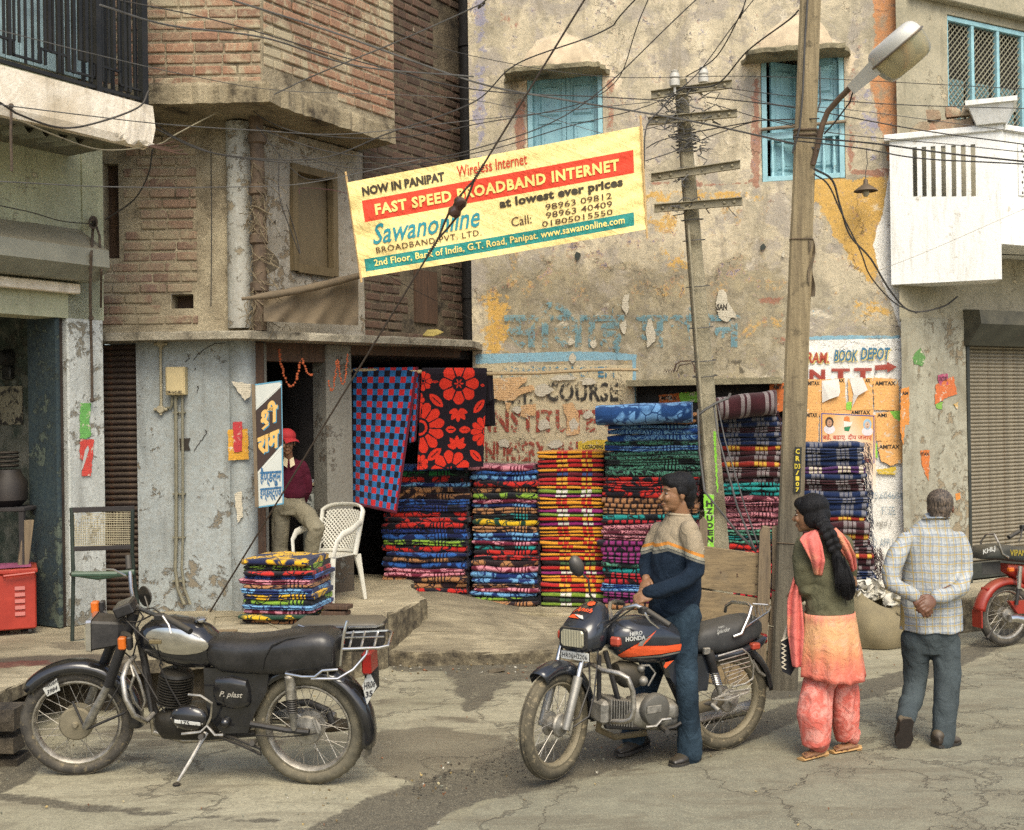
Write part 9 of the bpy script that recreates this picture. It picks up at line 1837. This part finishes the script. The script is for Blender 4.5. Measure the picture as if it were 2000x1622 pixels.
for k in range(70):
 t=rs.uniform(-1,1);a_=P(1640+10*t,1095+rs.uniform(-10,20),7.02);b_=P(1650+20*t,1140,7.01);c_=P(1655+24*t+rs.uniform(-3,3),1160+18*(1-abs(t))+rs.uniform(-8,8),7.03);m_.tube([a_,b_,c_],[.002,.0018,.0006],3,smooth=False)
m_.build('hair_strands',HWM,wm,kind='stuff')
CARD=cloth('olive_wool',lambda b,gp:b.mix(b.noise(4,4,.6,gp),sr('56543f'),sr('6b6850')),260,.95,.7)
m_=MB();m_.tube(pj((1622,1203,Y1),(1621,1190,Y1),(1618,1150,Y1),(1614,1110,Y1),(1610,1076,Y1),(1606,1054,Y1),(1604,1044,Y1)),[(.155,.125),(.158,.13),(.145,.12),(.158,.12),(.165,.11),(.12,.085),(.06,.055)],22,side=Sw);limb(m_,pj((1571,1066,7.16),(1568,1110,7.14),(1573,1148,7.16),(1562,1164,7.30)),[.062,.060,.055,.045]);limb(m_,pj((1648,1064,7.24),(1655,1105,7.28),(1658,1140,7.30),(1640,1168,7.42)),[.058,.055,.05,.04])
fuse(m_,'cardigan',CARD,wm,.0075,9,FOLD(20,.011,14,(1,1,1.3)))
def dye(b,gp):
 z=b.sep(gp)[2];h=b.m('ADD',z,b.m('MULTIPLY',b.m('SUBTRACT',b.noise(9,4,.6,b.vm('MULTIPLY',gp,(3,3,.5))),.5),.22));t=b.rm(h,.2,1.3);e=lambda v:(v-.2)/1.1
 c=b.ramp(t,[(e(.48),sr('d4705e')),(e(.56),sr('d97f66')),(e(.62),sr('d98c66')),(e(.70),sr('dba374')),(e(.80),sr('dca878')),(e(.86),sr('d98e70')),(e(.93),sr('d97d6c'))]);return b.mix(b.rm(b.noise(14,6,.75,gp,.6),.5,.62,0,.35),c,sr('e8a795'))
KUR=cloth('coral_yellow_dyed_cotton',dye,380,.9,.4)
m_=MB();NS_=48
def kf(u,v):
 t=2*pi*u;z0_,z1_=P(1622,1196,Y1).z,P(1625,1320,Y1).z;w_=.15+.035*v+.012*sin(5*t+1)*v+.01*sin(11*t)*v;c_=P(1620+5*v,1196,Y1);s_=cos(t);return V((c_.x,c_.y,z0_+(z1_-z0_)*v+(.05*v*abs(sin(t))-.02)*(1 if v>.5 else 0)*-1*(.5 if s_>0 else 1)))+Sw*(s_*w_*1.08)+Fw*(sin(t)*w_*.86)
m_.grid(kf,NS_,16,wrapu=True);me=m_.mesh('kurta',KUR,V((0,0,0)),0);me=eval_mesh(me,[('SOLIDIFY',dict(thickness=.006,offset=0))]);me.transform(Matrix.Translation(-ORG[wm]));me.polygons.foreach_set('use_smooth',[True]*len(me.polygons));link_mesh('kurta',me,wm)
SAL=cloth('coral_crushed_cotton',lambda b,gp:b.mix(b.rm(b.noise(12,6,.75,gp,.8),.45,.6),sr('cf6a5c'),sr('e0988a')),380,.9,.5)
m_=MB();m_.tube(pj((1622,1215,Y1),(1622,1260,Y1),(1622,1300,Y1)),[(.14,.11),(.15,.12),(.13,.10)],18,side=Sw);limb(m_,[P(1608,1262,7.24),P(1596,1330,7.20),P(1590,1400,7.13),P(1595,1450,7.12),AL+V((0,0,.015))],[.05,.086,.102,.086,.064],n=18);limb(m_,[P(1645,1250,7.26),P(1648,1330,7.26),P(1650,1400,7.26),P(1654,1440,7.28),AR+V((0,0,.012))],[.06,.088,.085,.072,.060],n=18)
m_.ball(P(1614,1318,7.2),.085);fuse(m_,'salwar',SAL,wm,.0075,3,lambda co,no:.009*np.sin(co[:,0]*75+2.5*np.sin(co[:,2]*9)+co[:,1]*40)*(.5+.5*np.sin(co[:,2]*7+co[:,0]*9))+nz(co*[1,1,.5],24,24)*.006)
DUP=cloth('pink_dupatta_cotton',lambda b,gp:b.mix(b.rm(b.noise(5,3,.5,gp),.5,.66),sr('d9746a'),sr('dd9a76')),380,.9,.4)
def ribbon(root,nm,path,w_,mt,side,th=.012,wave=.012):
 m_=MB();n=len(path)*5
 def at_(t):
  t=t*(len(path)-1);i=min(int(t),len(path)-2);return path[i].lerp(path[i+1],t-i)
 ww=lambda t:np.interp(t*(len(path)-1),range(len(path)),w_)
 def fn(u,v):s_=V(side(v)).normalized();n_=V((-.1,-1,.1));return at_(v)+s_*(u-.5)*2*ww(v)+n_*(wave*sin(u*11+v*5)+.01*(1-(2*u-1)**2))
 m_.grid(fn,12,n);me=m_.mesh(nm,mt,V((0,0,0)),0);me=eval_mesh(me,[('SOLIDIFY',dict(thickness=th,offset=0)),('SUBSURF',dict(levels=1))]);me.transform(Matrix.Translation(-ORG[root]));me.polygons.foreach_set('use_smooth',[True]*len(me.polygons));link_mesh(nm,me,root)
ribbon(wm,'dupatta',pj((1585,1038,7.12),(1580,1050,7.05),(1588,1068,7.03),(1597,1095,7.03),(1598,1124,7.08)),[.045,.062,.055,.042,.02],DUP,lambda v:(1,0,.35-v*.5));ribbon(wm,'dupatta',pj((1624,1036,7.10),(1636,1048,7.06),(1650,1068,7.08),(1662,1090,7.13),(1668,1115,7.2)),[.03,.035,.035,.03,.015],DUP,lambda v:(1,0,.6));ribbon(wm,'dupatta',pj((1556,1125,7.16),(1551,1170,7.18),(1554,1235,7.18),(1560,1304,7.16)),[.015,.042,.05,.034],DUP,lambda v:(1,-.3,0),wave=.016)
hb=thing('handbag','black handbag with white zigzag lacing and straps beside the woman','bag',tuple(P(1538,1320,7.3)))
m_=MB();f_=Fr(P(1538,1280,7.28),(1,.15,0));f_.n=V((f_.d.y,-f_.d.x,0));m_.hull([f_.at(x,y,c_)for(x,y)in((1526,1252),(1552,1238),(1556,1300),(1544,1320),(1528,1312),(1523,1282))for c_ in(-.04,.04)]);m_.build('body',pm('black_fabric_bag','15161b',.8,var=.3),hb)
m_=MB();zz=[(1530+(5 if k%2 else-3),1258+k*4.5)for k in range(12)];stroke2d(m_,zz,2.2,fpx(f_,.046));stroke2d(m_,[(1526,1252),(1550,1240)],2.2,fpx(f_,.046));m_.build('lacing',flat('cream_lace','c9c0aa'),hb)
m_=MB();m_.tube([f_.at(1530,1252,.03),f_.at(1536,1230,.02),f_.at(1546,1206,.0),f_.at(1552,1170,-.02)],.009,6);m_.tube([f_.at(1548,1242,.0),f_.at(1545,1220,-.01),f_.at(1552,1190,-.02)],.007,6);m_.build('strap',flat('cream_strap','b9ae98'),hb)
# -- the man walking away
mn_=thing('person','grey-haired man walking away in checked shirt with hands clasped behind his back','person',tuple(G(1845,1460)))
Fm=V((.10,.99,0)).normalized();Sm=UPV.cross(Fm).normalized();Y2=7.5;Fmh=V((.42,.90,-.08)).normalized();HM=P(1837,992,7.5)
m_=MB();q=head(m_,HM,Fmh,s=.98);limb(m_,[HM+V((-.01,0,-.06)),P(1833,1018,7.49),P(1829,1042,7.52)],[.056,.055,.045]);m_.tube(pj((1818,1250,Y2),(1818,1150,Y2),(1820,1070,Y2),(1824,1035,Y2)),[(.13,.10),(.13,.10),(.13,.08),(.08,.05)],16,side=Sm)
WL,WR=P(1787,1166,7.26),P(1822,1168,7.27);limb(m_,[P(1765,1052,7.46),P(1738,1135,7.38),WL],[.03,.034,.028]);limb(m_,[P(1874,1052,7.5),P(1884,1138,7.44),WR],[.03,.034,.028])
hand(m_,WL,P(1812,1196,7.2)-WL,V((0,-1,.2)),1,1.0,.55);hand(m_,WR+V((-.0,-.02,0)),P(1796,1192,7.2)-WR,V((0,-1,.2)),-1,1.0,.7)
FA_R=V(G(1843,1455));limb(m_,[P(1848,1240,7.5),P(1846,1340,7.42),FA_R+V((0,0,.09))],[.08,.055,.038]);FA_L=P(1770,1405,7.30);limb(m_,[P(1792,1240,7.5),P(1788,1325,7.62),FA_L],[.08,.055,.038])
fuse(m_,'body',SKD,mn_,.0048,3);face_bits(mn_,q,Fmh,.98)
m_=MB();qe=lambda f,u,l,rf,ru,rl:m_.ball(q(f,u,l),Fmh*rf,UPV.cross(Fmh)*rl,UPV*ru,18,12)
qe(-.028,.038,0,.092,.084,.083);qe(-.052,-.005,0,.058,.075,.074);qe(-.055,-.05,0,.046,.035,.06)
GH=NB('greying_hair');v=GH.vm('MULTIPLY',GH.obj(),(50,50,10));n=GH.noise(3,5,.65,v);c=GH.mix(GH.rm(n,.4,.62),sr('1d1713'),sr('6b5c4c'));GH.out(c,.6,0,GH.bump(n,.8,.006));fuse(m_,'hair',GH.mat,mn_,.005,3,lambda co,no:nz(co,60,3)*.002)
def plaid(b,gp):
 x,y,z=b.sep(b.vm('ADD',gp,b.vm('SCALE',b.vm('SUBTRACT',b.noise(4,2,.5,gp,col=True),(.5,)*3),.05)));fx=b.m('FRACT',b.m('MULTIPLY',x,20.0));fz=b.m('FRACT',b.m('MULTIPLY',z,18.0));ln=lambda f,a,w_:b.m('LESS_THAN',b.m('ABSOLUTE',b.m('SUBTRACT',f,a)),w_)
 c=sr('a3a6a3');c=b.mix(b.m('MULTIPLY',b.m('MAXIMUM',ln(fx,.75,.13),ln(fz,.75,.13)),.45),c,sr('c3c5c2'));c=b.mix(b.m('MULTIPLY',b.m('MAXIMUM',ln(fx,.55,.06),ln(fz,.5,.06)),.6),c,sr('76859a'));return b.mix(b.m('MULTIPLY',b.m('MAXIMUM',ln(fx,.25,.05),ln(fz,.25,.05)),.85),c,sr('b39a58'))
SHI=cloth('checked_shirt_cotton',plaid,500,.9,.3,.25)
m_=MB();m_.tube(pj((1818,1232,Y2),(1818,1222,Y2),(1818,1170,Y2),(1819,1110,Y2),(1820,1070,Y2),(1822,1046,Y2),(1826,1030,Y2),(1828,1018,Y2-.01),(1829,1007,Y2-.02)),[(.198,.152),(.196,.148),(.182,.14),(.17,.13),(.178,.122),(.17,.105),(.115,.088),(.08,.078),(.072,.07)],24,side=Sm)
limb(m_,pj((1768,1054,7.46),(1752,1085,7.42),(1740,1118,7.38),(1744,1142,7.34),(1770,1158,7.28),(1784,1163,7.26)),[.052,.060,.058,.054,.046,.038]);limb(m_,pj((1872,1052,7.48),(1881,1085,7.48),(1884,1120,7.45),(1880,1146,7.38),(1850,1164,7.30),(1826,1166,7.27)),[.052,.060,.057,.054,.046,.04])
fuse(m_,'shirt',SHI,mn_,.0075,10,lambda co,no:.006*np.sin(co[:,0]*38+2.2*np.sin(co[:,2]*8))*np.clip((1.35-co[:,2])*3,.2,1)+nz(co,17,31)*.005)
m_=MB();m_.tube([P(1829,1013,7.48)+V((cos(t)*.069,sin(t)*.066,.010*-sin(t)))for t in[2*pi*k/20 for k in range(20)]],[.007]*20,8,closed=True,flat=2.6);m_.build('collar',SHI,mn_)
PAN=cloth('slate_grey_trouser',lambda b,gp:b.mix(b.noise(4,4,.6,gp),sr('3c4345'),sr('4c5557')),400,.85,.4)
m_=MB();m_.tube(pj((1818,1210,Y2),(1818,1240,Y2),(1818,1275,Y2)),[(.155,.125),(.165,.13),(.135,.105)],18,side=Sm);limb(m_,[P(1846,1250,7.5),P(1850,1330,7.42),P(1846,1400,7.37),P(1841,1445,7.35)],[.094,.078,.070,.074],n=18);limb(m_,[P(1788,1250,7.5),P(1789,1300,7.54),P(1786,1345,7.52),P(1775,1385,7.38),P(1770,1400,7.32)],[.094,.082,.072,.064,.064],n=18)
fuse(m_,'trousers',PAN,mn_,.0075,9,FOLD(20,.012,41,(1.2,1.2,.5)))
BSH=pm('worn_brown_shoe','2b211b',.5,0,var=.3,dust=.35);shoe(mn_,G(1826,1461),G(1871,1452),BSH)
m_=MB();hl2=P(1768,1402,7.26);tl2=P(1760,1452,7.33);dd_=(tl2-hl2).normalized();m_.tube([hl2,hl2.lerp(tl2,.3),hl2.lerp(tl2,.65),tl2],[(.042,.035),(.046,.032),(.054,.026),(.042,.018)],14,side=V((1,0,0)));fuse(m_,'shoe',BSH,mn_,.006,3)
m_=MB();n_=(V((0,-1,.15))-dd_*V((0,-1,.15)).dot(dd_)).normalized();S_=dd_.cross(n_);m_.prism([hl2+dd_*(L_*.165)+S_*w_+n_*.03 for L_,w_ in((-.12,.02),(.0,.042),(.45,.038),(.75,.056),(1.1,.045),(1.25,.0),(1.1,-.045),(.75,-.056),(.45,-.04),(.0,-.042),(-.12,-.02))],n_*.012);m_.build('sole',pm('worn_sole','2e2620',.8,var=.3,dust=.2),mn_)
# -- the boy in the doorway
by=thing('person','boy in red cap, maroon sweater and beige trousers leaning in the dark doorway','person',tuple(P(560,1165,10.72)))
Fb=V((.25,-.97,0)).normalized();Sb=UPV.cross(Fb).normalized();HBy=P(560,865,10.72);YB3=10.75
m_=MB();q=head(m_,HBy,Fb,s=.92);limb(m_,[HBy+V((0,.0,-.06)),P(563,896,YB3),P(565,905,YB3)],[.046,.046,.055]);m_.tube(pj((566,985,YB3),(568,940,YB3),(567,905,YB3)),[(.11,.08),(.11,.08),(.12,.07)],14,side=Sb)
limb(m_,pj((590,912,10.74),(600,955,10.78),(590,985,10.85)),[.036,.03,.024]);hand(m_,P(590,985,10.85),V((-.3,.3,-1)),V((0,-1,0)),1,.9);limb(m_,pj((543,912,10.76),(538,955,10.78),(545,990,10.7)),[.036,.03,.024]);hand(m_,P(545,990,10.7),V((.2,0,-1)),V((0,-1,0)),-1,.9)
limb(m_,pj((552,985,YB3),(550,1080,YB3),(548,1160,YB3)),[.06,.045,.032]);limb(m_,pj((580,985,YB3),(618,1035,10.6),(600,1110,10.72)),[.06,.045,.032])
fuse(m_,'body',SK,by,.0055,3);face_bits(by,q,Fb,.92)
m_=MB();m_.ball(q(-.02,.02,0),Fb*.088,Sb*.076,UPV*.085,16,10);fuse(m_,'hair',HB2,by,.006,2)
RC=pm('red_cap_cotton','a01f24',.85,var=.12,bump=.3);m_=MB();m_.ball(q(-.008,.062,0),Fb*.10,Sb*.086,UPV*.075,18,10);m_.ball(q(.0,.035,0),Fb*.103,Sb*.088,UPV*.02,18,6);Vz=(Fb+V((.55,0,0))).normalized();m_.grid(lambda u,v:HBy+UPV*(.045-.03*v*v-.02*(2*u-1)**2)+Vz*(.07+.085*v*(1-.5*(2*u-1)**2))+Vz.cross(UPV)*((2*u-1)*.07),12,8)
o=m_.build('cap',RC,by)
MAR=cloth('maroon_knit',lambda b,gp:b.mix(b.noise(5,4,.6,gp),sr('3c0f1e'),sr('55172a')),260);m_=MB();m_.tube(pj((567,972,YB3),(567,962,YB3),(567,930,YB3),(566,908,YB3),(565,897,YB3)),[(.135,.105),(.148,.115),(.145,.11),(.135,.09),(.06,.055)],20,side=Sb);limb(m_,pj((588,911,10.74),(598,935,10.76),(600,958,10.78),(592,978,10.84)),[.054,.05,.046,.04]);limb(m_,pj((544,911,10.76),(538,945,10.78),(543,980,10.72)),[.052,.048,.04]);fuse(m_,'sweater',MAR,by,.008,4,FOLD(22,.009,51))
m_=MB()
for s_ in(-1,1):m_.add([P(564+s_*1.5,898,10.62),P(564+s_*9,893,10.66),P(564+s_*12,908,10.62),P(564+s_*3,914,10.60)],[(0,1,2,3)],0,False)
m_.build('shirt_collar',flat('cream_collar','c4b593'),by)
BEI=cloth('beige_trouser',lambda b,gp:b.mix(b.noise(4,4,.6,gp),sr('77705c'),sr('8d8671')),400);m_=MB();m_.tube(pj((566,958,YB3),(566,985,YB3),(566,1005,YB3)),[(.13,.10),(.145,.115),(.13,.11)],16,side=Sb);limb(m_,pj((549,990,YB3),(546,1050,YB3),(546,1140,YB3)),[.085,.08,.07],n=16);limb(m_,pj((582,992,YB3),(602,1012,10.66),(618,1034,10.58),(612,1060,10.62),(604,1100,10.7)),[.085,.08,.075,.065,.06],n=16);fuse(m_,'trousers',BEI,by,.008,4,FOLD(20,.012,61))
# -- counter in the doorway, litter
ct=thing('counter','grey counter with a round painted emblem inside the shop door','counter',tuple(P(615,1050,11.3)))
m_=MB();fk=Fr(P(612,1010,11.25),(1,.1,0));fk.n=V((fk.d.y,-fk.d.x,0));a0,b1=fk.uv(590,950);a1,b0=fk.uv(660,1090);m_.box((a0,b0-.3,-.4),(a1,b1,0),fk,ch=.01);m_.build('body',pm('grey_counter_paint','56574f',.6,var=.2),ct)
m_=MB();m_.box((a0-.02,b1,-.42),(a1,b1+.03,.02),fk,ch=.006);m_.build('top',CONC_L,ct)
m_=MB();m_.lathe(fk.at(612,985,.002),fk.n,[(.10,0),(.10,.002)],24);m_.build('emblem',flat('emblem_pale','8d9089'),ct);m_=MB()
for k in range(6):t=k*pi/3;c_=fk.at(612,985,.006);e_=fk.d*cos(t)+fk.u*sin(t);g_=fk.u*cos(t)-fk.d*sin(t);m_.add([c_+e_*.02,c_+e_*.085+g_*.03,c_+e_*.085-g_*.02],[(0,1,2)],0,False)
m_.build('emblem_blade',flat('emblem_dark','30342f'),ct)
m_=MB();rs=random.Random(2);m_.hull([fk.at(606,944,.0)+V((rs.uniform(-.12,.12),rs.uniform(-.05,.2),rs.uniform(0,.05)))for _ in range(12)]);m_.single('folded_cloth',flat('pale_cloth','8a8f95',.9),'pale folded cloth lying on the shop counter','cloth')
rs=random.Random(77);LITC=['a89c78','8a5f42','b5b0a0','7d6a48','a8925f','80806f']
LM=[flat('litter_'+c_,c_,.85,.3)for c_ in LITC]
m_=[MB()for _ in LM]
def speck(x,y,s_,k,z=.004):
 p=V(G(x,y,z));n=5;pts=[p+V((cos(2*pi*i/n)*s_*rs.uniform(.4,1),sin(2*pi*i/n)*s_*rs.uniform(.3,.8),rs.uniform(.002,.014)))for i in range(n)];m_[k].add(pts+[p+V((0,0,-.004))],[list(range(n))]+[(i,n,(i+1)%n)for i in range(n)],0,False)
for k in range(90):speck(rs.uniform(760,1090),rs.uniform(1288,1318),rs.uniform(.006,.022),rs.randrange(6))
for k in range(110):t=rs.random();speck(560+1480*t+rs.uniform(-60,60),1600-400*t**1.1+rs.uniform(-40,40),rs.uniform(.004,.014),rs.randrange(6))
for k in range(80):speck(rs.uniform(0,2000),rs.uniform(1320,1620),rs.uniform(.004,.013),rs.randrange(6))
for k,mb_ in enumerate(m_):mb_.single('street_litter',LM[k],['straw coloured','rust brown','white paper','dull brown','yellow','grey'][k]+' scraps and leaf bits scattered over the street','litter',kind='stuff')
MUDB=flat('black_mud_clod','2b261d',.95,.3);mc_=MB()
for k in range(240):
 t=rs.random();x=800+260*t+rs.gauss(0,26);y=1545-70*t+rs.gauss(0,14)
 if k>200:x=rs.uniform(1180,1500);y=1465-(x-1180)*.18+rs.gauss(0,8)
 p=V(G(x,y,.0));s_=rs.uniform(.003,.010);mc_.add([p+V((s_*rs.uniform(.6,1.4),0,0)),p+V((0,s_*rs.uniform(.6,1.2),0)),p+V((-s_,0,0)),p+V((0,-s_,0)),p+V((0,0,s_*rs.uniform(.3,.9)))],[(0,1,4),(1,2,4),(2,3,4),(3,0,4)],0,False)
mc_.single('mud_clods',MUDB,'dark mud crumbs along the damp strip between the motorcycles','mud',kind='stuff')
STN=mortar_mat('dark_rough_stone2','4a4234','6a5f4b','2b251b')
for i,(x,y,w_,lab)in enumerate(((866,1282,.05,'dark lump of masonry lying against the forecourt kerb'),(968,1315,.055,'flat brown stone in the gully beside the front motorcycle'),(892,1290,.03,'small stone next to the dark lump at the kerb'),(700,1168+30,.05,'broken brick end at the shop step edge'))):
 p=V(G(x,y,.0))if i<3 else V(G(755,1232,.12));MB().hull([p+V((rs.uniform(-1,1)*w_*1.6,rs.uniform(-1,1)*w_,rs.uniform(-.2,1)*w_))for _ in range(14)]).single('loose_stone',STN,lab,'stone')
m_=MB();c_=V(G(650,1218,.4));
for k in range(3):m_.slab(c_+V((.02*k,.05,.03+.05*k)),V((.10,-.02,0)),V((.02,.06,0)),V((0,0,.018)),ch=.005)
m_.single('wooden_blocks',WOOD_DARK,'dark wooden blocks beside the low blanket stack','block')
cord([G(418,1222,.405),G(420,1205,.41),G(455,1203,.405),G(505,1208,.41),G(545,1228,.405),G(590,1226,.41)],.006,pm('pale_cable','8a8168',.7),'pale rope lying on the pavement behind the black motorcycle')
m_=MB();m_.slab(V(G(438,1240,.42)),V((.09,0,0)),V((0,.07,0)),V((0,0,.03)),ch=.006);m_.single('wood_offcut',WOOD_GREY,'brown wood offcut on the pavement behind the seat','block')
flush_bricks()
